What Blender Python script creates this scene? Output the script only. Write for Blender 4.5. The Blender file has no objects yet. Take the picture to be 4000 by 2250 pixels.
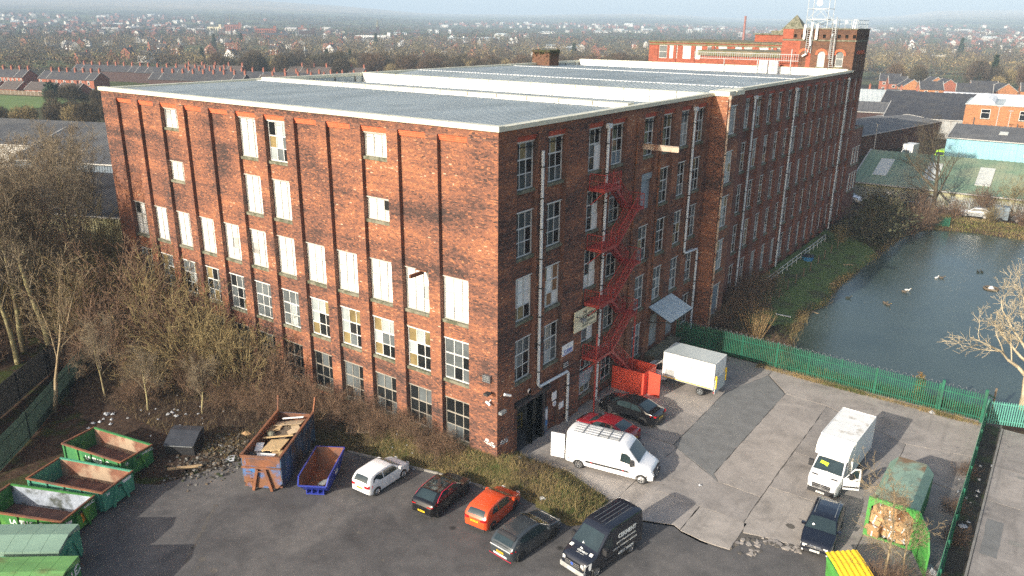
import bpy,bmesh,math,random
import numpy as np
from mathutils import Vector,Matrix,Euler
S=bpy.context.scene
COL=S.collection
R=math.radians
random.seed(7)
RNG=np.random.default_rng(7)
# ------ camera
cam_d=bpy.data.cameras.new("camera")
cam=bpy.data.objects.new("camera",cam_d)
COL.objects.link(cam)
cam_d.sensor_width=36.0
cam_d.lens=27.528
cam_d.clip_start=0.5
cam_d.clip_end=30000.0
cam.matrix_world=Matrix(((0.81307,-0.19397,0.54891,27.823),(0.58205,0.25443,-0.77229,-37.599),(0.01014,0.94744,0.31977,28.0),(0,0,0,1)))
S.camera=cam
# ------ world, sun, exposure
SUN_EL,SUN_AZ=21.5,10.0
world=bpy.data.worlds.new("World")
S.world=world
world.use_nodes=True
wn=world.node_tree
wn.nodes.clear()
w_out=wn.nodes.new("ShaderNodeOutputWorld")
w_bg=wn.nodes.new("ShaderNodeBackground")
w_sky=wn.nodes.new("ShaderNodeTexSky")
w_sky.sky_type='NISHITA'
w_sky.sun_disc=False
w_sky.sun_elevation=R(SUN_EL)
w_sky.sun_rotation=R(180.0+SUN_AZ)
w_sky.altitude=100.0
w_sky.air_density=1.0
w_sky.dust_density=4.5
w_sky.ozone_density=1.0
w_bg.inputs["Strength"].default_value=0.15
wn.links.new(w_sky.outputs[0],w_bg.inputs["Color"])
wn.links.new(w_bg.outputs[0],w_out.inputs["Surface"])
sun_d=bpy.data.lights.new("sun",'SUN')
sun_d.energy=4.8
sun_d.angle=R(0.55)
sun_d.color=(1.0,0.93,0.82)
sun=bpy.data.objects.new("sun",sun_d)
COL.objects.link(sun)
_d=Vector((math.sin(R(SUN_AZ))*math.cos(R(SUN_EL)),math.cos(R(SUN_AZ))*math.cos(R(SUN_EL)),-math.sin(R(SUN_EL))))
sun.rotation_euler=_d.to_track_quat('-Z','Y').to_euler()
sun.location=(0,-60,80)
S.view_settings.view_transform='Standard'
S.view_settings.look='None'
S.view_settings.exposure=0.6
S.view_settings.gamma=1.0
S.view_settings.use_curve_mapping=False
S.cycles.use_denoising=False
S.cycles.max_bounces=6
S.cycles.diffuse_bounces=3
S.cycles.glossy_bounces=3
S.cycles.transmission_bounces=4
S.cycles.volume_bounces=0
S.cycles.caustics_reflective=False
S.cycles.caustics_refractive=False
# ------ materials
def _nodes(name):
 m=bpy.data.materials.new(name)
 m.use_nodes=True
 nt=m.node_tree
 b=nt.nodes["Principled BSDF"]
 return m,nt,b
def N(nt,t,**kw):
 n=nt.nodes.new(t)
 for k,v in kw.items():
  setattr(n,k,v)
 return n
def ramp(nt,fac,stops):
 r=nt.nodes.new("ShaderNodeValToRGB")
 e=r.color_ramp.elements
 while len(e)<len(stops):
  e.new(0.5)
 for el,(p,c)in zip(e,stops):
  el.position=p
  el.color=(c[0],c[1],c[2],1)
 nt.links.new(fac,r.inputs[0])
 return r.outputs[0]
def noise(nt,vec,scale,detail=4.0,rough=0.55,dist=0.0):
 n=nt.nodes.new("ShaderNodeTexNoise")
 n.inputs["Scale"].default_value=scale
 n.inputs["Detail"].default_value=detail
 n.inputs["Roughness"].default_value=rough
 n.inputs["Distortion"].default_value=dist
 nt.links.new(vec,n.inputs["Vector"])
 return n.outputs["Fac"]
def mix(nt,fac,a,b,mode='MIX'):
 n=nt.nodes.new("ShaderNodeMix")
 n.data_type='RGBA'
 n.blend_type=mode
 for sock,v in((n.inputs[0],fac),(n.inputs[6],a),(n.inputs[7],b)):
  if hasattr(v,'links')or hasattr(v,'is_linked'):
   nt.links.new(v,sock)
  elif isinstance(v,(int,float)):
   sock.default_value=v
  else:
   sock.default_value=(v[0],v[1],v[2],1)
 return n.outputs[2]
def maprange(nt,v,a,b,c=0.0,d=1.0):
 n=nt.nodes.new("ShaderNodeMapRange")
 n.inputs[1].default_value=a;n.inputs[2].default_value=b
 n.inputs[3].default_value=c;n.inputs[4].default_value=d
 nt.links.new(v,n.inputs[0])
 return n.outputs[0]
def position(nt,scale=(1,1,1),obj=False):
 if obj:
  o=nt.nodes.new("ShaderNodeTexCoord").outputs["Object"]
 else:
  o=nt.nodes.new("ShaderNodeNewGeometry").outputs["Position"]
 if scale==(1,1,1):
  return o
 v=nt.nodes.new("ShaderNodeVectorMath")
 v.operation='MULTIPLY'
 v.inputs[1].default_value=scale
 nt.links.new(o,v.inputs[0])
 return v.outputs[0]
def bump(nt,b,h,strength=0.3,dist=0.02):
 n=nt.nodes.new("ShaderNodeBump")
 n.inputs["Strength"].default_value=strength
 n.inputs["Distance"].default_value=dist
 nt.links.new(h,n.inputs["Height"])
 nt.links.new(n.outputs[0],b.inputs["Normal"])
def mul(c,k):
 return tuple(min(1.0,x*k)for x in c)
def mat(name,col,rough=0.7,metal=0.0,var=0.25,scale=3.0,col2=None,f2=0.55,scale2=0.6,bmp=0.0,spec=0.5,stretch=(1,1,1),obj=False,coat=0.0,trans=0.0,emit=0.0):
 """plain surface with tonal variation, an optional second colour in patches and fine relief"""
 m,nt,b=_nodes(name)
 p=position(nt,stretch,obj)
 n1=noise(nt,p,scale,5)
 c=ramp(nt,n1,[(0.25,mul(col,1-var)),(0.75,mul(col,1+var))])
 if col2 is not None:
  n2=noise(nt,p,scale2,6,0.6)
  k=maprange(nt,n2,f2-0.06,f2+0.08)
  c=mix(nt,k,c,col2)
 nt.links.new(c,b.inputs["Base Color"])
 b.inputs["Roughness"].default_value=rough
 b.inputs["Metallic"].default_value=metal
 b.inputs["Specular IOR Level"].default_value=spec
 if coat:
  b.inputs["Coat Weight"].default_value=coat
  b.inputs["Coat Roughness"].default_value=0.08
 if bmp:
  bump(nt,b,noise(nt,p,scale*6,4),bmp,0.03)
 return m
def paint(name,col,rough=0.28,metal=0.0,coat=0.6):
 return mat(name,col,rough,metal,var=0.06,scale=1.2,coat=coat,obj=True)
def brick_geo(name,dark=0.5,seed=0.0,bright=1.0,z_soot=None):
 """material of modelled bricks: one tone per brick (face attribute) plus weather stains of the wall"""
 m,nt,b=_nodes(name)
 a=N(nt,"ShaderNodeAttribute",attribute_name="tone")
 p=position(nt,(0.55,0.55,1.0))
 off=N(nt,"ShaderNodeVectorMath",operation='ADD')
 off.inputs[1].default_value=(seed,seed*1.7,0)
 nt.links.new(p,off.inputs[0])
 n1=noise(nt,off.outputs[0],0.24,6,0.55,0.4)
 pz=position(nt,(0.07,0.07,1.0))
 n2=noise(nt,pz,0.75,5,0.65)
 s=N(nt,"ShaderNodeMath",operation='MULTIPLY_ADD')
 s.inputs[1].default_value=3.0*dark;s.inputs[2].default_value=-1.56*dark
 nt.links.new(n1,s.inputs[0])
 s2=N(nt,"ShaderNodeMath",operation='MULTIPLY_ADD')
 s2.inputs[1].default_value=2.8*dark;s2.inputs[2].default_value=-1.48*dark
 nt.links.new(n2,s2.inputs[0])
 t=N(nt,"ShaderNodeMath",operation='ADD');nt.links.new(a.outputs["Fac"],t.inputs[0]);nt.links.new(s.outputs[0],t.inputs[1])
 t2=N(nt,"ShaderNodeMath",operation='ADD',use_clamp=True);nt.links.new(t.outputs[0],t2.inputs[0]);nt.links.new(s2.outputs[0],t2.inputs[1])
 k=bright
 c=ramp(nt,t2.outputs[0],[(0.0,(.045*k,.034*k,.032*k)),(0.2,(.10*k,.056*k,.045*k)),(0.4,(.20*k,.092*k,.062*k)),(0.62,(.30*k,.124*k,.068*k)),(0.82,(.40*k,.172*k,.084*k)),(0.94,(.45*k,.25*k,.15*k)),(1.0,(.5*k,.36*k,.25*k))])
 nt.links.new(c,b.inputs["Base Color"])
 b.inputs["Roughness"].default_value=0.9
 b.inputs["Specular IOR Level"].default_value=0.2
 return m
def brick_tex(name,c1,c2,mortar,scale=1.0,stain=(.1,.06,.05),f=0.5,bmp=0.25,w=0.235,h=0.085):
 """far brick walls, where single bricks are below a pixel"""
 m,nt,b=_nodes(name)
 g=N(nt,"ShaderNodeNewGeometry")
 sep=N(nt,"ShaderNodeSeparateXYZ");nt.links.new(g.outputs["Position"],sep.inputs[0])
 add=N(nt,"ShaderNodeMath",operation='ADD');nt.links.new(sep.outputs[0],add.inputs[0]);nt.links.new(sep.outputs[1],add.inputs[1])
 cmb=N(nt,"ShaderNodeCombineXYZ");nt.links.new(add.outputs[0],cmb.inputs[0]);nt.links.new(sep.outputs[2],cmb.inputs[1])
 t=N(nt,"ShaderNodeTexBrick")
 t.inputs["Color1"].default_value=(*c1,1);t.inputs["Color2"].default_value=(*c2,1);t.inputs["Mortar"].default_value=(*mortar,1)
 t.inputs["Scale"].default_value=scale;t.inputs["Mortar Size"].default_value=0.008
 t.inputs["Brick Width"].default_value=w;t.inputs["Row Height"].default_value=h
 nt.links.new(cmb.outputs[0],t.inputs["Vector"])
 p=position(nt,(0.5,0.5,1.0))
 n1=noise(nt,p,0.4,6,0.65)
 c=mix(nt,maprange(nt,n1,f-0.05,f+0.2),t.outputs["Color"],stain)
 n3=noise(nt,p,3.0,3)
 c=mix(nt,0.6,c,ramp(nt,n3,[(0.3,(.55,.55,.55)),(0.7,(1.25,1.2,1.15))]),'MULTIPLY')
 nt.links.new(c,b.inputs["Base Color"])
 b.inputs["Roughness"].default_value=0.9
 b.inputs["Specular IOR Level"].default_value=0.2
 if bmp:
  bump(nt,b,t.outputs["Fac"],-bmp,0.01)
 return m
def glass(name,col,rough=0.12,var=0.5,scale=0.7,spec=0.5):
 return mat(name,col,rough,0.0,var=var,scale=scale,spec=spec)
M={}
M['mortar']=mat('mortar',(.17,.085,.06),.95,var=.3,scale=1.5,col2=(.09,.06,.05),f2=.55)
M['brick']=brick_geo('mill_brick',.5,0.0)
M['brick_b']=brick_geo('mill_brick_east',.42,11.0,1.0)
M['brick_far']=brick_tex('mill_brick_far',(.28,.11,.075),(.19,.082,.064),(.14,.08,.06),stain=(.12,.066,.054),f=.5)
M['brick_red']=mat('red_arch_brick',(.56,.12,.05),.85,var=.25,scale=4,bmp=.2)
M['brick_red_b']=mat('red_course_brick',(.40,.075,.04),.85,var=.25,scale=4,bmp=.2)
M['soot_brick']=brick_tex('sooty_brick',(.19,.095,.055),(.12,.065,.045),(.07,.045,.035),stain=(.06,.04,.033),f=.5)
M['bright_brick']=brick_tex('bright_brick',(.34,.095,.055),(.28,.08,.05),(.22,.09,.06),stain=(.17,.07,.05),f=.58)
M['house_brick']=brick_tex('house_brick',(.34,.115,.07),(.28,.095,.06),(.26,.13,.09),stain=(.2,.085,.06),f=.6,bmp=0)
M['estate_brick']=brick_tex('estate_brick',(.45,.20,.09),(.38,.16,.07),(.33,.2,.11),stain=(.3,.14,.07),f=.6,bmp=0)
M['cream']=mat('cream_metal',(.62,.60,.47),.5,var=.08,scale=.8,col2=(.5,.49,.38),f2=.62,scale2=.8)
M['white_render']=mat('white_parapet',(.80,.80,.78),.6,var=.06,scale=.6,col2=(.62,.62,.58),f2=.66,scale2=.9)
M['roof_sheet']=mat('grey_roof_sheet',(.47,.51,.50),.6,var=.10,scale=.35,col2=(.38,.42,.41),f2=.54,scale2=.25,stretch=(1.0,.4,1))
M['white_paint']=mat('white_paint',(.62,.62,.59),.55,var=.10,scale=1.6,col2=(.45,.42,.36),f2=.66,scale2=1.3)
M['board_white']=mat('white_board',(.74,.74,.71),.6,var=.08,scale=1.6,col2=(.42,.39,.33),f2=.635,scale2=1.1,spec=.2)
M['board_grey']=mat('grey_board',(.33,.34,.33),.7,var=.2,scale=1.5,col2=(.22,.2,.18),f2=.6,scale2=1.0)
M['board_blue']=mat('bluegrey_board',(.15,.19,.22),.7,var=.15,scale=1.0,col2=(.11,.13,.14),f2=.6,scale2=.8)
M['board_brown']=mat('brown_board',(.25,.13,.06),.8,var=.3,scale=2)
M['glass_dark']=glass('dark_glass',(.012,.014,.015),.12)
M['glass_grey']=glass('dusty_glass',(.095,.11,.115),.3,.45,.5)
M['glass_pale']=glass('pale_glass',(.30,.34,.34),.35,.25,.5)
M['glass_warm']=glass('curtained_glass',(.22,.17,.08),.25,.5,.6)
M['black']=mat('black_void',(.006,.006,.006),.9,var=.2)
M['stone']=mat('mossy_stone',(.17,.165,.12),.9,var=.3,scale=2.5,col2=(.08,.085,.05),f2=.52,scale2=2,bmp=.3)
M['pipe']=mat('pale_pipe',(.55,.60,.63),.4,var=.06,scale=.7)
M['pipe_rust']=mat('rusty_pipe',(.42,.33,.25),.7,var=.2,scale=1.2,col2=(.20,.08,.04),f2=.55,scale2=1.8)
M['steel']=mat('galvanised_steel',(.26,.28,.29),.5,.4,var=.15,scale=2)
M['dark_steel']=mat('dark_steel',(.05,.05,.05),.5,.3,var=.3,scale=2)
M['red_oxide']=mat('red_oxide_steel',(.32,.036,.030),.6,var=.22,scale=2,col2=(.20,.045,.035),f2=.58,scale2=2)
M['red_panel']=mat('red_hoarding',(.62,.075,.04),.5,var=.08,scale=1.2)
M['rust']=mat('rust',(.22,.085,.038),.85,var=.4,scale=2.2,col2=(.12,.06,.04),f2=.52,scale2=1.1,bmp=.2)
M['tyre']=mat('tyre_rubber',(.018,.018,.018),.85,var=.2)
M['alloy']=mat('alloy',(.50,.50,.50),.35,.7,var=.08)
M['black_plastic']=mat('black_plastic',(.022,.022,.024),.55,var=.15)
M['car_glass']=mat('car_glass',(.022,.036,.040),.06,var=.3,scale=1.0,spec=.8)
M['plate_y']=mat('yellow_plate',(.75,.50,.02),.45,var=.03)
M['plate_w']=mat('white_plate',(.78,.78,.74),.45,var=.03)
M['lamp_red']=mat('red_lens',(.42,.012,.016),.18,var=.1)
M['lamp_clear']=mat('clear_lens',(.55,.57,.58),.12,var=.15,scale=8)
M['text_black']=mat('black_print',(.02,.02,.02),.6,var=.05)
M['text_white']=mat('white_print',(.72,.74,.72),.6,var=.05)
M['card']=mat('cardboard',(.42,.26,.125),.85,var=.15,scale=1.2,obj=True)
M['card2']=mat('cardboard_brown',(.36,.20,.085),.85,var=.15,scale=1.2,obj=True)
M['wood']=mat('pallet_wood',(.40,.28,.155),.85,var=.25,scale=2.0,stretch=(1,6,6))
M['wood_dark']=mat('weathered_wood',(.14,.105,.07),.9,var=.35,scale=2.0)
M['film']=mat('plastic_wrap',(.62,.64,.66),.35,var=.2,scale=4)
M['slate']=mat('roof_slate',(.042,.042,.047),.75,var=.22,scale=1.2,col2=(.06,.057,.056),f2=.55,scale2=.3)
M['tile_brown']=mat('brown_roof_tile',(.075,.06,.052),.8,var=.22,scale=1.2)
M['tile_red']=mat('red_roof_tile',(.22,.095,.06),.8,var=.2,scale=1.0)
M['chimney_brick']=mat('chimney_brick',(.27,.095,.06),.85,var=.25,scale=3)
M['dark_gable']=mat('dark_gable_brick',(.055,.032,.030),.9,var=.2,scale=2)
M['upvc']=mat('white_upvc',(.74,.74,.72),.5,var=.06)
M['fascia']=mat('pale_fascia',(.42,.41,.38),.6,var=.1)
# ------ mesh helpers
class MB:
 """collects faces of several materials and links them as ONE mesh object"""
 def __init__(self):
  self.v=[];self.f=[];self.m=[];self.mats=[];self.cur=0
 def use(self,m):
  if isinstance(m,str):m=M[m]
  if m not in self.mats:self.mats.append(m)
  self.cur=self.mats.index(m);return self
 def face(self,pts):
  i=len(self.v);self.v.extend([tuple(p)for p in pts]);self.f.append(tuple(range(i,i+len(pts))));self.m.append(self.cur);return self
 def grid(self,rows,close_u=False,close_v=False):
  i=len(self.v);n=len(rows[0]);r=len(rows)
  for row in rows:self.v.extend([tuple(p)for p in row])
  for a in range(r-(0 if close_v else 1)):
   for b in range(n-(0 if close_u else 1)):
    a2=(a+1)%r;b2=(b+1)%n
    self.f.append((i+a*n+b,i+a*n+b2,i+a2*n+b2,i+a2*n+b));self.m.append(self.cur)
  return self
 def box(self,x0,x1,y0,y1,z0,z1,T=None):
  p=[(x0,y0,z0),(x1,y0,z0),(x1,y1,z0),(x0,y1,z0),(x0,y0,z1),(x1,y0,z1),(x1,y1,z1),(x0,y1,z1)]
  if T is not None:p=[tuple(T@Vector(q))for q in p]
  i=len(self.v);self.v.extend(p)
  for q in((0,3,2,1),(4,5,6,7),(0,1,5,4),(1,2,6,5),(2,3,7,6),(3,0,4,7)):
   self.f.append(tuple(i+k for k in q));self.m.append(self.cur)
  return self
 def bar(self,p,q,w,h=None,up=(0,0,1)):
  h=h or w;p=Vector(p);q=Vector(q);d=(q-p)
  if d.length<1e-6:return self
  d.normalize();u=Vector(up)
  if abs(d.dot(u))>.98:u=Vector((1,0,0))
  s=d.cross(u).normalized();u=s.cross(d)
  i=len(self.v)
  for c in(p,q):
   for a,b in((-1,-1),(1,-1),(1,1),(-1,1)):
    self.v.append(tuple(c+s*(a*w/2)+u*(b*h/2)))
  for qd in((0,1,2,3),(7,6,5,4),(0,4,5,1),(1,5,6,2),(2,6,7,3),(3,7,4,0)):
   self.f.append(tuple(i+k for k in qd));self.m.append(self.cur)
  return self
 def tube(self,pts,rad,n=8,cap=True):
  pts=[Vector(p)for p in pts];rows=[]
  if not isinstance(rad,(list,tuple)):rad=[rad]*len(pts)
  ref=Vector((0,0,1))
  for k,p in enumerate(pts):
   d=(pts[min(k+1,len(pts)-1)]-pts[max(k-1,0)]).normalized()
   u=ref if abs(d.dot(ref))<.95 else Vector((1,0,0))
   s=d.cross(u).normalized();t=s.cross(d)
   rows.append([p+(s*math.cos(a)+t*math.sin(a))*rad[k]for a in(2*math.pi*j/n for j in range(n))])
  self.grid(rows,close_u=True)
  if cap:
   self.face(rows[0]);self.face(rows[-1][::-1])
  return self
 def disc(self,c,ax,r,n=16,r0=0.0):
  c=Vector(c);ax=Vector(ax).normalized();u=ax.orthogonal().normalized();w=ax.cross(u)
  ring=[c+(u*math.cos(a)+w*math.sin(a))*r for a in(2*math.pi*j/n for j in range(n))]
  if r0:
   r2=[c+(p-c)*(r0/r)for p in ring];self.grid([ring,r2],close_u=True)
  else:self.face(ring)
  return self
 def prism(self,poly,fn,a,b):
  """poly: list of 2D points; fn(u, v, w) -> 3D; extruded in w from a to b"""
  A=[fn(u,v,a)for u,v in poly];B=[fn(u,v,b)for u,v in poly];n=len(poly)
  self.face(A[::-1]);self.face(B)
  for k in range(n):self.face([A[k],A[(k+1)%n],B[(k+1)%n],B[k]])
  return self
 def build(self,name,parent=None,smooth=False,loc=None,rz=None,m=None,angle=40):
  me=bpy.data.meshes.new(name)
  me.from_pydata(self.v,[],self.f)
  for q in self.mats:me.materials.append(q)
  if len(self.mats)>1:me.polygons.foreach_set('material_index',self.m)
  bm=bmesh.new();bm.from_mesh(me);bmesh.ops.remove_doubles(bm,verts=bm.verts,dist=1e-4);bmesh.ops.recalc_face_normals(bm,faces=bm.faces);bm.to_mesh(me);bm.free()
  if smooth:
   me.polygons.foreach_set('use_smooth',[True ]*len(me.polygons));me.set_sharp_from_angle(angle=R(angle))
  me.update()
  return link(name,me,parent,loc,rz)
def link(name,data,parent=None,loc=None,rz=None):
 o=bpy.data.objects.new(name,data);COL.objects.link(o)
 if parent is not None:o.parent=parent
 if loc is not None:o.location=loc
 if rz is not None:o.rotation_euler=(0,0,rz)
 return o
def tag(o,label=None,cat=None,group=None,kind=None):
 if label:o['label']=label
 if cat:o['category']=cat
 if group:o['group']=group
 if kind:o['kind']=kind
 return o
def thing(name,label,cat,loc=(0,0,0),rz=0.0,group=None):
 o=link(name,None,None,loc,rz);o.empty_display_size=0.5
 return tag(o,label,cat,group)
def copy_tree(o,parent=None):
 c=o.copy();COL.objects.link(c)
 if parent is not None:c.parent=parent
 for ch in list(o.children):copy_tree(ch,c)
 return c
def np_mesh(name,V,F,mats,midx=None,tone=None,smooth=False):
 V=np.asarray(V,np.float32);F=np.asarray(F,np.int32)
 me=bpy.data.meshes.new(name);k=F.shape[1]
 me.vertices.add(len(V));me.vertices.foreach_set('co',V.ravel())
 me.loops.add(F.size);me.loops.foreach_set('vertex_index',F.ravel())
 me.polygons.add(len(F));me.polygons.foreach_set('loop_start',np.arange(0,F.size,k,dtype=np.int32))
 for q in mats:me.materials.append(q)
 if midx is not None:me.polygons.foreach_set('material_index',np.asarray(midx,np.int32))
 me.polygons.foreach_set('use_smooth',np.full(len(F),smooth))
 if tone is not None:
  a=me.attributes.new('tone','FLOAT','FACE');a.data.foreach_set('value',np.asarray(tone,np.float32))
 me.update(calc_edges=True);me.validate()
 return me
def text(body,size,parent,loc,rot,m='text_black',name='lettering',depth=0.004,align='CENTER',sx=1.0,bold=0.0,shear=0.0):
 c=bpy.data.curves.new(name,'FONT');c.body=body;c.size=size;c.extrude=depth;c.align_x=align;c.align_y='CENTER';c.offset=bold;c.resolution_u=2;c.shear=shear
 c.materials.append(M[m]if isinstance(m,str)else m)
 tmp=bpy.data.objects.new(name,c);COL.objects.link(tmp)
 me=bpy.data.meshes.new_from_object(tmp);bpy.data.objects.remove(tmp);bpy.data.curves.remove(c)
 o=link(name,me,parent,loc);o.rotation_euler=rot;o.scale=(sx,1,1)
 return o
def sstep(a,b,x):
 t=np.clip((x-a)/(b-a),0,1);return t*t*(3-2*t)
# ------ ground, hills, yard, water
Z0=-0.9
WATER=-1.6
POND=[(9.2,31.5),(9.16,35.6),(8.0,43.4),(7.5,46.0),(8.6,50.7),(7.8,58.8),(8.3,64.5),(9.0,78.0),(9.3,87.7),(11.9,96.0),(17.5,98.0),(24.5,97.6),(45,103),(75,104),(75,29.5),(27.8,31.2),(14,30.8)]
def poly_sd(X,Y,P):
 """signed distance to a polygon, negative inside"""
 P=np.array(P,float);n=len(P)
 dmin=np.full(X.shape,1e9);ins=np.zeros(X.shape,bool)
 for i in range(n):
  a=P[i];b=P[(i+1)%n];e=b-a
  t=np.clip(((X-a[0])*e[0]+(Y-a[1])*e[1])/(e@e),0,1)
  dmin=np.minimum(dmin,np.hypot(X-a[0]-t*e[0],Y-a[1]-t*e[1]))
  c=((a[1]>Y)!=(b[1]>Y))&(X<(b[0]-a[0])*(Y-a[1])/(b[1]-a[1]+1e-12)+a[0])
  ins^=c
 return np.where(ins,-dmin,dmin)
RIDGE=sorted([(175,.018),(157.15,.0190),(150.34,.0205),(142.69,.0227),(139.53,.0200),(137.6,.0187),(133.63,.0135),(130.9,.0098),(127.38,.0110),(125.61,.0100),(120.15,.0122),(117.44,.0130),(113.42,.0118),(111.47,.0090),(108.43,.0089),(102.67,.0104),(100.13,.0131),(98.51,.0179),(93.97,.0191),(80,.02),(60,.015),(20,.012)])
RID_A=np.array([r[0]for r in RIDGE]);RID_E=np.array([r[1]for r in RIDGE])
CX,CY=27.823,-37.599
R_RIDGE=6000.0
def fbm(X,Y,s,seed=0):
 o=np.zeros(X.shape);a=1.0
 r=np.random.default_rng(seed)
 for k in range(5):
  for j in range(3):
   th=r.uniform(0,6.28);ph=r.uniform(0,6.28)
   o+=a*np.sin((X*math.cos(th)+Y*math.sin(th))*s*(2.0**k)*r.uniform(.8,1.25)+ph)/3
  a*=.5
 return o
def ground_z(X,Y):
 X=np.asarray(X,float);Y=np.asarray(Y,float)
 dx,dy=X-CX,Y-CY
 r=np.hypot(dx,dy);az=np.degrees(np.arctan2(dy,dx))
 H=np.interp(az,RID_A,RID_E)*R_RIDGE+28
 t=np.clip((r-750)/(R_RIDGE-750),0,1.6)
 far=np.where(t<=1,(t**1.55),1-(t-1)*1.2)*(H+1)
 far=far+fbm(X,Y,1/420.,3)*np.clip((r-1000)/1500,0,1)*np.clip((7000-r)/1800,.25,1)*5
 z=np.where(r>750,far-1.0,-1.0)
 sd=poly_sd(X,Y,POND)
 near=(np.abs(X-35)<60)&(np.abs(Y-60)<60)
 bank=np.interp(sd,[-4,-1.2,0,1.2,4.5,9],[-3.2,-2.3,-1.62,-1.15,-.8,-.62])
 bank=np.where((Y<30.2)|(X>60),np.minimum(bank,np.interp(Y,[28.4,30.2],[-.97,-.9])),bank)
 w=np.where(near,np.clip(1-(sd-9)/8,0,1),0)*np.where(Y>28.2,1,0)
 z=z*(1-w)+bank*w
 z=z+np.where((r<750)&(X<-2)|(Y>28.6)&(r<400)&(sd>.5),fbm(X,Y,.35,5)*.07,0)
 return z
def axis(lo,hi,near0,near1,step,grow):
 a=list(np.arange(near0,near1+1e-6,step))
 s=step
 while a[-1]<hi:s*=grow;a.append(a[-1]+s)
 s=step
 while a[0]>lo:s*=grow;a.insert(0,a[0]-s)
 return np.array(a)
gx=np.clip(axis(-6250,2400,-60,62,1.0,1.05),-6250,2400);gy=np.clip(axis(-400,6250,-45,118,1.0,1.05),-400,6250)
GX,GY=np.meshgrid(gx,gy)
GZ=ground_z(GX,GY)
V=np.stack([GX,GY,GZ],-1).reshape(-1,3)
nx,ny=len(gx),len(gy)
ii=(np.arange(ny-1)[:,None ]*nx+np.arange(nx-1)[None ]).ravel()
F=np.stack([ii,ii+1,ii+nx+1,ii+nx],-1)
def ground_mat():
 m,nt,b=_nodes('ground_soil')
 p=position(nt)
 n1=noise(nt,p,.35,7,.65,.4);n2=noise(nt,p,2.2,6,.7);n3=noise(nt,p,9.0,4,.7)
 soil=ramp(nt,n2,[(.3,(.022,.014,.011)),(.5,(.055,.034,.024)),(.62,(.075,.05,.032)),(.74,(.12,.095,.06))])
 grass=ramp(nt,n3,[(.3,(.02,.032,.008)),(.55,(.045,.062,.016)),(.75,(.13,.11,.04))])
 c=mix(nt,maprange(nt,n1,.5,.62),soil,grass)
 g=N(nt,"ShaderNodeNewGeometry")
 d=N(nt,"ShaderNodeVectorMath",operation='LENGTH');nt.links.new(g.outputs["Position"],d.inputs[0])
 f1=noise(nt,p,.006,8,.62,.5);f2=noise(nt,p,.022,6,.6);f3=noise(nt,p,.0012,4,.55)
 wood=ramp(nt,f2,[(.35,(.028,.025,.018)),(.5,(.05,.045,.03)),(.62,(.085,.08,.045)),(.72,(.14,.13,.09))])
 past=ramp(nt,f2,[(.35,(.07,.09,.03)),(.65,(.14,.15,.06))])
 land=mix(nt,maprange(nt,f1,.48,.56),wood,past)
 moor=ramp(nt,f1,[(.35,(.17,.14,.085)),(.6,(.30,.23,.145)),(.75,(.12,.13,.06))])
 sep=N(nt,"ShaderNodeSeparateXYZ");nt.links.new(g.outputs["Position"],sep.inputs[0])
 hz=N(nt,"ShaderNodeMath",operation='ADD');nt.links.new(sep.outputs[2],hz.inputs[0])
 sc=N(nt,"ShaderNodeMath",operation='MULTIPLY');sc.inputs[1].default_value=60;nt.links.new(f3,sc.inputs[0]);nt.links.new(sc.outputs[0],hz.inputs[1])
 land=mix(nt,maprange(nt,hz.outputs[0],85,125),land,moor)
 c=mix(nt,maprange(nt,d.outputs["Value"],180,420),c,land)
 nt.links.new(c,b.inputs["Base Color"])
 b.inputs["Roughness"].default_value=.95;b.inputs["Specular IOR Level"].default_value=.1
 h=N(nt,"ShaderNodeMath",operation='ADD');nt.links.new(n2,h.inputs[0]);nt.links.new(n3,h.inputs[1])
 bump(nt,b,h.outputs[0],.55,.12)
 return m
M['ground']=ground_mat()
tag(link('ground',np_mesh('ground',V,F,[M['ground']],smooth=True)),kind='structure')
hz=bpy.data.materials.new('haze');hz.use_nodes=True
nt=hz.node_tree;nt.nodes.clear()
o_=nt.nodes.new("ShaderNodeOutputMaterial");v_=nt.nodes.new("ShaderNodeVolumePrincipled")
v_.inputs["Color"].default_value=(.60,.79,1.0,1);v_.inputs["Density"].default_value=2.3e-4;v_.inputs["Anisotropy"].default_value=-0.15
nt.links.new(v_.outputs[0],o_.inputs["Volume"])
hb=MB();hb.use(hz);hb.box(-6350,2500,-500,6350,-60,270)
tag(hb.build('haze'),kind='stuff')
def asphalt_mat():
 m,nt,b=_nodes('asphalt')
 p=position(nt)
 n1=noise(nt,p,.22,6,.6,.5);n2=noise(nt,p,1.3,6,.7);n3=noise(nt,p,40,2,.6)
 c=ramp(nt,n1,[(.28,(.058,.056,.057)),(.5,(.098,.095,.094)),(.72,(.145,.138,.132))])
 c=mix(nt,.55,c,ramp(nt,n2,[(.3,(.6,.6,.6)),(.7,(1.35,1.3,1.27))]),'MULTIPLY')
 c=mix(nt,.7,c,ramp(nt,n3,[(.3,(.55,.55,.55)),(.7,(1.45,1.45,1.45))]),'MULTIPLY')
 v=N(nt,"ShaderNodeTexVoronoi");v.inputs["Scale"].default_value=.34;nt.links.new(p,v.inputs["Vector"])
 c=mix(nt,maprange(nt,v.outputs["Distance"],.035,.10,.85,0),c,(.02,.019,.018))
 nt.links.new(c,b.inputs["Base Color"])
 b.inputs["Roughness"].default_value=.85;b.inputs["Specular IOR Level"].default_value=.3
 bump(nt,b,n3,.35,.01)
 return m
M['asphalt']=asphalt_mat()
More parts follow.
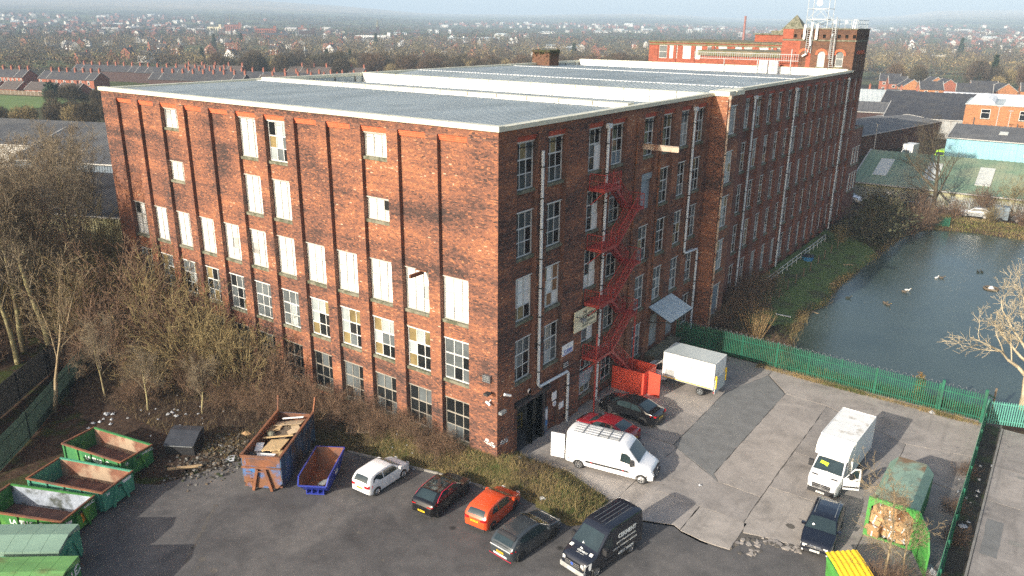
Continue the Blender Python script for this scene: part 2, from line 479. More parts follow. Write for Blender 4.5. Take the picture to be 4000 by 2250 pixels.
def concrete_mat(name,col,seed):
 m,nt,b=_nodes(name)
 p0=position(nt);off=N(nt,"ShaderNodeVectorMath",operation='ADD');off.inputs[1].default_value=(seed*7.3,seed*3.1,0);nt.links.new(p0,off.inputs[0]);p=off.outputs[0]
 n1=noise(nt,p,.5,7,.62,.6);n2=noise(nt,p,3.0,6,.7);n3=noise(nt,p,30,3,.7)
 c=ramp(nt,n1,[(.28,mul(col,.68)),(.5,col),(.72,mul(col,1.2))])
 c=mix(nt,.5,c,ramp(nt,n2,[(.3,(.74,.74,.74)),(.7,(1.2,1.18,1.15))]),'MULTIPLY')
 c=mix(nt,.5,c,ramp(nt,n3,[(.3,(.74,.74,.74)),(.7,(1.2,1.2,1.2))]),'MULTIPLY')
 v=N(nt,"ShaderNodeTexVoronoi");v.inputs["Scale"].default_value=.7;nt.links.new(p,v.inputs["Vector"])
 c=mix(nt,maprange(nt,v.outputs["Distance"],.03,.09,.7,0),c,mul(col,.4))
 ps=position(nt,(1.6,.12,1));s1=noise(nt,ps,1.0,5,.6)
 c=mix(nt,maprange(nt,s1,.56,.72,0,.55),c,mul(col,.6))
 nt.links.new(c,b.inputs["Base Color"])
 b.inputs["Roughness"].default_value=.88;b.inputs["Specular IOR Level"].default_value=.25
 bump(nt,b,n2,.12,.02)
 return m
CONC=[concrete_mat('concrete_%s'%n,c,k)for k,(n,c)in enumerate([('warm',(.325,.295,.268)),('grey',(.30,.275,.253)),('pale',(.34,.31,.28)),('old',(.275,.253,.234))])]
M['tar']=mat('tar_patch',(.165,.165,.16),.9,var=.2,scale=1.2,bmp=.15)
M['crack']=mat('joint_dirt',(.10,.09,.078),.95,var=.3,scale=3)
M['kerb']=mat('kerb_stone',(.22,.21,.19),.9,var=.25,scale=2,bmp=.2)
M['verge']=mat('verge_soil',(.035,.03,.022),.95,var=.5,scale=1.6,col2=(.035,.05,.015),f2=.55,scale2=.9,bmp=.5)
M['moss']=mat('mossy_ground',(.05,.055,.02),.95,var=.5,scale=1.8,col2=(.06,.04,.025),f2=.52,scale2=.7,bmp=.6)
def sheet(name,poly,z,m,thick=0.0,parent=None,cuts=0,jag=0.0,seed=1):
 rr=random.Random(seed);P=[]
 n=len(poly)
 for i in range(n):
  a,b=poly[i],poly[(i+1)%n];k=max(1,int(math.dist(a,b)/jag))if jag else 1
  for j in range(k):
   t=j/k;q=[a[0]+(b[0]-a[0])*t,a[1]+(b[1]-a[1])*t]
   if jag and j:q[0]+=rr.uniform(-.035,.035);q[1]+=rr.uniform(-.035,.035)
   P.append(q)
 mb=MB();mb.use(m)
 if thick:mb.prism(P,lambda u,v,w:(u,v,w),z-thick,z)
 else:mb.face([(u,v,z)for u,v in P])
 return mb.build(name,parent)
yard=link('yard',None);tag(yard,kind='structure')
sheet('joint_bed',[(-.3,-.2),(.6,-20),(40,-45),(27.5,-45),(27.5,28.4),(-.3,28.4)],Z0-.035,M['crack'],parent=yard)
tag(sheet('asphalt',[(-15.3,-9.6),(-12.3,-5.4),(-9.9,-4.3),(-5,-3.2),(-2.8,-2.7),(.56,-2.3),(3.2,-1.7),(6.6,-2.3),(7.4,-2.6),(8.6,-1.0),(10.4,.4),(12.5,1.25),(13.1,.95),(14.4,.75),(16.1,.95),(16.5,2.7),(17.6,3.3),(18.6,3.45),(21.1,3.8),(23.2,4.4),(26.3,4.6),(26.3,-45),(-40,-45),(-23,-25),(-18.2,-15.6),(-16.7,-14.7),(-15.8,-12)],Z0,M['asphalt'],.05,jag=.9),kind='structure')
slabs=[([(-.2,2.2),(3.9,2.75),(5.5,2.2),(7.9,1.5),(8.25,1.9),(8.25,4.15),(-.2,4.15)],1),([(-.2,4.19),(8.25,4.19),(8.66,10.02),(8.36,10.27),(-.2,10.3)],1),([(-.2,10.34),(8.3,10.34),(8.2,15.6),(-.2,15.6)],3),([(-.2,15.64),(8.2,15.64),(8.1,20.9),(-.2,20.9)],0),([(-.2,20.94),(8.1,20.94),(9.9,26.3),(9.9,28.2),(-.2,28.2)],1),([(8.29,1.55),(8.65,-.6),(10.4,.62),(12.4,1.45),(12.9,1.2),(12.9,4.18),(8.29,4.18)],0),([(12.94,1.15),(14.4,.98),(16.05,1.15),(15.98,4.18),(12.94,4.18)],2),([(8.29,4.22),(15.75,4.22),(15.70,7.5),(12.8,7.58),(8.7,10.0)],1),([(12.82,7.63),(15.68,7.54),(15.68,9.0),(15.68,23.4),(12.3,23.6),(12.25,15.5),(12.2,8.4)],0),([(15.8,4.25),(15.76,7.5),(15.74,9.0),(16.9,9.0),(22.0,9.1),(22.0,4.25),(18.6,3.75),(17.6,3.6),(16.1,3.2)],2),([(22.05,4.3),(26.2,4.9),(26.2,9.2),(22.05,9.1)],3),([(15.74,9.05),(22.0,9.14),(22.0,14.4),(17.05,14.4),(15.72,14.6)],1),([(22.05,9.15),(26.2,9.25),(26.2,16.0),(22.05,16.0)],3),([(15.73,14.65),(17.05,14.45),(22.0,14.45),(22.0,20.6),(15.73,23.3)],3),([(22.05,16.05),(26.2,16.05),(26.2,21.5),(22.05,20.6)],0),([(10.0,26.5),(12.3,23.7),(15.7,23.45),(22.0,20.65),(26.2,21.55),(26.2,28.0),(10.0,28.2)],0),([(8.36,10.3),(8.7,10.06),(11.0,8.75),(12.72,7.70),(12.15,8.4),(12.2,15.5),(12.25,23.6),(9.95,26.3),(8.15,20.9),(8.27,15.6)],'tar'),]
for k,(pl,mi)in enumerate(slabs):
 sheet('concrete_slab',pl,Z0+(.004 if mi=='tar' else .0)+.002*(k%3),M['tar']if mi=='tar' else CONC[mi],.04,yard,jag=.6,seed=k)
mbp=MB();rr=random.Random(3)
for k in range(70):
 t=rr.random();x=16.15+t*3.4+rr.uniform(-.1,.3);y=(2.1 if t<.35 else 3.0+t*.5)+rr.uniform(-1.0 if t<.3 else -.25,.9 if t<.3 else .3)
 s=rr.uniform(.07,.26);a=rr.uniform(0,6.28);h=rr.uniform(.01,.05)
 mbp.use(CONC[rr.choice([0,2,3])]if rr.random()<.6 else M['crack'])
 P=[(x+s*rr.uniform(.6,1)*math.cos(a+j*1.2566),y+s*rr.uniform(.6,1)*math.sin(a+j*1.2566))for j in range(5)]
 mbp.prism(P,lambda u,v,w:(u,v,w),Z0-.04,Z0+.006+h)
tag(mbp.build('rubble'),kind='stuff')
tag(sheet('verge',[(26.25,27.6),(27.35,27.6),(27.45,19),(27.45,-45),(26.25,-45)],Z0+.02,M['verge'],.1,jag=1.0),kind='structure')
mk=MB();mk.use('kerb')
for k in range(80):
 mk.box(27.47,27.60,-45+k*.905,-45+k*.905+.89,Z0-.1,Z0+.10)
tag(mk.build('kerb'),kind='structure')
road=tag(link('road',None),kind='structure')
for k,(y0,y1,c)in enumerate([(-45,-20,3),(-20,-6,1),(-6,2,3),(2,9.5,3),(9.5,16,3),(16,21,1),(21,27.6,3)]):
 sheet('road_slab',[(27.62,y0+.01),(52,y0+.01),(52,y1-.01),(27.62,y1-.01)],Z0-.02,CONC[c],.05,road,jag=2.0,seed=k)
for x0,y0,w,h,mm in((28.2,16.6,1.3,3.6,CONC[0]),(27.9,9.5,.9,4.2,M['tar']),(29.2,11.5,.7,.5,M['kerb']),(29.0,20.2,.45,.4,M['kerb'])):
 sheet('road_patch',[(x0,y0),(x0+w,y0),(x0+w,y0+h),(x0,y0+h)],Z0-.015,mm,0,road,jag=.8)
def water_mat():
 m,nt,b=_nodes('pond_water')
 p=position(nt,(1.0,1.6,1));n1=noise(nt,p,3.2,4,.6,.3);n0=noise(nt,position(nt),.12,3)
 c=ramp(nt,n0,[(.3,(.032,.050,.040)),(.7,(.056,.080,.068))])
 nt.links.new(c,b.inputs["Base Color"])
 b.inputs["Roughness"].default_value=.13;b.inputs["IOR"].default_value=1.33
 h=N(nt,"ShaderNodeMath",operation='MULTIPLY');nt.links.new(n1,h.inputs[0]);nt.links.new(maprange(nt,n0,.3,.7,.35,1.0),h.inputs[1])
 bump(nt,b,h.outputs[0],.5,.06)
 return m
M['water']=water_mat()
wb=MB();wb.use('water');wb.face([(6,29,WATER),(80,28,WATER),(80,108,WATER),(6,108,WATER)])
tag(wb.build('water'),kind='structure')
PG=[(.05,37),(2.6,40),(4.0,37.5),(6.5,39),(8.3,43.4),(7.9,46),(8.8,50.7),(8.1,58.8),(8.6,64.5),(9.0,76),(6.5,79),(.05,82)]
px_=np.arange(0.1,9.4,.35);py_=np.arange(36,82.5,.5);PX,PY=np.meshgrid(px_,py_);PZ=ground_z(PX,PY)+.03-np.where(poly_sd(PX,PY,PG)>0,.25,0)
ii=(np.arange(len(py_)-1)[:,None ]*len(px_)+np.arange(len(px_)-1)[None ]).ravel();Fp=np.stack([ii,ii+1,ii+len(px_)+1,ii+len(px_)],-1);Vp=np.stack([PX,PY,PZ],-1).reshape(-1,3);cp_=Vp[Fp].mean(1);Fp=Fp[poly_sd(cp_[:,0],cp_[:,1],PG)<.35]
M['lawn']=mat('bank_lawn',(.075,.125,.030),.95,var=.3,scale=1.4,col2=(.055,.06,.025),f2=.56,scale2=.5,bmp=.4)
tag(link('grass',np_mesh('grass',Vp,Fp,[M['lawn']],smooth=True)),kind='structure')
BANK=[(-60,3),(-60,-5.5),(-44,-8),(-33,-12),(-24,-14),(-18.5,-14.6),(-15.6,-11.2),(-14.9,-9.3),(-12.3,-5.2),(-9.9,-4.2),(-5,-3.1),(-2.8,-2.6),(.56,-2.15),(3.2,-1.6),(6.0,-2.0),(7.3,-2.4),(7.9,-1.8),(8.2,-.6),(7.9,1.2),(5.6,1.9),(4.0,2.5),(1.6,2.45),(.3,2.4),(-.5,3)]
def bank_z(X,Y):
 X=np.asarray(X,float);Y=np.asarray(Y,float);sd=-poly_sd(X,Y,BANK)
 h=.12+.80*sstep(0,2.4,sd)*np.interp(X,[-60,-20,-8,1,7],[.1,.25,.75,1.0,.75])
 return Z0+np.where(sd>0,h+fbm(X,Y,.55,8)*.07*sstep(0,1,sd),-.05)
bx=np.arange(-60,9,.4);by=np.arange(-15,3.2,.4);BX,BY=np.meshgrid(bx,by);BZ=bank_z(BX,BY)
Vb=np.stack([BX,BY,BZ],-1).reshape(-1,3);ii=(np.arange(len(by)-1)[:,None ]*len(bx)+np.arange(len(bx)-1)[None ]).ravel();Fb=np.stack([ii,ii+1,ii+len(bx)+1,ii+len(bx)],-1)
cen=Vb[Fb].mean(1);Fb=Fb[-poly_sd(cen[:,0],cen[:,1],BANK)>-.25]
def bank_mat():
 m,nt,b=_nodes('bank_ground');p=position(nt);n1=noise(nt,p,.45,6,.65,.4);n2=noise(nt,p,2.6,6,.72);n3=noise(nt,p,11,4,.7)
 soil=ramp(nt,n2,[(.3,(.020,.013,.010)),(.5,(.050,.033,.024)),(.62,(.075,.050,.034)),(.76,(.15,.12,.085))])
 straw=ramp(nt,n3,[(.3,(.06,.05,.018)),(.5,(.15,.115,.045)),(.7,(.27,.21,.095))]);moss=ramp(nt,n3,[(.3,(.025,.032,.010)),(.7,(.075,.085,.025))])
 g=mix(nt,maprange(nt,n1,.42,.58),straw,moss)
 sep=N(nt,"ShaderNodeSeparateXYZ");nt.links.new(p,sep.inputs[0])
 f=maprange(nt,sep.outputs[0],-17,-5);c=mix(nt,f,soil,g);c=mix(nt,maprange(nt,n2,.55,.68,0,.8),c,soil)
 nt.links.new(c,b.inputs["Base Color"]);b.inputs["Roughness"].default_value=.95;b.inputs["Specular IOR Level"].default_value=.1;bump(nt,b,n3,.6,.08);return m
M['bank']=bank_mat()
tag(link('bank',np_mesh('bank',Vb,Fb,[M['bank']],smooth=True)),kind='structure')
kb=MB();kb.use('kerb');E_=[(-9.9,-4.45),(-5,-3.32),(-2.8,-2.82),(.56,-2.35),(3.2,-1.8)]
for a,b2 in zip(E_,E_[1:]):
 n=int(math.dist(a,b2)/.9)
 for k in range(n):
  p0=Vector((a[0]+(b2[0]-a[0])*(k+.02)/n,a[1]+(b2[1]-a[1])*(k+.02)/n,Z0+.02));p1=Vector((a[0]+(b2[0]-a[0])*(k+.98)/n,a[1]+(b2[1]-a[1])*(k+.98)/n,Z0+.02+.03*(k%3)));kb.bar(p0,p1,.12,.2)
tag(kb.build('bank_kerb'),kind='structure')
# ------ the mill
mill=thing('brick_mill','huge five storey red brick mill with flat grey roof, boarded white windows and brick piers','mill')
H0,HT=-1.1,21.95
LA=44.85
ROWZ=[(17.92,20.98),(13.45,16.5),(8.98,12.03),(4.58,7.62),(.08,3.13)]
FA=lambda u,d,z:(u,-d,z)
FB=lambda u,d,z:(d,u,z)
RB=random.Random(11)
def holes_cells(u0,u1,z0,z1,ops):
 us=sorted({u0,u1,*[min(max(o[k],u0),u1)for o in ops for k in(0,1)]});zs=sorted({z0,z1,*[min(max(o[k],z0),z1)for o in ops for k in(2,3)]})
 for a,b in zip(us,us[1:]):
  for c,d in zip(zs,zs[1:]):
   if b-a<1e-5 or d-c<1e-5:continue
   um,zm=(a+b)/2,(c+d)/2
   if any(o[0]<um<o[1]and o[2]<zm<o[3]for o in ops):continue
   yield a,b,c,d
def wall_rect(mb,fn,u0,u1,z0,z1,d,ops=(),reveal=.3):
 for a,b,c,e in holes_cells(u0,u1,z0,z1,ops):mb.face([fn(a,d,c),fn(b,d,c),fn(b,d,e),fn(a,d,e)])
 for o in ops:
  a,b,c,e=o[:4]
  for p,q in(((a,c),(a,e)),((b,c),(b,e)),((a,e),(b,e)),((a,c),(b,c))):
   mb.face([fn(p[0],d,p[1]),fn(q[0],d,q[1]),fn(q[0],d-reveal,q[1]),fn(p[0],d-reveal,p[1])])
BW,BH=.235,.083
def bricks_rect(u0,u1,z0,z1,d,ops,out,seed=0):
 """brick boxes (u0,u1,z0,z1,d) laid in courses over a rectangle, leaving out the openings"""
 r=np.random.default_rng(seed+int(abs(u0)*13+abs(z0)*7))
 nrow=int((z1-z0)/BH)
 for k in range(nrow):
  za=z0+k*BH;zm=za+BH/2
  head=(int(round(za/BH))%4==0)
  w=BW/2 if head else BW
  off=(BW/2 if int(round(za/BH))%2 else 0)+(.06 if head else 0)
  spans=[(u0,u1)]
  for o in ops:
   if o[2]<zm<o[3]:
    spans=[s for a,b in spans for s in((a,min(b,o[0])),(max(a,o[1]),b))if s[1]-s[0]>.03]
  for a,b in spans:
   st=math.floor((a-off)/w)*w+off
   e=np.arange(st,b+w,w);lo=np.maximum(e[:-1],a);hi=np.minimum(e[1:],b)
   ok=hi-lo>.045;lo,hi=lo[ok],hi[ok]
   if len(lo):out.append(np.stack([lo+.006,hi-.006,np.full(len(lo),za+.005),np.full(len(lo),za+BH-.006),d+r.uniform(.004,.013,len(lo))],1))
def bricks_mesh(name,arr,fn,back=.012):
 A=arr;n=len(A);zero=np.zeros(n)
 def P(u,d,z):
  x=fn(u,d,z);return np.stack([np.broadcast_to(np.asarray(c,float),(n,))for c in x],-1)
 u0,u1,z0,z1,d=A.T;b=d-back-.004
 Vv=np.stack([P(u0,d,z0),P(u1,d,z0),P(u1,d,z1),P(u0,d,z1),P(u0,b,z0),P(u1,b,z0),P(u1,b,z1),P(u0,b,z1)],1).reshape(-1,3)
 q=np.array([(0,1,2,3),(3,2,6,7),(0,3,7,4),(1,5,6,2)])
 Ff=(np.arange(n)[:,None,None ]*8+q[None ]).reshape(-1,4)
 if fn is FB:Ff=Ff
 else:Ff=Ff[:,::1]
 tone=np.repeat(np.clip(RNG.normal(.47,.12,n)+np.where(RNG.random(n)<.05,.30,0),0,1),4)
 return Vv,Ff,tone
CAMP=np.array([CX,CY,28.0])
def lay_bricks(out,fn,matl,label_single=0,parent=None):
 A=np.concatenate(out)
 if label_single:
  x=np.stack([np.broadcast_to(np.asarray(c,float),(len(A),))for c in fn(A[:,0],A[:,4],A[:,2])],-1)
  dist=np.linalg.norm(x-CAMP,axis=1)+np.where(A[:,1]-A[:,0]<.15,100,0);idx=np.argsort(dist)[:label_single]
  cache={}
  for i in idx:
   a=A[i];w,h=round(a[1]-a[0],3),round(a[3]-a[2],3);tone=round(float(np.clip(RNG.normal(.5,.2),0,1)),1)
   if(w,h,tone)not in cache:
    vv,ff,tt=bricks_mesh('brick',np.array([[0,w,0,h,0]]),fn)
    cache[(w,h,tone)]=np_mesh('brick',vv,ff,[matl],tone=np.full(len(ff),tone))
   link('brick',cache[(w,h,tone)],parent,fn(a[0],a[4],a[2]))
  A=np.delete(A,idx,0)
 vv,ff,tt=bricks_mesh('brickwork',A,fn)
 o=link('brickwork',np_mesh('brickwork',vv,ff,[matl],tone=tt),parent);o['kind']='stuff'
 return o
# ---- windows -
PANE_MESH={}
N_PANES=[0]
def window(fn,u0,u1,z0,z1,d,cols=3,rows=3,kinds='dark',single=False,fmat='white_paint',sill=True,parent=None,rr=RB,head=.36,lintel=True,name='window'):
 """frame mesh with glazing bars; panes (or one glazing mesh) and the stone sill are its children"""
 w,h=u1-u0,z1-z0;t=.075
 fm=MB();fm.use(fmat)
 def fbox(a,b,c,e,d0,d1):
  P=[fn(u,dd,z)for dd in(d0,d1)for(u,z)in((a,c),(b,c),(b,e),(a,e))]
  i=len(fm.v);fm.v.extend(P)
  for q in((0,1,2,3),(7,6,5,4),(0,4,5,1),(1,5,6,2),(2,6,7,3),(3,7,4,0)):fm.f.append(tuple(i+k for k in q));fm.m.append(fm.cur)
 fbox(u0,u1,z1-t,z1,d-.05,d+.05);fbox(u0,u1,z0,z0+t,d-.05,d+.055);fbox(u0,u0+t,z0+t,z1-t,d-.05,d+.05);fbox(u1-t,u1,z0+t,z1-t,d-.05,d+.05)
 if lintel:fbox(u0-.04,u1+.04,z1,z1+.07,d-.02,d+.16)
 us=[u0+t+(w-2*t)*k/cols for k in range(cols+1)]
 zs=[z0+t,z0+t+(h-2*t)*(1-head)/2,z0+t+(h-2*t)*(1-head),z1-t]if rows==3 else[z0+t+(h-2*t)*k/rows for k in range(rows+1)]
 b=.028
 for k in range(1,cols):fbox(us[k]-b,us[k]+b,z0+t,z1-t,d-.03,d+.035)
 for k in range(1,rows):
  bb=.045 if(rows==3 and k==2)else b
  for j in range(cols):fbox(us[j]+(b if j else 0),us[j+1]-(b if j<cols-1 else 0),zs[k]-bb,zs[k]+bb,d-.03,d+.03)
 fo=fm.build(name,parent)
 g=None if single else MB()
 for j in range(cols):
  for k in range(rows):
   kd=kinds(j,k,rr)if callable(kinds)else kinds
   dd=d-(.034 if kd.startswith('board')else .012)+rr.uniform(-.006,.006);tl=rr.uniform(-.006,.006)
   P=[fn(us[j],dd+tl,zs[k]),fn(us[j+1],dd-tl,zs[k]),fn(us[j+1],dd-tl,zs[k+1]),fn(us[j],dd+tl,zs[k+1])]
   if single:
    pb=MB();pb.use(kd);pb.prism([(us[j],zs[k]),(us[j+1],zs[k]),(us[j+1],zs[k+1]),(us[j],zs[k+1])],lambda u,v,w2:fn(u,w2,v),dd-.008,dd+.0)
    po=pb.build('board' if kd.startswith('board')else 'pane',fo);N_PANES[0]+=1
   else:g.use(kd);g.face(P)
 if g:g.build('glazing',fo)
 if sill:
  sb=MB();sb.use('stone');P=[(u0-.1,z0-.22),(u1+.1,z0-.22),(u1+.1,z0-.004),(u0-.1,z0-.004)]
  sb.prism(P,lambda u,v,w2:fn(u,w2,v),d+.06,d+.27);sb.build('sill',fo)
 return fo
M['board_frame']=mat('dull_white_frame',(.40,.39,.35),.7,var=.2,scale=2);M['dull_frame']=mat('dull_window_frame',(.27,.25,.21),.8,var=.25,scale=2)
def K_board(j,k,r):
 x=r.random();return 'board_white' if x<.93 else('board_grey' if x<.97 else 'black')
def K_glass(j,k,r):
 x=r.random();return 'glass_grey' if x<.45 else('glass_dark' if x<.8 else 'glass_pale' if x<.93 else 'glass_warm')
def K_grey(j,k,r):
 x=r.random();return 'glass_grey' if x<.75 else 'glass_pale' if x<.9 else 'glass_dark'
def K_dark(j,k,r):
 x=r.random();return 'glass_dark' if x<.66 else('glass_grey' if x<.92 else 'glass_warm')
def K_curtain(j,k,r):
 if k==2:return 'glass_pale' if r.random()<.7 else 'glass_warm'
 if j==0:return 'glass_warm' if k==0 else 'glass_pale'
 return r.choice(['glass_dark','black','glass_grey','glass_dark'])
def K_light(j,k,r):
 return 'glass_pale' if r.random()<.5 else r.choice(['glass_grey','glass_dark','glass_warm'])
def K_dusk(j,k,r):
 return 'glass_dark' if r.random()<.65 else 'glass_grey'
# ---- front (face A): twelve bays between piers
BAYX=[-4.80-3.42*k for k in range(12)]
BWD=2.42
ops={}
def kwin(k):return(BAYX[k],BAYX[k]+BWD)
SHORT={9:(19.34,14.86),2:(19.33,14.92)}
front_ops=[]
for k in range(12):
 front_ops.append((k,*ROWZ[2],K_board));front_ops.append((k,*ROWZ[3],K_curtain if k in(1,2,3,4)else K_grey if k in(0,5,6)else K_glass));front_ops.append((k,.02,3.13,K_dusk))
for k in(5,6):front_ops+=[(k,17.92,20.95,K_light if k==5 else K_board),(k,13.45,16.5,K_board)]
for k in(9,2):front_ops+=[(k,SHORT[k][0],20.95,K_board),(k,SHORT[k][1],16.5,K_board)]
wm=MB();wm.use('mortar');out=[]
DB=-.30
edges=[(-LA,BAYX[11])]+[(BAYX[k]+BWD,BAYX[k-1])for k in range(11,0,-1)]+[(BAYX[0]+BWD,0)]
for a,b in edges:
 wall_rect(wm,FA,a,b,H0,21.42,0.0);bricks_rect(a,b,H0+.2,21.42,0.0,[],out)
wall_rect(wm,FA,-LA,0,21.42,HT,0.0);bricks_rect(-LA,0,21.42,HT,0.0,[],out)
for k in range(12):
 a,b=kwin(k);o=[(a+.0,b-.0,z0,z1)for kk,z0,z1,_ in front_ops if kk==k]
 wall_rect(wm,FA,a,b,H0,21.42,DB,o,.2);bricks_rect(a,b,H0+.2,21.42,DB,o,out)
 for u in(a,b):wm.face([FA(u,0,H0),FA(u,0,21.42),FA(u,DB,21.42),FA(u,DB,H0)])
 wm.face([FA(a,0,21.42),FA(b,0,21.42),FA(b,DB,21.42),FA(a,DB,21.42)])
 cb=MB();cb.use('brick_red')
 for j in range(3):cb.box(a+.012,b-.012,-DB-(.10+.05*j),-DB,21.03+j*.13,21.03+j*.13+.118)
 cb.build('corbel_course',mill)
for(k,z0,z1,kd)in front_ops:
 a,b=kwin(k);two=(k in SHORT and z0>14)
 window(FA,a+.02,b-.02,z0+.02,z1-.02,DB-.13,3,2 if two else 3,kd,single=(k<9 and z0<12 and N_PANES[0]<243),fmat='dull_frame' if z0<1 else 'board_frame' if kd is K_board else 'white_paint',parent=mill)
# ---- yard side (face B), front block
BB=[(1.97,4.28),(5.46,7.80),(10.70,13.0),(14.08,16.42),(19.42,21.70),(22.86,25.17),(26.38,28.66),(29.78,32.02)]
wmB=MB();wmB.use('mortar');outB=[]
eb=[(0,BB[0][0])]+[(BB[k][1],BB[k+1][0])for k in range(7)]+[(BB[7][1],33.0)]
DOOR=(2.75,6.55,-1.1,2.72)
for a,b in eb:
 o=[DOOR]if a<6 and b>2 else[]
 wall_rect(wmB,FB,a,b,H0,21.42,0.0,[(max(q[0],a),min(q[1],b),q[2],q[3])for q in o],.5);bricks_rect(a,b,H0+.1,21.42,0.0,o,outB)
wall_rect(wmB,FB,0,33.0,21.42,HT,0.0);bricks_rect(0,33.0,21.42,HT,0.0,[],outB)
side_ops=[]
for k in range(8):
 for r in range(5):
  z0,z1=ROWZ[r];kd=K_dark
  if r==4 and k in(0,1):continue
  side_ops.append([k,r,z0,z1,kd])
special={(2,0):'door',(2,1):'door',(3,0):'halfboard',(0,2):'wb',(1,2):'wb2',(2,2):'whitelow',(3,2):'lowboard',(4,1):'shutter',(6,0):'greylow',(2,4):'rollshut',(5,4):'dock',(6,4):'dock'}
for k in range(8):
 a,b=BB[k];oo=[(a,b,q[2],q[3])for q in side_ops if q[0]==k]
 if k in(0,1):oo.append((max(a,DOOR[0]),min(b,DOOR[1]),DOOR[2],DOOR[3]))
 wall_rect(wmB,FB,a,b,H0,21.42,DB,oo,.2);bricks_rect(a,b,H0+.1,21.42,DB,oo,outB,5)
 for u in(a,b):wmB.face([FB(u,0,H0),FB(u,0,21.42),FB(u,DB,21.42),FB(u,DB,H0)])
 cb=MB();cb.use('brick_red_b')
 for j in range(3):cb.box(DB,DB+(.10+.05*j),a+.012,b-.012,21.05+j*.13,21.05+j*.13+.115)
 cb.build('corbel_course',mill)
def Kwb(j,k,r):
 if k==2:return 'board_white'
 if k==1:return 'board_white'
 return 'glass_dark' if j==2 else 'glass_warm'
def Kwb2(j,k,r):return['board_white','board_brown','board_white','board_white','board_white','board_brown','glass_warm','board_white','board_brown'][j+3*k]
def Khalf(j,k,r):return 'board_blue' if k<1 else 'glass_dark'
def Kwlow(j,k,r):return 'board_white' if k==0 or(k==1 and j==2)else 'glass_dark'
def Kdoor(j,k,r):return 'board_white' if(j==2 and k<2)else K_dark(j,k,r)
def Kgreylow(j,k,r):return 'board_grey' if k<2 else 'glass_grey'
def Klow(j,k,r):return 'black' if k==0 else 'glass_dark'
KS={'door':Kdoor,'halfboard':Khalf,'wb':Kwb,'wb2':Kwb2,'whitelow':Kwlow,'lowboard':Klow,'greylow':Kgreylow}
M['shutter']=mat('grey_shutter',(.26,.30,.33),.5,.2,var=.1,scale=1)
def shutter(fn,a,b,z0,z1,d,parent,name='roller_shutter',box=True,m='shutter'):
 sb=MB();sb.use(m);n=int((z1-z0-(.45 if box else 0))/.11)
 rows=[]
 for k in range(n+1):
  z=z0+k*.11
  rows+=[[fn(a,d,z),fn(b,d,z)],[fn(a,d+.022,z+.05),fn(b,d+.022,z+.05)],[fn(a,d,z+.1),fn(b,d,z+.1)]]
 sb.grid(rows)
 if box:
  P=[(a-.04,z1-.5),(b+.04,z1-.5),(b+.04,z1),(a-.04,z1)];sb.prism(P,lambda u,v,w2:fn(u,w2,v),d-.02,d+.2)
 return sb.build(name,parent)
for k,r,z0,z1,kd in side_ops:
 a,b=BB[k];sp=special.get((k,r))
 if sp=='shutter':shutter(FB,a,b,z0,z1,DB-.1,mill);continue
 if sp=='dock':shutter(FB,a,b,z0,z1,DB-.1,mill,'dock_shutter',False,'board_grey');continue
 if sp=='rollshut':
  shutter(FB,a+.02,b-.02,.85,2.15,DB+.02,mill)
  window(FB,a+.02,b-.02,2.2,z1,DB-.13,3,1,K_dark,parent=mill,sill=False);window(FB,a+.02,b-.02,z0,.8,DB-.13,3,1,K_dark,parent=mill,lintel=False);continue
 kd=KS.get(sp,K_grey if r==3 or(r==4 and k==4)else kd)
 window(FB,a+.02,b-.02,z0+.02,z1-.02,DB-.13,3,3,kd,single=(k<2 and r in(0,1,2)and N_PANES[0]<300),parent=mill)
for z0,zt in((16.9,19.7),(12.5,14.6),(8.2,10.2),(3.8,6.1)):
 db=MB();db.use('board_white')
 for j in range(5):db.box(DB-.09,DB-.04,12.14+j*.17,12.14+j*.17+.16,z0,zt)
 db.build('fire_door',mill)
em=MB();em.use('board_grey');em.box(-9.0,-.5,6.9,7.0,Z0,3.0);em.use('white_render');em.box(-6.5,-6.4,1.2,6.9,Z0,3.0)
em.use('mortar');em.box(-6.5,-.3,1.1,1.2,Z0,3.0);em.use('black');em.box(-6.6,-.28,1.1,7.0,2.95,3.05);em.use('asphalt');em.box(-6.5,-.28,1.2,6.9,Z0-.1,Z0+.02)
em.build('entrance_hall',mill)
bm_=MB();bm_.use('dark_steel');bm_.box(-.28,.03,2.3,6.62,2.72,2.98);bm_.box(-.12,.02,5.55,5.85,Z0,2.72);bm_.build('entrance_beam',mill)
dd_=MB();dd_.use('board_blue');dd_.box(-.2,-.14,5.86,6.5,Z0,1.2);dd_.use('white_render');dd_.box(-.138,-.13,5.95,6.13,.45,.75);dd_.box(-.138,-.13,6.2,6.45,.2,1.0);dd_.use(mat('notice_blue',(.06,.22,.5),.5));dd_.box(-.137,-.129,6.2,6.45,-.35,.12);dd_.build('entrance_door',mill)
wm.build('wall',mill);lay_bricks(out,FA,M['brick'],300,mill)
wmB.build('wall',mill);lay_bricks(outB,FB,M['brick_b'],0,mill)
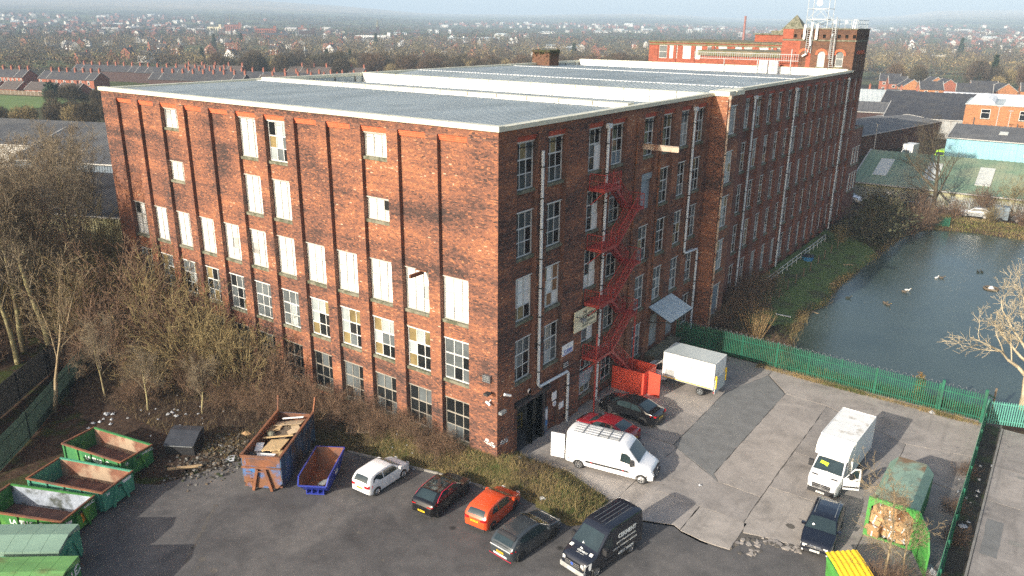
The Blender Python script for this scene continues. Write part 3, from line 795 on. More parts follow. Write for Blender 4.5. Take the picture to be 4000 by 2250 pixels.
# ---- projecting stair bay, x 0..1.5
SX=1.5
wms=MB();wms.use('mortar');outS=[];outS2=[]
FS=lambda u,d,z:(u,33.0-d,z)
wall_rect(wms,FS,0.0,SX,H0,HT,0.0);bricks_rect(0,SX,H0,HT,0.0,[],outS,3)
FT=lambda u,d,z:(SX+d,u,z)
so=[(33.25,35.4,18.4,21.0),(33.1,35.4,13.8,16.8),(33.1,35.4,9.5,12.5),(33.1,35.3,5.2,8.2),(33.0,35.5,.5,3.6)]
so=[(max(a,33.3),b,c,d)for a,b,c,d in so]
wall_rect(wms,FT,33.0,36.6,H0,HT,0.0,so,.2);bricks_rect(33.0,36.6,H0,HT,0.0,so,outS2,4)
wms.face([(SX,36.6,H0),(0,36.6,H0),(0,36.6,HT),(SX,36.6,HT)])
wms.build('wall',mill)
lay_bricks(outS,FS,M['brick_b'],0,mill);lay_bricks(outS2,FT,M['brick_b'],0,mill)
for j,(a,b,c,d)in enumerate(so):
 if j==0:window(FT,a,b,c,d,-.12,1,2,'board_grey',parent=mill)
 elif j==4:window(FT,a,b,c,d,-.12,1,1,'board_blue',parent=mill)
 else:window(FT,a,b,c,d,-.12,3,3,K_light,parent=mill)
cp=MB();cp.use('cream');cp.box(-.3,SX+.12,32.86,34.5,HT,HT+.42);cp.box(-.3,SX+.12,34.75,36.75,HT,HT+.42);cp.build('parapet_cap',mill)
# ---- long yard-side wall beyond the stair bay
LC=[(41.95+3.52*k,41.95+3.52*k+2.22)for k in range(14)]
wl=MB();wl.use('brick_far')
el=[(36.6,LC[0][0])]+[(LC[k][1],LC[k+1][0])for k in range(13)]+[(LC[13][1],91.5)]
w0=(38.6,40.4)
for a,b in el:
 o=[(w0[0],w0[1],z0,z1)for z0,z1 in ROWZ]if a==36.6 else[]
 wall_rect(wl,FB,a,b,H0,21.42,0,o,.25)
wall_rect(wl,FB,36.6,91.5,21.42,HT,0)
for k,(a,b)in enumerate(LC):
 oo=[(a,b,z0-(0 if r<4 else 0),z1)for r,(z0,z1)in enumerate(ROWZ)]
 wall_rect(wl,FB,a,b,H0,21.42,DB,oo,.22)
 for u in(a,b):wl.face([FB(u,0,H0),FB(u,0,21.42),FB(u,DB,21.42),FB(u,DB,H0)])
 cb=MB();cb.use('brick_red_b');cb.box(DB,DB+.18,a+.012,b-.012,21.1,21.40);cb.build('corbel_course',mill)
wl.build('wall',mill)
def Kbl(j,k,r):return 'board_blue' if k<2 else K_light(j,k,r)
for k,(a,b)in enumerate(LC):
 for r,(z0,z1)in enumerate(ROWZ):
  window(FB,a+.02,b-.02,z0+.02,z1-.02,DB-.13,3,3,(Kbl if k>1 else K_dark)if r==4 else(K_light if RB.random()<.5 else K_dark),parent=mill)
for r,(z0,z1)in enumerate(ROWZ):window(FB,w0[0],w0[1],z0,z1,-.18,3,3,K_light,parent=mill)
hs=MB();hs.use('brick_far');hs.face([(-LA,0,H0),(-LA,91.5,H0),(-LA,91.5,HT),(-LA,0,HT)]);hs.face([(0,91.5,H0),(-LA,91.5,H0),(-LA,91.5,HT),(0,91.5,HT)]);hs.build('wall',mill)
# ---- roof: ridged sheets between cream gutters and white parapets
def gutter(a,b,axis):
 """cream box gutter in lengths with small joints along the wall head"""
 n=max(1,int(abs(b-a)/3.6));g=MB();g.use('cream')
 for k in range(n):
  p,q=a+(b-a)*k/n+.004,a+(b-a)*(k+1)/n-.004;j=.004*(k%2)
  if axis=='A':g.box(p,q,-.16-j,.42,HT-.02-j,HT+.30+j)
  elif axis=='B':g.box(-.42,.16+j,p,q,HT-.02-j,HT+.26+j)
  elif axis=='L':g.box(-LA-.12,-LA+.5,p,q,HT-.1-j,HT+.22+j)
 return g.build('gutter',mill)
gutter(-LA-.12,.16,'A');gutter(.425,33.0,'B');gutter(36.8,85.0,'B');gutter(.425,85,'L')
def corr_roof(name,y0,z0,y1,z1,x0=-LA+.5,x1=-.42,pitch=.5,m='roof_sheet'):
 xs=[];n=int((x1-x0)/pitch)
 for k in range(n+1):
  x=x0+k*pitch;xs+=[(x,0),(x+pitch*.55,0),(x+pitch*.62,.10),(x+pitch*.90,.10)]
 xs=[q for q in xs if q[0]<=x1];rb=MB();rb.use(m)
 rb.grid([[(x,y0,z0+h)for x,h in xs],[(x,(y0+y1)/2,(z0+z1)/2+h)for x,h in xs],[(x,y1,z1+h)for x,h in xs]])
 return rb.build(name,mill)
corr_roof('roof_sheet',.42,HT+.0,17.2,HT-.03)
corr_roof('roof_sheet',18.2,HT+.02,31.9,HT-.95)
corr_roof('roof_sheet',33.3,HT-.55,42.2,HT+.12);corr_roof('roof_sheet',42.4,HT+.10,63.8,HT-.12);corr_roof('roof_sheet',64.0,HT-.10,83.0,HT-.65)
def lengths(name,y0,y1,z0,z1,m,x0=-LA+.5,x1=-.42,n=12,cap=None,gap=.09):
 g=MB();g.use(m)
 for k in range(n):
  a,b=x0+(x1-x0)*k/n+gap/2,x0+(x1-x0)*(k+1)/n-gap/2
  g.use(m);g.box(a,b,y0,y1,z0,z1+.003*(k%2))
  if cap:g.use(cap);g.box(a,b,y0-.07,y1+.07,z1+.006,z1+.13)
 g.use('dark_steel')
 for k in range(1,n):x=x0+(x1-x0)*k/n;g.box(x-gap/2+.002,x+gap/2-.002,y0+.03,y1-.03,z0,z1-.01)
 return g.build(name,mill)
lengths('ridge_capping',17.2,18.2,HT+.02,HT+.36,'cream',n=14)
lengths('ridge_flashing',16.55,17.15,HT+.075,HT+.10,'white_render',n=7)
lengths('parapet_wall',32.1,32.9,HT-1.2,HT+.12,'white_render',n=16,cap='cream')
lengths('ridge_flashing',42.05,42.55,HT+.17,HT+.21,'white_render',n=9)
lengths('ridge_flashing',63.6,64.15,HT-.04,HT+.0,'white_render',n=9)
lengths('ridge_flashing',50.0,50.2,HT+.07,HT+.09,'white_render',n=22,gap=.9)
lengths('parapet_wall',83.3,84.1,HT-.9,HT+.30,'white_render',x1=-.3,n=16,cap='cream')
lp=MB();lp.use('roof_sheet');lp.box(-LA+.02,-LA+.42,.5,83.2,HT-1.0,HT-.12)
for k in range(26):lp.use('dark_steel');lp.box(-LA+.42,-LA+.5,2+k*3.2,2.12+k*3.2,HT-.9,HT-.1)
lp.build('side_upstand',mill)
ce=MB();ce.use('black');ce.face([(-LA+.3,.4,HT-1.3),(-.2,.4,HT-1.3),(-.2,84,HT-1.3),(-LA+.3,84,HT-1.3)]);ce.build('roof_deck',mill)
an=thing('brick_annex','lower flat roofed brick annexe at the far end of the mill by the grey fence','building')
ab=MB();ab.use('brick_far');ao=[(92.2+1.8*k,93.4+1.8*k,7.6,10.2)for k in range(3)]+[(92.2+1.8*k,93.4+1.8*k,3.4,6.2)for k in range(3)]
FN=lambda u,d,z:(-.05+d,u,z)
wall_rect(ab,FN,91.5,97.6,H0,13.2,0,ao,.2);ab.face([(-.05,97.6,H0),(-12,97.6,H0),(-12,97.6,13.2),(-.05,97.6,13.2)]);ab.build('wall',an)
for o in ao:window(FN,*o,-.1,2,2,K_light,parent=an)
rb_=MB();rb_.use('roof_sheet');rb_.face([(-.05,91.5,13.0),(-12,91.5,13.0),(-12,97.6,13.0),(-.05,97.6,13.0)]);rb_.use('stone');rb_.box(-.4,.05,91.52,97.7,13.2,13.32);rb_.build('roof',an)
# ------ tower, masts, rear block, stub chimney
TY0,TY1,TX0,TX1,TZ0,TZ1=84.15,91.5,-10.2,0.03,21.0,27.7
tower=thing('water_tower','sooty brick tower with arched windows and slotted parapet rising over the mill roof','tower')
tw=MB();tw.use('soot_brick')
FTW=lambda u,d,z:(u,TY0-d,z);FTE=lambda u,d,z:(TX1+d,u,z)
TOFF=.35
ta=[(-2.42,-1.36,22.65,24.75),(-4.95,-3.90,22.55,24.75)]
slots=[(-9.6+1.02*k,-9.2+1.02*k,26.5,26.98)for k in range(10)]
wall_rect(tw,FTW,TX0,TX1,TZ0,26.3,0,ta,.25);wall_rect(tw,FTW,TX0,TX1,26.3,TZ1,.06,slots,.3)
tw.face([FTW(TX0,.06,26.3),FTW(TX1,.06,26.3),FTW(TX1,0,26.3),FTW(TX0,0,26.3)])
ea=[(86.0+1.5*k,86.8+1.5*k,22.6,24.4)for k in range(3)];es=[(84.9+.75*k,85.25+.75*k,26.5,26.98)for k in range(9)]
wall_rect(tw,FTE,TY0,TY1,TZ0,26.3,0,ea,.25);wall_rect(tw,FTE,TY0,TY1,26.3,TZ1,.06,es,.3)
tw.face([(TX0,TY0,TZ0),(TX0,TY1,TZ0),(TX0,TY1,TZ1),(TX0,TY0,TZ1)]);tw.face([(TX0,TY1,TZ0),(TX1,TY1,TZ0),(TX1,TY1,TZ1),(TX0,TY1,TZ1)])
tw.build('wall',tower)
tb=MB();tb.use('black');tb.face([(TX0,TY0+.3,TZ1-.3),(TX1-.3,TY0+.3,TZ1-.3),(TX1-.3,TY1,TZ1-.3),(TX0,TY1,TZ1-.3)]);tb.face([FTW(TX0,-.25,26.4),FTW(TX1,-.25,26.4),FTW(TX1,-.25,27.1),FTW(TX0,-.25,27.1)]);tb.face([FTE(TY0,-.25,22),FTE(TY1,-.25,22),FTE(TY1,-.25,27.1),FTE(TY0,-.25,27.1)]);tb.build('roof',tower)
st=MB();st.use('stone');st.box(TX0-.1,TX1+.12,TY0-.14,TY1+.1,TZ1,TZ1+.14);st.box(TX0,TX1+.09,TY0-.085,TY0-.005,26.08,26.28);st.box(TX1+.002,TX1+.085,TY0,TY1,26.08,26.28);st.use('soot_brick');st.box(TX1+.003,TX1+.07,TY0,TY1,21.9,22.1);st.build('string_course',tower)
bp=MB();bp.use('bright_brick');bp.box(TX0-.02,-7.55,TY0-.03,TY0-.002,TZ0,26.07);bp.box(TX0-.02,-8.7,TY0-.09,TY0-.062,26.32,TZ1-.02);bp.box(-6.55,-5.9,TY0-.03,TY0-.002,22.3,24.3);bp.build('brick_patch',tower)
def arch(fn,uc,zc,r,parent,w=.3,m='brick_red',d=.05):
 for k in range(9):
  a0,a1=math.pi*k/9+.015,math.pi*(k+1)/9-.015
  ab2=MB();ab2.use(m)
  ab2.prism([(uc+rr_*math.cos(a),zc+rr_*math.sin(a))for rr_,a in((r,a0),(r+w,a0),(r+w,a1),(r,a1))],lambda u,v,w2:fn(u,w2,v),0.003,d)
  ab2.build('arch_stone',parent)
for uc in(-1.89,-4.43,-6.9):arch(FTW,uc,24.2,.55,tower)
for k in range(3):arch(FTE,86.4+1.5*k,24.3,.42,tower,.2)
tp=MB();tp.use('soot_brick')
for uc,(a,b,c,d)in zip((-1.89,-4.43),ta):
 r=(b-a)/2
 for s in(1,-1):
  P=[((a+b)/2+s*r,24.2),((a+b)/2+s*r,d)]+[((a+b)/2+s*r*math.sin(t),24.2+r*math.cos(t))for t in(0.0,.4,.8,1.2)]
  tp.prism(P,lambda u,v,w2:FTW(u,w2,v),-.12,-.003)
tp.build('spandrel',tower)
window(FTW,-2.42,-1.36,22.65,24.75,-.2,1,2,'glass_grey',parent=tower,sill=True,lintel=False)
window(FTW,-4.95,-3.90,22.55,24.75,-.2,1,1,'glass_pale',parent=tower,sill=True,lintel=False)
for o in ea:window(FTE,*o,-.2,1,2,'black',parent=tower,sill=False,lintel=False)
def ladder(name,label,p0,p1,w,side,n,cat='ladder',m='steel',r=.035):
 t=thing(name,label,cat);p0,p1=Vector(p0),Vector(p1);s=Vector(side)*w/2;b=MB();b.use(m);b.bar(p0+s,p1+s,r*2);b.bar(p0-s,p1-s,r*2);b.build('rail',t)
 g=MB();g.use(m)
 for k in range(n):q=p0+(p1-p0)*(k+.5)/n;g.bar(q-s,q+s,r*1.2)
 g.build('rung',t);return t
t=ladder('cable_ladder','steel cable ladder with fat white duct climbing the tower front',(-6.3,TY0-.22,24.4),(-6.3,TY0-.3,28.4),.75,(1,0,0),14)
b=MB();b.use('white_render');b.tube([(-6.05,TY0-.42,28.6),(-6.05,TY0-.45,27.5),(-6.15,TY0-.45,26.4),(-6.05,TY0-.45,25.4),(-6.4,TY0-.45,24.3),(-7.0,TY0-.45,23.95)],.13,8);b.build('duct',t,smooth=True)
t=ladder('access_ladder','caged steel access ladder right of the white duct on the tower',(-2.9,TY0-.2,22.5),(-2.9,TY0-.25,28.1),.55,(1,0,0),20)
b=MB();b.use('steel');b.bar((-2.65,TY0-.6,23.0),(-2.75,TY0-.65,29.4),.09);b.bar((-3.3,TY0-.5,23.8),(-3.2,TY0-.5,28.2),.05);b.box(-3.35,-2.6,TY0-.62,TY0-.1,23.75,23.82);b.box(-3.25,-3.0,TY0-.5,TY0-.3,26.75,27.1);b.build('cage',t)
mast=thing('lattice_mast','grey steel lattice mast carrying a dish on the tower roof','mast',(-6.0,87.0,TZ1+.1))
b=MB();b.use('steel');X=(-1.5,1.45);Yy=(-1.4,1.4)
for x in X:
 for y in Yy:b=MB();b.use('steel');b.bar((x,y,0),(x,y,5.6),.07);b.build('leg',mast)
b=MB();b.use('steel')
for z in(1.2,2.7,4.2,5.5):
 for y in Yy:b.bar((X[0],y,z),(X[1],y,z),.06)
 for x in X:b.bar((x,Yy[0],z),(x,Yy[1],z),.06)
for y in Yy:b.bar((X[0],y,1.2),(0,y,2.7),.05);b.bar((X[1],y,1.2),(0,y,2.7),.05);b.bar((X[0],y,0),(X[1],y,1.2),.05);b.bar((X[1],y,0),(X[0],y,1.2),.05)
b.box(-1.2,1.2,-1.2,1.2,1.22,1.32);b.build('brace',mast)
b=MB();b.use('white_render');rows=[]
for k in range(6):a=k/5*1.2;rows.append([(.45*math.sin(a)*math.cos(q)+.15,-1.5-.3*(1-math.cos(a))-.1,3.5+.45*math.sin(a)*math.sin(q))for q in(6.283*j/14 for j in range(14))])
b.grid(rows,close_u=True);b.box(0,.3,-1.5,-1.1,3.2,3.8);b.build('dish',mast,smooth=True)
for x,y,lab in((-7.05,TY0-.35,'white panel aerial on the tower parapet left of the duct'),(-5.35,TY0-.35,'white panel aerial on the tower parapet right of the duct')):
 b=MB();b.use('white_render');b.box(x-.15,x+.15,y-.12,y+.12,26.3,28.3);b.use('steel');b.bar((x,y+.14,26.2),(x,y+.14,28.6),.07);tag(b.build('panel_aerial'),lab,'aerial','aerials on the tower')
rl=thing('roof_railing','thin steel railing along the tower roof with two white diamond aerials','railing',(0,0,TZ1+.14));b=MB();b.use('steel')
for k in range(6):x=-4.2+k*.82;b.bar((x,84.4,0),(x,84.4,1.15),.05)
for z in(.6,1.12):b.bar((-4.2,84.4,z),(-.1,84.4,z),.045);b.bar((-.1,84.4,z),(-.1,91,z),.045)
for k in range(6):b.bar((-.1,85.5+k,0),(-.1,85.5+k,1.15),.05)
b.build('rail',rl);b=MB();b.use('white_render')
for x in(-3.1,-1.6):b.prism([(x,.62),(x+.24,.86),(x,1.1),(x-.24,.86)],lambda u,v,w:(u,w,v),84.25,84.33)
for x in(-.45,-.75):b.bar((x,84.6,0),(x+.12,84.6,1.2),.11)
b.build('aerial',rl)
tr=thing('cable_tray','long horizontal steel cable tray on posts above the white rear parapet','cable tray');b=MB();b.use('steel')
for z in(23.25,24.15):b.bar((-23.3,83.0,z),(-7.2,83.0,z),.08)
for k in range(48):x=-23.3+k*.34;b.bar((x,83.0,23.25),(x,83.0,24.15),.05)
b.bar((-14.6,83,23.25),(-13.6,82.6,24.1),.06);b.build('rail',tr);b=MB();b.use('steel')
for x in(-18.4,-13.2,-10.2,-8.3):b=MB();b.use('steel');b.bar((x,83.0,HT-.9),(x,83.0,24.9 if x==-8.3 else 23.3),.11);b.build('post',tr)
for k,x in enumerate((-12.0,-10.5)):
 t=thing('cooling_unit',['white twin fan cooling unit behind the rear parapet, the left one','white twin fan cooling unit behind the rear parapet, nearer the tower'][k],'air conditioner',(x,82.3,HT-.65),group='cooling units by the tower')
 b=MB();b.use('white_render');b.box(-.6,.6,-.35,.35,.15,1.9);b.use('steel');b.box(-.6,-.5,-.3,.3,0,.15);b.box(.5,.6,-.3,.3,0,.15);b.build('casing',t)
 for z in(.6,1.45):
  b=MB();b.use('board_grey');b.disc((0,-.356,z),(0,-1,0),.36,18);b.use('steel');b.disc((0,-.362,z),(0,-1,0),.36,18,.31);b.disc((0,-.363,z),(0,-1,0),.1,10)
  for j in range(6):a=j*1.047;b.bar((.1*math.cos(a),-.36,z+.1*math.sin(a)),(.32*math.cos(a),-.36,z+.32*math.sin(a)),.03)
  b.build('fan',t)
RY=118.0
rear=thing('rear_mill','bright red brick mill wing with pale boarded windows behind the grey roof','mill')
b=MB();b.use('bright_brick');FR=lambda u,d,z:(u,RY-d,z);RX0,RX1=-48.3,-13.0
ro=[];u=-46.0
for k in range(17):
 ro.append((u,u+1.75,21.6,24.1));ro.append((u,u+1.75,17.2,19.9));u+=2.28 if k%2==0 else 2.95
ro=[o for o in ro if o[1]<RX1-.5]
wall_rect(b,FR,RX0,RX1,-1,24.7,0,ro,.2)
for k in range(9):u=-46.6+k*4.1;b.box(u-.32,u+.32,RY-.12,RY,12,24.2)
b.face([(RX0,RY,-1),(RX0,RY+30,-1),(RX0,RY+30,24.7),(RX0,RY,24.7)]);b.face([(RX1,RY,-1),(RX1,RY+30,-1),(RX1,RY+30,24.7),(RX1,RY,24.7)]);b.build('wall',rear)
def Krear(j,k,r):return 'glass_pale'
for i,o in enumerate(ro):window(FR,*o,-.15,1,2,RB.choice(['glass_pale','board_white','board_white','board_white','glass_pale','sign_cream0','glass_grey']).replace('sign_cream0','cream'),parent=rear,sill=False)
b=MB();b.use(mat('weedy_roof',(.17,.14,.09),.95,var=.35,scale=1.5,col2=(.11,.115,.05),f2=.5,scale2=.8));b.box(RX0-.15,RX1+.1,RY-.2,RY+30,24.7,24.95);b.box(RX0,RX1,RY-.12,RY,24.2,24.5);b.build('roof',rear)
b=MB();b.use('bright_brick');b.box(-31,-12,RY+14,RY+22,24.95,26.4);b.use('stone');b.box(-31.3,-11.8,RY+13.7,RY+22.3,26.4,26.6);b.box(-28,-18,RY+15,RY+21,26.6,27.2);b.build('lantern_block',rear)
b=MB();b.use('stone');P=[(-26.5,RY+16,27.2),(-21.5,RY+16,27.2),(-21.5,RY+20,27.2),(-26.5,RY+20,27.2)]
for k in range(4):b.face([P[k],P[(k+1)%4],(-24,RY+18,30.4)])
b.build('pyramid_roof',rear)
lo=thing('rear_parapet_block','low brick parapet block with weedy coping behind the cable tray','building')
b=MB();b.use('bright_brick');b.box(-24.5,-9.9,88,100,15,23.5);b.build('wall',lo);b=MB();b.use(bpy.data.materials['weedy_roof']);b.box(-24.8,-9.9,87.7,100,23.5,24.25);b.build('coping',lo)
sc_=thing('mossy_chimney','square mossy brick chimney stub overgrown at the top, behind the roof edge','chimney',(-43.6,71.5,0))
b=MB();b.use('soot_brick');b.box(-1.6,1.6,-1.4,1.4,15,23.8);b.build('stack',sc_);b=MB();b.use('moss');b.box(-1.72,1.72,-1.52,1.52,23.8,24.1);b.build('coping',sc_)
mo=MB();mo.use(mat('ivy',(.05,.055,.02),.9,var=.5,scale=5))
rq=random.Random(5)
for k in range(260):
 a=rq.uniform(-1.7,1.7);f=rq.choice([0,1]);x,y=(a,-1.46)if f else(1.66,a*.8);z=24.1-abs(rq.gauss(0,.6));s=rq.uniform(.1,.28)
 q=[Vector((x,y,z))+Vector((rq.uniform(-s,s),rq.uniform(-s,s)-.05,rq.uniform(-s,s)))for _ in range(3)];mo.face(q)
o=mo.build('ivy',sc_);o['kind']='stuff'
# ------ fences, escape stair, hoarding, canopy, signs, pipes
M['green_steel']=mat('green_steel',(.012,.115,.065),.45,var=.25,scale=1.2,col2=(.02,.085,.05),f2=.6,scale2=.5)
M['turq_steel']=mat('turquoise_steel',(.10,.33,.26),.5,var=.15,scale=1.2)
M['pale_steel']=mat('pale_galvanised',(.30,.315,.32),.5,.2,var=.12,scale=2)
M['dark_green']=mat('dark_green_mesh',(.018,.045,.035),.6,var=.4,scale=1.5)
def pale_mesh(name,h,w,m,tip=True,d=.025):
 b=MB();b.use(m);t=.16 if tip else 0
 P=[(-w/2,0),(w/2,0),(w/2,h-t),(0,h),(-w/2,h-t)]if tip else[(-w/2,0),(w/2,0),(w/2,h),(-w/2,h)]
 b.prism(P,lambda u,v,q:(u,q,v),-d/2,d/2)
 o=b.build(name);me=o.data;bpy.data.objects.remove(o);return me
def palisade(name,label,pts,h,m,step=.155,w=.07,group=None,zfn=None,post=2.75,single=True,part_name='pale',rail_z=(.35,1.75),cat='fence',tip=True):
 root=thing(name,label,cat,group=group);me=pale_mesh(part_name,h,w,m,tip);n_tot=0
 rb=MB();rb.use(m);merged=MB();merged.use(m)
 zf=zfn or(lambda x,y:Z0)
 for a,b in zip(pts,pts[1:]):
  L=math.dist(a,b);n=int(L/step);ang=math.atan2(b[1]-a[1],b[0]-a[0])
  for k in range(n):
   t=(k+.5)/n;x,y=a[0]+(b[0]-a[0])*t,a[1]+(b[1]-a[1])*t
   if single and n_tot<300:
    link(part_name,me,root,(x,y,zf(x,y)+.05),ang+random.gauss(0,.03));n_tot+=1
   else:
    T=Matrix.Translation((x,y,zf(x,y)+.05))@Matrix.Rotation(ang,4,'Z');merged.box(-w/2,w/2,-.012,.012,0,h-.04,T)
  nx_,ny_=-math.sin(ang)*.05,math.cos(ang)*.05
  for z in rail_z:rb.bar((a[0]+nx_,a[1]+ny_,zf(*a)+z),(b[0]+nx_,b[1]+ny_,zf(*b)+z),.05)
  m2=max(1,int(L/post))
  for k in range(m2+1):
   t=k/m2;x,y=a[0]+(b[0]-a[0])*t,a[1]+(b[1]-a[1])*t
   pb=MB();pb.use(m);pb.box(-.05,.05,-.05,.05,0,h+.02);o=pb.build('post',root,loc=(x+nx_*1.9,y+ny_*1.9,zf(x,y)),rz=ang)
 if merged.f:o=merged.build(part_name+'_run',root);o['kind']='stuff'
 rb.build('rail',root);return root
gf=palisade('palisade_fence','long dark green steel palisade fence with razor wire between yard and pond',[(.3,28.35),(9.9,28.4),(18.2,28.0),(22.9,27.9)],2.35,'green_steel')
wr=MB();wr.use('steel');pts=[]
for k in range(520):
 t=k/519;x=.6+t*25;y=28.4-.022*(x-.6);a=k*.62
 pts.append((x+.05*math.sin(k),y+.1*math.cos(a),Z0+2.42+.14*math.sin(a)))
wr.tube(pts,.011,3,False);o=wr.build('razor_wire',gf)
gt=thing('palisade_gate','green palisade gate with two heavy posts at the pond end of the yard','gate')
for x,w in((23.1,.2),(26.05,.22)):
 b=MB();b.use('green_steel');b.box(x-w/2,x+w/2,27.7,27.7+w,Z0,Z0+2.75);b.build('post',gt)
gm=pale_mesh('pale',2.3,.07,'green_steel')
for k in range(17):link('pale',gm,gt,(23.35+k*.155,27.78,Z0+.12))
b=MB();b.use('green_steel');b.bar((23.2,27.82,Z0+.35),(25.95,27.82,Z0+.35),.07);b.bar((23.2,27.82,Z0+1.9),(25.95,27.82,Z0+1.9),.07);b.build('rail',gt)
b=MB();b.use('green_steel');b.bar((26.05,27.9,Z0+2.4),(26.6,30.3,Z0+1.2),.1);b.use('wood_dark');b.bar((26.55,30.2,-1.6),(26.55,30.2,Z0+2.1),.14);b.build('stay',gt)
palisade('palisade_fence','turquoise palisade fence with pale pointed tops along the road at right',[(26.3,27.75),(29.2,28.75),(40.5,31.0)],1.95,'turq_steel',.16,.085,part_name='pale')
palisade('palisade_fence','green palisade fence seen edge-on beside the road at right',[(26.28,27.3),(26.35,15.5),(26.33,9.0),(26.4,-6.0)],2.3,'green_steel',.155)
palisade('palisade_fence','pale galvanised palisade fence beyond the pond under the green shed roof',[(-4.0,109.4),(10,109.2),(24,110.3),(62,113.0)],2.4,'pale_steel',.22,.10,zfn=lambda x,y:-.8,single=True)
palisade('palisade_fence','dark green slatted fence behind the skips at the wood edge',[(-26.6,-20.3),(-29.8,-16.8),(-33.4,-13.2),(-39.3,-7.3),(-44.5,-1.0)],2.2,'dark_green',.11,.075,post=3.0,part_name='slat',tip=False,zfn=lambda x,y:-1.0)
palisade('palisade_fence','tall dark mesh fence climbing along the wood, behind the slatted one',[(-31.5,-20.5),(-34.8,-16.9),(-36.9,-14.4),(-39.9,-10.8),(-45.5,-4.2)],2.4,'dark_steel',.12,.10,post=3.2,part_name='slat',tip=False,zfn=lambda x,y:-1.0)
palisade('palisade_fence','short green fence stub standing in the far corner of the pond',[(11.6,97.3),(14.4,98.2)],2.2,'green_steel',.16,.09,zfn=lambda x,y:-1.9)
sg=thing('fence_sign','small white notice fixed on the pale fence beyond the pond','sign',(3.3,109.05,0));b=MB();b.use('white_render');b.box(-.4,.4,-.03,0,.5,1.05);b.build('board',sg)
# ---- fire escape -----------------
esc=thing('fire_escape','dark red steel fire escape zigzagging up the yard side of the mill','fire escape')
LV=[16.9,12.45,8.15,3.75];MID=[14.6,10.15,5.85]
def railing(b,a,c,h=1.0,n=None,diag=True):
 a,c=Vector(a),Vector(c);up=Vector((0,0,h));b.bar(a+up,c+up,.05);b.bar(a+up*.5,c+up*.5,.03)
 L=(c-a).length;n=n or max(2,int(L/.22))
 for k in range(n+1):q=a+(c-a)*k/n;b.bar(q,q+up,.05 if k in(0,n)else .018)
def flight(y0,z0,y1,z1,x0,x1):
 b=MB();b.use('red_oxide');n=11
 for x in(x0,x1):b.bar((x,y0,z0-.1),(x,y1,z1-.1),.05,.22)
 b.build('stringer',esc)
 for k in range(1,n+1):
  t=k/(n+1);y=y0+(y1-y0)*t;z=z0+(z1-z0)*t;s=MB();s.use('red_oxide');s.box(x0+.025,x1-.025,y-.13,y+.13,z-.03,z);s.build('tread',esc)
 b=MB();b.use('red_oxide')
 for x in(x0,x1):railing(b,(x,y0,z0),(x,y1,z1),.95)
 b.build('railing',esc)
for k,z in enumerate(LV):
 b=MB();b.use('red_oxide');b.box(.02,1.3,10.95,13.4,z-.08,z);b.bar((1.3,10.95,z-.13),(1.3,13.4,z-.13),.07,.26);b.bar((.02,10.95,z-.13),(1.3,10.95,z-.13),.07,.26)
 b.bar((.1,11.1,z-1.3),(1.25,11.1,z-.2),.07);b.bar((.1,13.2,z-1.3),(1.25,13.2,z-.2),.07);b.build('landing',esc)
 b=MB();b.use('red_oxide');railing(b,(.05,10.98,z),(1.28,10.98,z));railing(b,(1.28,10.98,z),(1.28,13.4 if k==0 else 12.9,z));b.build('railing',esc)
for k,z in enumerate(MID):
 b=MB();b.use('red_oxide');b.box(.02,1.38,16.2,17.3,z-.08,z);b.bar((1.38,16.2,z-.1),(1.38,17.3,z-.1),.06,.2);b.bar((.1,17.2,z-1.2),(1.3,17.2,z-.15),.07);b.build('landing',esc)
 b=MB();b.use('red_oxide');railing(b,(1.36,16.2,z),(1.36,17.28,z));railing(b,(.05,17.28,z),(1.36,17.28,z));b.build('railing',esc)
 flight(13.4,LV[k],16.25,z,.08,.66);flight(16.25,z,13.3,LV[k+1],.78,1.36)
flight(13.4,LV[3],17.6,Z0+1.2,.5,1.25)
for x,y in((1.25,11.0),(1.3,17.2)):b=MB();b.use('red_oxide');b.bar((x,y,Z0),(x,y,5.8),.1);b.build('leg',esc)
# ---- red hoarding round the stair foot
ho=thing('red_hoarding','bright red panelled hoarding around the foot of the fire escape','hoarding')
for x0,x1 in((.05,.98),(1.0,1.98),(2.0,2.98)):
 b=MB();b.use('red_panel');b.box(x0,x1,16.05,16.12,Z0,Z0+2.02);b.build('panel',ho)
for y0,y1 in((16.13,17.2),(17.22,18.3)):
 b=MB();b.use('red_panel');b.box(2.91,2.98,y0,y1,Z0,Z0+2.02);b.build('panel',ho)
b=MB();b.use('red_panel');b.box(.4,2.9,18.24,18.31,Z0,Z0+2.02);b.build('panel',ho)
b=MB();b.use('red_panel');b.box(0,1.15,-.03,.03,0,2.05);b.build('gate_leaf',ho,loc=(3.05,16.75,Z0),rz=R(-8))
# ---- canopy over the loading doors
ca=thing('loading_canopy','pale blue grey corrugated canopy over the two loading shutters','canopy')
M['canopy']=mat('canopy_sheet',(.38,.46,.50),.5,var=.12,scale=1.2,col2=(.30,.36,.38),f2=.6,scale2=1)
for k in range(5):
 y=22.3+k*.96;b=MB();b.use('canopy');rows=[]
 for j in range(13):yy_=y+j*.078;h=.02*(j%2);rows.append([(.05,yy_,4.45+h),(2.25,yy_,3.45+h)])
 b.grid(rows);b.build('roof_sheet',ca)
b=MB();b.use('dark_steel')
for y in(22.35,24.7,27.0):b.bar((.02,y,3.0),(2.15,y,3.42),.07);b.bar((.05,y,4.38),(2.2,y,3.4),.07)
b.bar((2.2,22.3,3.38),(2.2,27.1,3.38),.09);b.build('bracket',ca)
b=MB();b.use('wood_dark');b.box(0.02,1.0,22.2,27.6,Z0,-.1);b.use('stone');b.box(0.02,1.05,22.15,27.65,-.1,.05);tag(b.build('loading_dock'),'low brick loading dock with stone edge under the canopy','dock')
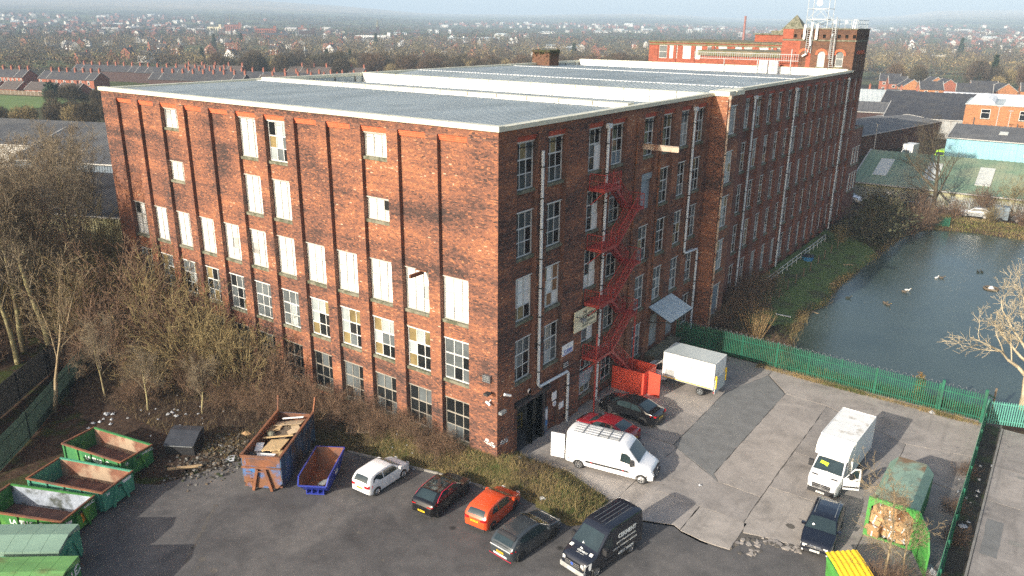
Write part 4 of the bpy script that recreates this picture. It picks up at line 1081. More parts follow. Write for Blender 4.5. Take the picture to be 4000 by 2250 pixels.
# ---- signs
M['sign_cream']=mat('cream_sign',(.72,.66,.46),.55,var=.05)
sg=thing('lighting_sign','large cream wall sign lettered THE LIGHTING & interiors GROUP','sign');b=MB();b.use('sign_cream');b.box(.25,.31,9.15,12.45,6.2,7.86);b.build('board',sg)
b=MB();b.use('dark_steel');b.bar((.0,9.4,7.5),(.26,9.4,7.5),.06);b.bar((.0,12.2,7.5),(.26,12.2,7.5),.06);b.bar((0,9.4,7.95),(0,12.2,7.95),.06);b.build('bracket',sg)
RT=(R(90),0,R(90))
for tx,sz,y,z,bd in(('THE',.30,10.62,7.52,.01),('LIGHTING',.56,11.28,7.12,.016),('& interiors',.42,11.22,6.74,.008),('GROUP',.26,10.72,6.45,.006)):text(tx,sz,sg,(.315,y,z),RT,bold=bd)
text('TEL: 01204 396020',.13,sg,(.315,11.85,6.32),RT)
ld=thing('sign_lamp','pale floodlight on an arm in front of the cream sign','lamp',(0,9.55,7.25));b=MB();b.use('dark_steel');b.bar((.3,-.2,.25),(.7,0,.15),.05);b.build('arm',ld);b=MB();b.use('steel');b.box(.6,.95,-.28,.28,-.05,.12);b.build('head',ld)
sg=thing('wall_sign','white wall sign with blue lettering, left of the fire escape','sign');b=MB();b.use('white_render');b.box(.02,.06,7.95,9.5,4.68,5.52);b.build('board',sg)
M['print_blue']=mat('blue_print',(.04,.10,.42),.5,var=.05)
b=MB();b.use('print_blue');b.box(.0605,.064,8.0,9.45,4.72,4.78);b.build('stripe',sg);text('K+ Lindsay',.27,sg,(.065,8.78,5.02),RT,'print_blue',bold=.008);text('ENGINEERING',.15,sg,(.065,8.75,4.87),RT,'print_blue');text('\u2302',.24,sg,(.065,8.72,5.34),RT)
sg=thing('name_plate','small black name plate with white lettering under the white wall sign','sign');b=MB();b.use('text_black');b.box(.02,.05,8.15,8.95,3.62,4.12);b.build('board',sg)
for j,tx in enumerate(('OLLIE MILL','ENTRANCE','RECEPTION')):text(tx,.13,sg,(.054,8.55,4.01-.15*j),RT,'text_white')
for nm,lab,y0,y1,z0,z1 in(('wall_sign','white rectangular notice beside the goods entrance',6.75,7.35,1.55,2.2),('wall_sign','weathered white notice board by the bent pipe',7.75,8.4,.45,.95)):
 sg=thing(nm,lab,'sign');b=MB();b.use('white_render');b.box(.01,.05,y0,y1,z0,z1);b.build('board',sg)
sg=thing('hexagon_sign','small white and blue hexagonal alarm plate beside the goods entrance','sign');b=MB();b.use('white_render');b.prism([(7.1+.24*math.cos(k*1.047),1.22+.24*math.sin(k*1.047))for k in range(6)],lambda u,v,w:(w,u,v),.01,.06);b.build('board',sg);text('ADT',.15,sg,(.064,7.1,1.22),RT,'print_blue')
# ---- drain pipes
def pipe(label,paths,r=.11,m='pipe',hopper=True,name='drain_pipe',brk=1.9):
 t=thing(name,label,'drain pipe',group='drain pipes on the yard wall');b=MB();b.use(m);b.tube(paths,r,8);b.build('pipe',t,smooth=True)
 if hopper:x,y,z=paths[0];b=MB();b.use(m);b.prism([(-.2,0),(.2,0),(.27,.34),(-.27,.34)],lambda u,v,w:(x+w,y+u,z+v),-.12,.16);b.build('hopper',t)
 b=MB();b.use('dark_steel');
 for p,q in zip(paths,paths[1:]):
  if abs(p[2]-q[2])<2:continue
  n=int(abs(p[2]-q[2])/2.0)
  for k in range(n):z=p[2]+(q[2]-p[2])*(k+.5)/n;b.box(p[0]-r-.02,p[0]+r+.015,p[1]-r-.015,p[1]+r+.015,z-.035,z+.035)
 if b.f:b.build('bracket',t)
 return t
pipe('pale grey drain pipe nearest the mill corner, bending over the goods entrance',[(.16,4.62,20.3),(.16,4.65,3.75),(.18,4.75,3.55),(.18,8.55,3.35),(.18,8.7,3.2),(.18,8.72,Z0)],hopper=False)
pipe('pale grey drain pipe beside the fire escape landings',[(.16,13.25,20.9),(.16,13.25,Z0)])
pipe('pale grey drain pipe that steps sideways above the canopy',[(.16,28.95,20.9),(.16,28.95,8.0),(.16,29.05,7.85),(.16,32.0,7.65),(.16,32.1,7.5),(.16,32.1,Z0)])
pipe('rusty cream drain pipe at the edge of the stair bay',[(SX+.12,33.2,21.7),(SX+.12,33.2,-.6)],.10,'pipe_rust')
pipe('rust stained thin pipe in the corner behind the stair bay',[(.14,37.4,21.0),(.14,37.4,-.6)],.08,'pipe_rust')
pipe('dark iron pipe between the narrow windows right of the fire escape',[(.14,18.0,20.9),(.14,18.0,Z0)],.08,'rust',False)
pipe('twin of the dark iron pipe, nearer the canopy',[(.14,22.3,20.9),(.14,22.3,5.0)],.08,'rust',False)
for y,lab in((44.3,'first pale drain pipe on the long wall beyond the stair bay'),(58.4,'second pale drain pipe on the long pond side wall'),(82.9,'farthest pale drain pipe, near the end of the long wall')):pipe(lab,[(.16,y,20.9),(.16,y,-.6)])
ib=thing('hoist_beam','rusty pale steel hoist beam sticking out below the roof edge','beam',(0,19.2,18.9));b=MB();b.use('pipe_rust');b.box(-.2,3.1,-.09,.09,.2,.24);b.box(-.2,3.1,-.09,.09,-.2,-.16);b.box(-.2,3.1,-.02,.02,-.16,.2);b.build('girder',ib)
ib=thing('hoist_beam','short rusty hoist beam over the tall white boarded opening on the front','beam',(-6.4,0,12.0));b=MB();b.use('rust');b.box(-.08,.08,-1.2,.1,-.12,.12);b.box(-.5,.5,-.1,.0,.12,.2);b.build('girder',ib)
fl=thing('caged_floodlight','square floodlight in a wire cage high on the front near the corner','light',(-.75,-.02,5.75));b=MB();b.use('steel');b.box(-.3,.3,-.22,-.02,-.22,.25);b.build('housing',fl);b=MB();b.use('dark_steel')
for k in range(7):b.bar((-.42+k*.14,-.3,-.45),(-.42+k*.14,-.3,.35),.015);b.bar((-.42,-.3,-.45+k*.13),(.42,-.3,-.45+k*.13),.015)
b.build('cage',fl)
for lab,x,y,z,f in(('dark street lamp head on the front under the caged floodlight',-.45,-.03,4.75,0),('white security camera on the front under the lamp head',-.5,-.03,4.25,1),('white security camera on the yard side of the mill corner',.03,.75,4.6,2),('pale bulkhead light at the mill corner over the bank',.03,.35,3.35,3),('round white lamp over the goods entrance',.03,3.7,3.6,4)):
 t=thing('security_camera' if 'camera' in lab else 'wall_lamp',lab,'camera' if 'camera' in lab else 'lamp',(x,y,z));b=MB()
 if f==0:b.use('dark_steel');b.bar((0,0,0),(.1,-.5,.15),.05);b.box(-.12,.22,-.75,-.3,.1,.24)
 elif f==1:b.use('white_render');b.bar((0,0,0),(0,-.2,-.1),.05);b.tube([(-.2,-.25,-.1),(.2,-.35,-.2)],.08,8)
 elif f==2:b.use('white_render');b.bar((0,0,0),(.2,0,-.1),.05);b.tube([(.15,-.2,0),(.3,.3,-.22)],.09,8)
 elif f==3:b.use('steel');b.box(0,.25,-.25,.35,-.1,.1)
 else:b.use('white_render');b.disc((.1,0,0),(1,0,0),.17,14);b.tube([(0,0,0),(.1,0,0)],.17,14)
 b.build('body',t)
cr=thing('cage_trolley','yellow railed trolley stacked with brown cartons inside the goods entrance','trolley',(-2.6,4.6,Z0));b=MB();b.use(mat('yellow_steel',(.55,.38,.05),.5))
for x in(-.6,.6):
 for y in(-1.2,1.2):b.bar((x,y,0),(x,y,1.3),.06)
for z in(.25,.8,1.3):b.bar((.6,-1.2,z),(.6,1.2,z),.05);b.bar((-.6,-1.2,z),(-.6,1.2,z),.05)
b.build('frame',cr)
for k,(y,z,s)in enumerate(((-.7,.3,.7),(-.55,1.02,.55),(.35,.3,.6))):
 b=MB();b.use('card2');b.box(-.35,-.35+s,y-s/2,y+s/2,z,z+s);tag(b.build('carton',loc=(-2.6,4.6,Z0)),['larger brown carton low on the yellow trolley','smaller brown carton on top of the larger one, yellow trolley','brown carton at the far end of the yellow trolley'][k],'carton','cartons on the yellow trolley')
gr=MB();gr.use('white_render')
rq=random.Random(9)
for f,u0 in((0,-1.0),(1,.35)):
 for k in range(26):
  u=u0+rq.uniform(0,.85);z=1.0+(u-u0)*(-.15)+rq.uniform(-.14,.14);s=rq.uniform(.03,.1)
  P=[(u+s*math.cos(a)*1.6,z+s*math.sin(a))for a in sorted(rq.uniform(0,6.28)for _ in range(5))]
  gr.prism(P,(lambda u,v,w:(u,-w,v))if f==0 else(lambda u,v,w:(w,u,v)),.013,.018)
gr.build('paint_splash',mill)
# ---- pond side: white railing, stakes, tub, ducks
ra=thing('white_railing','low white pipe railing along the mill wall above the grass bank','railing');b=MB();b.use('upvc');ys=[50.5+1.9*k for k in range(14)]
for y in ys:b=MB();b.use('upvc');b.bar((1.75,y,-.9),(1.75,y,.3),.05);b.build('post',ra)
b=MB();b.use('upvc')
for z in(-.2,.28):b.bar((1.75,ys[0],z),(1.75,ys[-1],z),.05)
b.build('rail',ra)
for k,y in enumerate((44.3,47.5,50.7,53.8,57.0,60.0,63.5,66.5,69.8,73.4)):
 b=MB();b.use('wood_dark');b.prism([(-.07,0),(.07,0),(.06,1.25),(-.05,1.3)],lambda u,v,w:(u,w,v),-.06,.06)
 tag(b.build('timber_post',loc=(4.15-.02*k,y,float(ground_z(4.15,y))-.1),rz=k*.7),['nearest','second','third','fourth','fifth','sixth','seventh','eighth','ninth','farthest'][k]+' from the yard fence of the weathered timber posts on the grass bank','post','timber posts on the grass bank')
tb_=thing('blue_tub','bright blue plastic tub with dark lid on the grass by the railing','tub',(2.5,64.2,-.75));b=MB();b.use(mat('blue_plastic',(.05,.22,.45),.4));b.tube([(0,0,0),(0,0,.6)],[.62,.78],14);b.build('body',tb_);b=MB();b.use('black_plastic');b.tube([(0,0,.6),(0,0,.68),(0,0,.72)],[.82,.82,.5],14);b.build('lid',tb_)
M['duck']=mat('duck_brown',(.09,.07,.05),.8,var=.4,scale=8);M['duck_d']=mat('duck_dark',(.02,.025,.02),.7);M['duck_w']=mat('duck_white',(.6,.6,.58),.7)
DK=[(17.0,69.2,'white bodied duck floating alone in mid pond','duck_w',1.0),(17.5,69.6,'brown duck floating beside the white bodied duck','duck',.3),(20.9,75.2,'dark duck far out on the pond, left of a pair','duck_d',2.0),(21.3,75.5,'dark duck far out on the pond, right of a pair','duck_d',2.2),(10.0,54.4,'small black bird standing out near the shadowed bank','duck_d',.5),(13.8,55.1,'leading brown duck swimming with a long wake behind','duck',-.6),(14.2,54.7,'second brown duck swimming close in the same wake','duck',-.5),(14.8,60.8,'brown duck of the far swimming pair','duck',.2),(15.0,61.6,'paler duck of the far swimming pair','duck_w',.3)]
for x,y,lab,mm,a in DK:
 t=thing('duck',lab,'duck',(x,y,WATER),a,group='ducks on the pond');b=MB();b.use(mm)
 b.tube([(-.32,0,.16),(-.22,0,.10),(-.05,0,.07),(.12,0,.08),(.22,0,.13),(.26,0,.24),(.30,0,.30),(.37,0,.30)],[.02,.10,.145,.13,.07,.045,.055,.03],10);b.build('body',t,smooth=True)
 b=MB();b.use('plate_y');b.prism([(.36,.27),(.45,.275),(.36,.31)],lambda u,v,w:(u,w,v),-.025,.025);b.build('bill',t)
pf=thing('floating_planter','small round floating planter ring far out on the pond at right','planter',(23.0,68.5,WATER));b=MB();b.use('wood_dark');b.tube([(.75*math.cos(k*.4488),.75*math.sin(k*.4488),.06)for k in range(15)],.13,6);b.build('ring',pf);b=MB();b.use('duck_w');b.tube([(0,0,0),(0,0,.35)],[.4,.15],8);b.build('float',pf)
for lab,x,y,L,a in(('long white plank lying on the grass path by the pond',6.0,42.5,2.0,.02),('pale plank lying across the near pond edge',7.9,47.3,1.6,-.3),('short plank on the bank near the reddish stones',7.0,66.5,1.2,.6),('pale board resting on the bank mid way along',7.2,57.5,1.1,.9)):
 b=MB();b.use('white_paint' if 'white' in lab else 'wood');b.box(-L/2,L/2,-.1,.1,0,.06);tag(b.build('plank',loc=(x,y,float(ground_z(x,y))+.03),rz=a),lab,'plank','planks on the bank')
# ------ vehicles
class Shell:
 """smooth body: height profile zt(x), underside zb(x) and half width hw(x, z)"""
 def __init__(s,W,top,bot,belt,tumble,ends,nose=.25,tail=.2,plan=.14,rnd=.09):
  s.W,s.top,s.bot,s.belt,s.tumble,s.ends=W,np.array(top,float),np.array(bot,float),belt,tumble,ends
  s.x0,s.x1=top[0][0],top[-1][0];s.rnd=rnd;s.plan=plan;s.nose,s.tail=nose,tail
 def zt(s,x):
  q=[min(max(x+o,s.x0),s.x1)for o in(-.13,-.07,0,.07,.13)]
  return float(np.dot(np.interp(q,s.top[:,0],s.top[:,1]),(.15,.22,.26,.22,.15)))
 def zb(s,x):return float(np.interp(x,s.bot[:,0],s.bot[:,1]))
 def hw(s,x,z):
  L=s.x1-s.x0;h=s.W/2
  for e,xe in((s.nose,s.x1-x),(s.tail,x-s.x0)):
   d=e*L
   if xe<d:h*=1-s.plan*(1-max(xe,0)/d)**2.2
   if xe<.2:h-=s.rnd*(1-max(xe,0)/.2)**2
  if z>s.belt:h-=s.tumble*(z-s.belt)
  elif z<.45:h*=1-.10*(.45-z)
  return h
 def body(s,m,parent,name='body',crown=.035,edge=.06,n=46,floor='black_plastic'):
  xs=sorted({*np.linspace(s.x0,s.x1,n),*s.top[:,0],s.x0+.03,s.x0+.08,s.x0+.14,s.x1-.14,s.x1-.03,s.x1-.08});rows=[]
  for x in xs:
   zt,zb=s.zt(x),s.zb(x);e=min(edge,(zt-zb)*.3);lv=[zb+.02,zb+.12,zb+(zt-zb)*.45,min(s.belt,zt-e)if zt>s.belt+.1 else zb+(zt-zb)*.7,zb+(zt-zb)*.86,zt-e]
   lv=sorted(lv);hwt=s.hw(x,zt-e)
   half=[(0,zb),(s.hw(x,zb)*.9,zb)]+[(s.hw(x,z),z)for z in lv]+[(hwt-e*.35,zt-e*.3),(hwt-e,zt),(hwt*.55,zt+crown*.75),(0,zt+crown)]
   rows.append([(x,y,z)for y,z in half]+[(x,-y,z)for y,z in half[-2:0:-1]])
  b=MB();b.use(m);b.grid(rows,close_u=True);b.face(rows[0][::-1]);b.face(rows[-1])
  return b.build(name,parent,smooth=True,angle=38)
 def side(s,b,poly,off=.012,sg=1):
  b.face([(x,sg*(s.hw(x,z)+off),z)for x,z in poly]);return b
 def strip(s,b,x0,x1,f0,f1=None,off=.014,n=6,t0=-1,t1=1,crown=.035):
  """panel that follows the top profile between two stations"""
  f1=f1 or f0;rows=[]
  for k in range(n+1):
   t=k/n;x=x0+(x1-x0)*t;z=s.zt(x);e=.01;dz=(s.zt(x+e)-s.zt(x-e))/(2*e);nn=math.hypot(1,dz);f=f0+(f1-f0)*t
   rows.append([(x-dz/nn*off,y*s.hw(x,z)*f,z+off/nn+crown*(1-abs(y*f)))for y in(t0+(t1-t0)*q/6 for q in range(7))])
  b.grid(rows);return b
def wheel(parent,x,y,r,w,rimm='alloy',spokes=5,dark_hub=False):
 sg=1 if y>0 else -1;b=MB();b.use('tyre');rows=[]
 prof=[(.62*r,.0),(.93*r,.0),(r,.035),(r,w-.035),(.93*r,w),(.62*r,w)]
 for q in range(20):a=q*math.pi/10;rows.append([(x+p*math.cos(a),y-sg*d,r+p*math.sin(a))for p,d in prof])
 b.grid(rows,close_v=True);b.face([(x+.66*r*math.cos(q*.6283),y-sg*.07,r+.66*r*math.sin(q*.6283))for q in range(10)])
 t=b.build('wheel',parent,smooth=True)
 b=MB();b.use(rimm);rows=[[(x+p*math.cos(q*math.pi/10),y+sg*d,r+p*math.sin(q*math.pi/10))for p,d in((.60*r,-.03),(.66*r,.008),(.58*r,.004))]for q in range(20)];b.grid(rows,close_v=True)
 b.disc((x,y-sg*.01,r),(0,1,0),.17*r,10)
 for k in range(spokes):a=k*2*math.pi/spokes+.3;b.bar((x+.1*r*math.cos(a),y-sg*.012,r+.1*r*math.sin(a)),(x+.6*r*math.cos(a),y-sg*.008,r+.6*r*math.sin(a)),.12*r if spokes<8 else .07*r,.02,up=(0,1,0))
 b.build('rim',t)
def arch_panel(b,sh,x,r,off=.006,sg=1,m='black_plastic'):
 b.use(m);P=[]
 for q in range(13):a=math.pi*q/12;P.append((x+r*math.cos(a),max(.16,.30+(r)*math.sin(a)*1.0-.02)))
 sh.side(b,P,off,sg)
def plate(parent,x,z,txt,m,rot,w=.52):
 b=MB();b.use(m);b.box(-.008,.0,-w/2,w/2,-.057,.057);p=b.build('number_plate',parent);p.location=(x,0,z);p.rotation_euler=rot
 text(txt,.088,p,(-.011,0,0),(R(90),0,R(-90)),'text_black',bold=.003,sx=.95,depth=.001)
 return p
def car(name,label,loc,rz,pm,top,bot,W,belt,wb,r,wins,ws,rs,tails,plate_txt,roof=None,tumble=.36,facing='rear',rim='alloy',spokes=5,grp='cars parked in the yard',sc=1.0,heads=None,extra=None,plate_z=.78,plan=.14,cat='car',nose=.25,tail_=.2,cladding=False,mirror_x=.85):
 t=thing(name,label,cat,(loc[0],loc[1],Z0+.002),R(rz),grp);t.scale=(sc,sc,sc)
 sh=Shell(W,top,bot,belt,tumble,None,plan=plan,nose=nose,tail=tail_);sh.body(pm,t)
 for x in(wb/2,-wb/2):
  for sg in(1,-1):
   b=MB();arch_panel(b,sh,x,r+.055,.004,sg);b.build('wheel_arch',t);wheel(t,x,sg*(W/2+.004),r,.21,rim,spokes)
 for poly in wins:
  for sg in(1,-1):b=MB();b.use('car_glass');sh.side(b,poly,.008,sg);b.build('side_window',t)
 b=MB();b.use('car_glass');sh.strip(b,*ws[:2],ws[2],ws[3]);b.build('windscreen',t,smooth=True)
 b=MB();b.use('car_glass');sh.strip(b,*rs[:2],rs[2],rs[3]);b.build('rear_window',t,smooth=True)
 if roof:b=MB();b.use(roof[2]);sh.strip(b,roof[0],roof[1],roof[3]if len(roof)>3 else .9,off=.008,n=8);b.build('roof_panel',t,smooth=True)
 for poly in tails:
  for sg in(1,-1):
   b=MB();b.use('lamp_red');sh.side(b,poly,.012,sg)
   xb=min(p[0]for p in poly);zs=[p[1]for p in poly];zl,zh=min(zs),max(zs)
   b.face([(sh.x0-.012,sg*(sh.hw(sh.x0,z))*f,z)for f,z in((1.0,zl+.02),(.62,zl+.02),(.62,zh-.02),(1.0,zh-.02))])
   b.face([(x,sg*(sh.hw(x,z)+.012),z)for x,z in((sh.x0-.012,zl+.02),(sh.x0+.12,zl+.01),(sh.x0+.12,zh),(sh.x0-.012,zh-.02))]);b.build('tail_lamp',t)
 for poly in heads or[[(sh.x1-.42,.66),(sh.x1-.10,.56),(sh.x1-.04,.66),(sh.x1-.12,.74),(sh.x1-.40,.78)]]:
  for sg in(1,-1):
   b=MB();b.use('lamp_clear');sh.side(b,poly,.014,sg);zl,zh=poly[1][1],poly[3][1]
   b.face([(sh.x1+.012,sg*sh.hw(sh.x1,z)*f,z)for f,z in((1,zl),(.66,zl),(.62,zh),(1,zh))]);b.build('headlamp',t)
 for sg in(1,-1):
  b=MB();b.use(pm);y=sg*(sh.hw(mirror_x,belt+.05));b.box(mirror_x-.09,mirror_x+.07,min(y,y+sg*.2),max(y,y+sg*.2),belt+.02,belt+.17);b.build('door_mirror',t)
 b=MB();b.use('black_plastic');b.box(sh.x1-.03,sh.x1+.012,-W*.33,W*.33,.26,.42);b.box(sh.x1-.05,sh.x1+.013,-W*.30,W*.30,.56,.66);b.build('grille',t)
 b=MB();b.use('black_plastic');b.box(sh.x0-.012,sh.x0+.05,-W*.40,W*.40,.22,.36);b.build('rear_bumper_trim',t)
 b=MB();b.use('black_plastic')
 for x in(mirror_x+.02,-.12,-.98 if W>1.72 else -.75):
  for sg in(1,-1):b.face([(x+d,sg*(sh.hw(x+d,z)+.003),z)for d,z in((0,.32),(.012,.32),(.012,belt-.02),(0,belt-.02))])
 b.build('shut_line',t)
 plate(t,sh.x0-.014,plate_z,plate_txt,'plate_y',(0,0,0));plate(t,sh.x1+.014,.42,plate_txt,'plate_w',(0,0,math.pi))
 if extra:extra(t,sh)
 return t
P_={'white':paint('white_car_paint',(.80,.80,.80)),'black':paint('black_car_paint',(.008,.008,.009),.12),'orange':paint('orange_car_paint',(.66,.075,.018)),'graphite':paint('graphite_car_paint',(.055,.065,.072),.22,.3),'red':paint('dark_red_car_paint',(.22,.012,.018),.18),'navy':paint('dark_navy_van_paint',(.012,.014,.022),.2),'silver':paint('silver_car_paint',(.45,.47,.48),.25,.4),'vanwhite':paint('white_van_paint',(.82,.82,.82),.3),'midnight':paint('midnight_car_paint',(.008,.010,.018),.12)}
car('hatchback_car','white three door hatchback parked beside the small blue skip',(-5.22,-5.83),91.7,P_['white'],[(-1.93,.62),(-1.92,.95),(-1.85,1.0),(-1.62,1.36),(-1.42,1.44),(-1.0,1.47),(-.2,1.49),(.35,1.43),(1.05,.98),(1.15,.95),(1.75,.83),(1.95,.72),(2.02,.5)],[(-1.93,.28),(-1.5,.2),(1.6,.18),(2.02,.26)],1.69,.93,2.47,.30,[[(-1.52,1.0),(-.62,.97),(-.62,1.37),(-1.15,1.36),(-1.40,1.24)],[(-.55,.97),(.78,.96),(.38,1.33),(-.1,1.38),(-.55,1.37)]],(.40,1.06,.86,.93),(-1.83,-1.60,.80,.74),[[(-1.90,.70),(-1.62,.72),(-1.60,.88),(-1.84,.92)]],'PN64 OUP',plate_z=.66,sc=1.02)
def mokka_x(t,sh):
 b=MB();b.use(mat('crimson_trim',(.55,.02,.06),.3));
 for sg in(1,-1):
  P=[(-1.55,1.06),(-1.40,1.22),(-.9,1.46),(.2,1.47),(.5,1.36)]
  for a,c in zip(P,P[1:]):b.bar((a[0],sg*(sh.hw(*a)+.012),a[1]),(c[0],sg*(sh.hw(*c)+.012),c[1]),.03)
 b.build('roof_trim',t)
car('crossover_car','glossy black crossover with a crimson roof line and glass roof',(-.55,-5.12),93.4,P_['black'],[(-2.05,.62),(-2.02,.98),(-1.85,1.06),(-1.75,1.10),(-1.15,1.46),(-.6,1.52),(0,1.53),(.4,1.47),(1.1,1.05),(1.2,1.03),(1.85,.92),(2.04,.78),(2.10,.5)],[(-2.05,.32),(-1.6,.22),(1.7,.2),(2.1,.28)],1.79,.98,2.60,.345,[[(-1.45,1.06),(-.62,1.03),(-.62,1.42),(-1.0,1.41),(-1.3,1.24)],[(-.55,1.03),(.85,1.01),(.42,1.38),(-.1,1.44),(-.55,1.44)]],(.42,1.1,.86,.93),(-1.72,-1.18,.80,.74),[[(-2.0,.86),(-1.6,.90),(-1.6,.96),(-1.95,.95)]],'MC21 EYO',roof=(-1.05,.32,'car_glass',.78),rim='black_plastic',spokes=10,extra=mokka_x,plate_z=.52,sc=1.02)
car('hatchback_car','bright orange five door hatchback between the black crossover and the grey car',(2.90,-4.35),93.6,P_['orange'],[(-1.95,.60),(-1.93,.94),(-1.84,1.0),(-1.58,1.33),(-1.3,1.42),(-.9,1.46),(-.1,1.48),(.4,1.42),(1.15,.97),(1.25,.94),(1.8,.82),(2.0,.70),(2.06,.48)],[(-1.95,.28),(-1.5,.2),(1.6,.18),(2.06,.26)],1.74,.94,2.52,.31,[[(-1.30,1.06),(-.62,.99),(-.62,1.36),(-1.0,1.35)],[(-.55,.98),(.86,.96),(.42,1.34),(-.1,1.38),(-.55,1.37)]],(.44,1.14,.86,.93),(-1.81,-1.56,.80,.74),[[(-1.92,.78),(-1.45,.86),(-1.45,.92),(-1.80,.96)]],'SK67 WEX',plate_z=.74,sc=1.02,rim='dark_steel',spokes=8)
def ioniq_x(t,sh):
 b=MB();b.use('lamp_clear');b.box(sh.x0-.014,sh.x0+.02,-.76,.76,.86,.91);b.box(sh.x0-.013,sh.x0+.02,-.5,.5,.36,.48);b.use(bpy.data.materials['crimson_trim']);b.box(sh.x0-.016,sh.x0+.04,-.82,.82,.26,.29);b.build('light_bar',t)
 b=MB();b.use('black_plastic');sh.strip(b,-1.78,-1.55,.84,off=.05,n=2);b.build('spoiler',t)
car('hatchback_car','dark graphite angular hatchback with pale rear light bar next to the orange car',(6.12,-5.38),83.9,P_['graphite'],[(-2.25,.62),(-2.22,1.0),(-2.12,1.05),(-1.62,1.46),(-1.2,1.53),(-.3,1.58),(.3,1.53),(1.15,1.04),(1.3,1.02),(2.05,.90),(2.26,.76),(2.32,.5)],[(-2.25,.3),(-1.8,.2),(1.9,.18),(2.32,.26)],1.88,1.0,2.96,.36,[[(-1.62,1.18),(-.72,1.06),(-.72,1.47),(-1.3,1.43)],[(-.65,1.05),(.9,1.02),(.4,1.42),(-.1,1.48),(-.65,1.48)]],(.36,1.14,.86,.93),(-2.08,-1.66,.82,.76),[[(-2.2,.84),(-1.9,.84),(-1.9,.92),(-2.16,.93)]],'MW74 DXH',plate_z=.62,rim='dark_steel',spokes=10,extra=ioniq_x,sc=1.0)
car('saloon_car','glossy black saloon parked by the red hoarding',(3.72,12.62),176.0,P_['black'],[(-2.45,.58),(-2.42,.95),(-2.3,1.04),(-1.75,1.08),(-.95,1.42),(-.4,1.47),(.25,1.46),(.6,1.40),(1.35,1.0),(1.5,.98),(2.2,.84),(2.42,.70),(2.48,.45)],[(-2.45,.3),(-2,.2),(2,.18),(2.48,.26)],1.86,.96,2.97,.33,[[(-1.35,1.03),(-.42,1.0),(-.42,1.38),(-.85,1.36)],[(-.35,1.0),(1.0,.98),(.58,1.32),(.1,1.39),(-.35,1.39)]],(.62,1.32,.86,.93),(-1.70,-.98,.84,.78),[[(-2.40,.84),(-2.05,.88),(-2.05,.97),(-2.35,.99)]],'BT70 KJD',rim='black_plastic',spokes=10,sc=1.04,plate_z=.66)
car('coupe_car','dark red coupe between the white van and the black saloon',(3.75,8.75),177.0,P_['red'],[(-2.28,.58),(-2.24,.92),(-2.1,1.0),(-1.65,1.04),(-.85,1.34),(-.3,1.39),(.2,1.37),(.55,1.30),(1.25,.96),(1.4,.94),(2.1,.82),(2.3,.70),(2.36,.45)],[(-2.28,.3),(-1.8,.2),(1.9,.18),(2.36,.26)],1.78,.92,2.72,.32,[[(-1.25,1.0),(-.3,.96),(-.3,1.3),(-.72,1.29)],[(-.25,.96),(.95,.94),(.5,1.24),(.05,1.31),(-.25,1.31)]],(.56,1.22,.86,.93),(-1.60,-.88,.84,.78),[[(-2.22,.78),(-1.95,.82),(-1.95,.92),(-2.18,.95)]],'KN13 XSV',sc=1.03,plate_z=.56)
def estate_x(t,sh):
 b=MB();b.use('alloy')
 for z in(.60,.66,.72):b.box(sh.x1-.02,sh.x1+.022,-.42+(z-.6),.42-(z-.6),z,z+.022)
 b.tube([(sh.x1+.02,.0,.70),(sh.x1+.03,0,.70)],.07,12);b.build('grille_bar',t)
 b=MB();b.use('steel')
 for sg in(1,-1):P=[(-1.9,1.42),(-.8,1.50),(.1,1.46)];[b.bar((a[0],sg*.56,a[1]+.05),(c[0],sg*.56,c[1]+.05),.035)for a,c in zip(P,P[1:])]
 b.build('roof_rail',t)
 b=MB();b.use('lamp_clear');[b.tube([(sh.x1-.02,s*.66,.34),(sh.x1+.014,s*.66,.34)],.055,10)for s in(1,-1)];b.build('fog_lamp',t)
 b=MB();b.use('white_render');b.disc((.98,-.42,1.225),(.55,0,.83),.07,10);b.build('permit_disc',t)
car('estate_car','midnight dark estate car with silver roof rails facing the camera near the cracked slabs',(20.02,5.72),-85.6,P_['midnight'],[(-2.36,.60),(-2.33,.98),(-2.2,1.06),(-1.95,1.36),(-1.6,1.42),(-.8,1.48),(-.1,1.47),(.3,1.41),(1.15,1.0),(1.3,.97),(2.05,.84),(2.28,.70),(2.36,.46)],[(-2.36,.3),(-1.9,.2),(1.9,.18),(2.36,.26)],1.81,.96,2.70,.32,[[(-2.0,1.10),(-1.3,1.06),(-1.3,1.33),(-1.8,1.30)],[(-1.22,1.05),(-.3,1.02),(-.3,1.38),(-1.22,1.36)],[(-.22,1.02),(.98,.98),(.42,1.32),(0,1.38),(-.22,1.38)]],(.34,1.14,.88,.95),(-2.18,-1.97,.84,.8),[[(-2.3,.82),(-2.0,.84),(-2.0,.98),(-2.27,1.0)]],'FX64 UJE',extra=estate_x,roof=None,heads=[[(1.80,.74),(2.22,.58),(2.30,.66),(2.24,.74),(1.85,.86)]],sc=1.02)
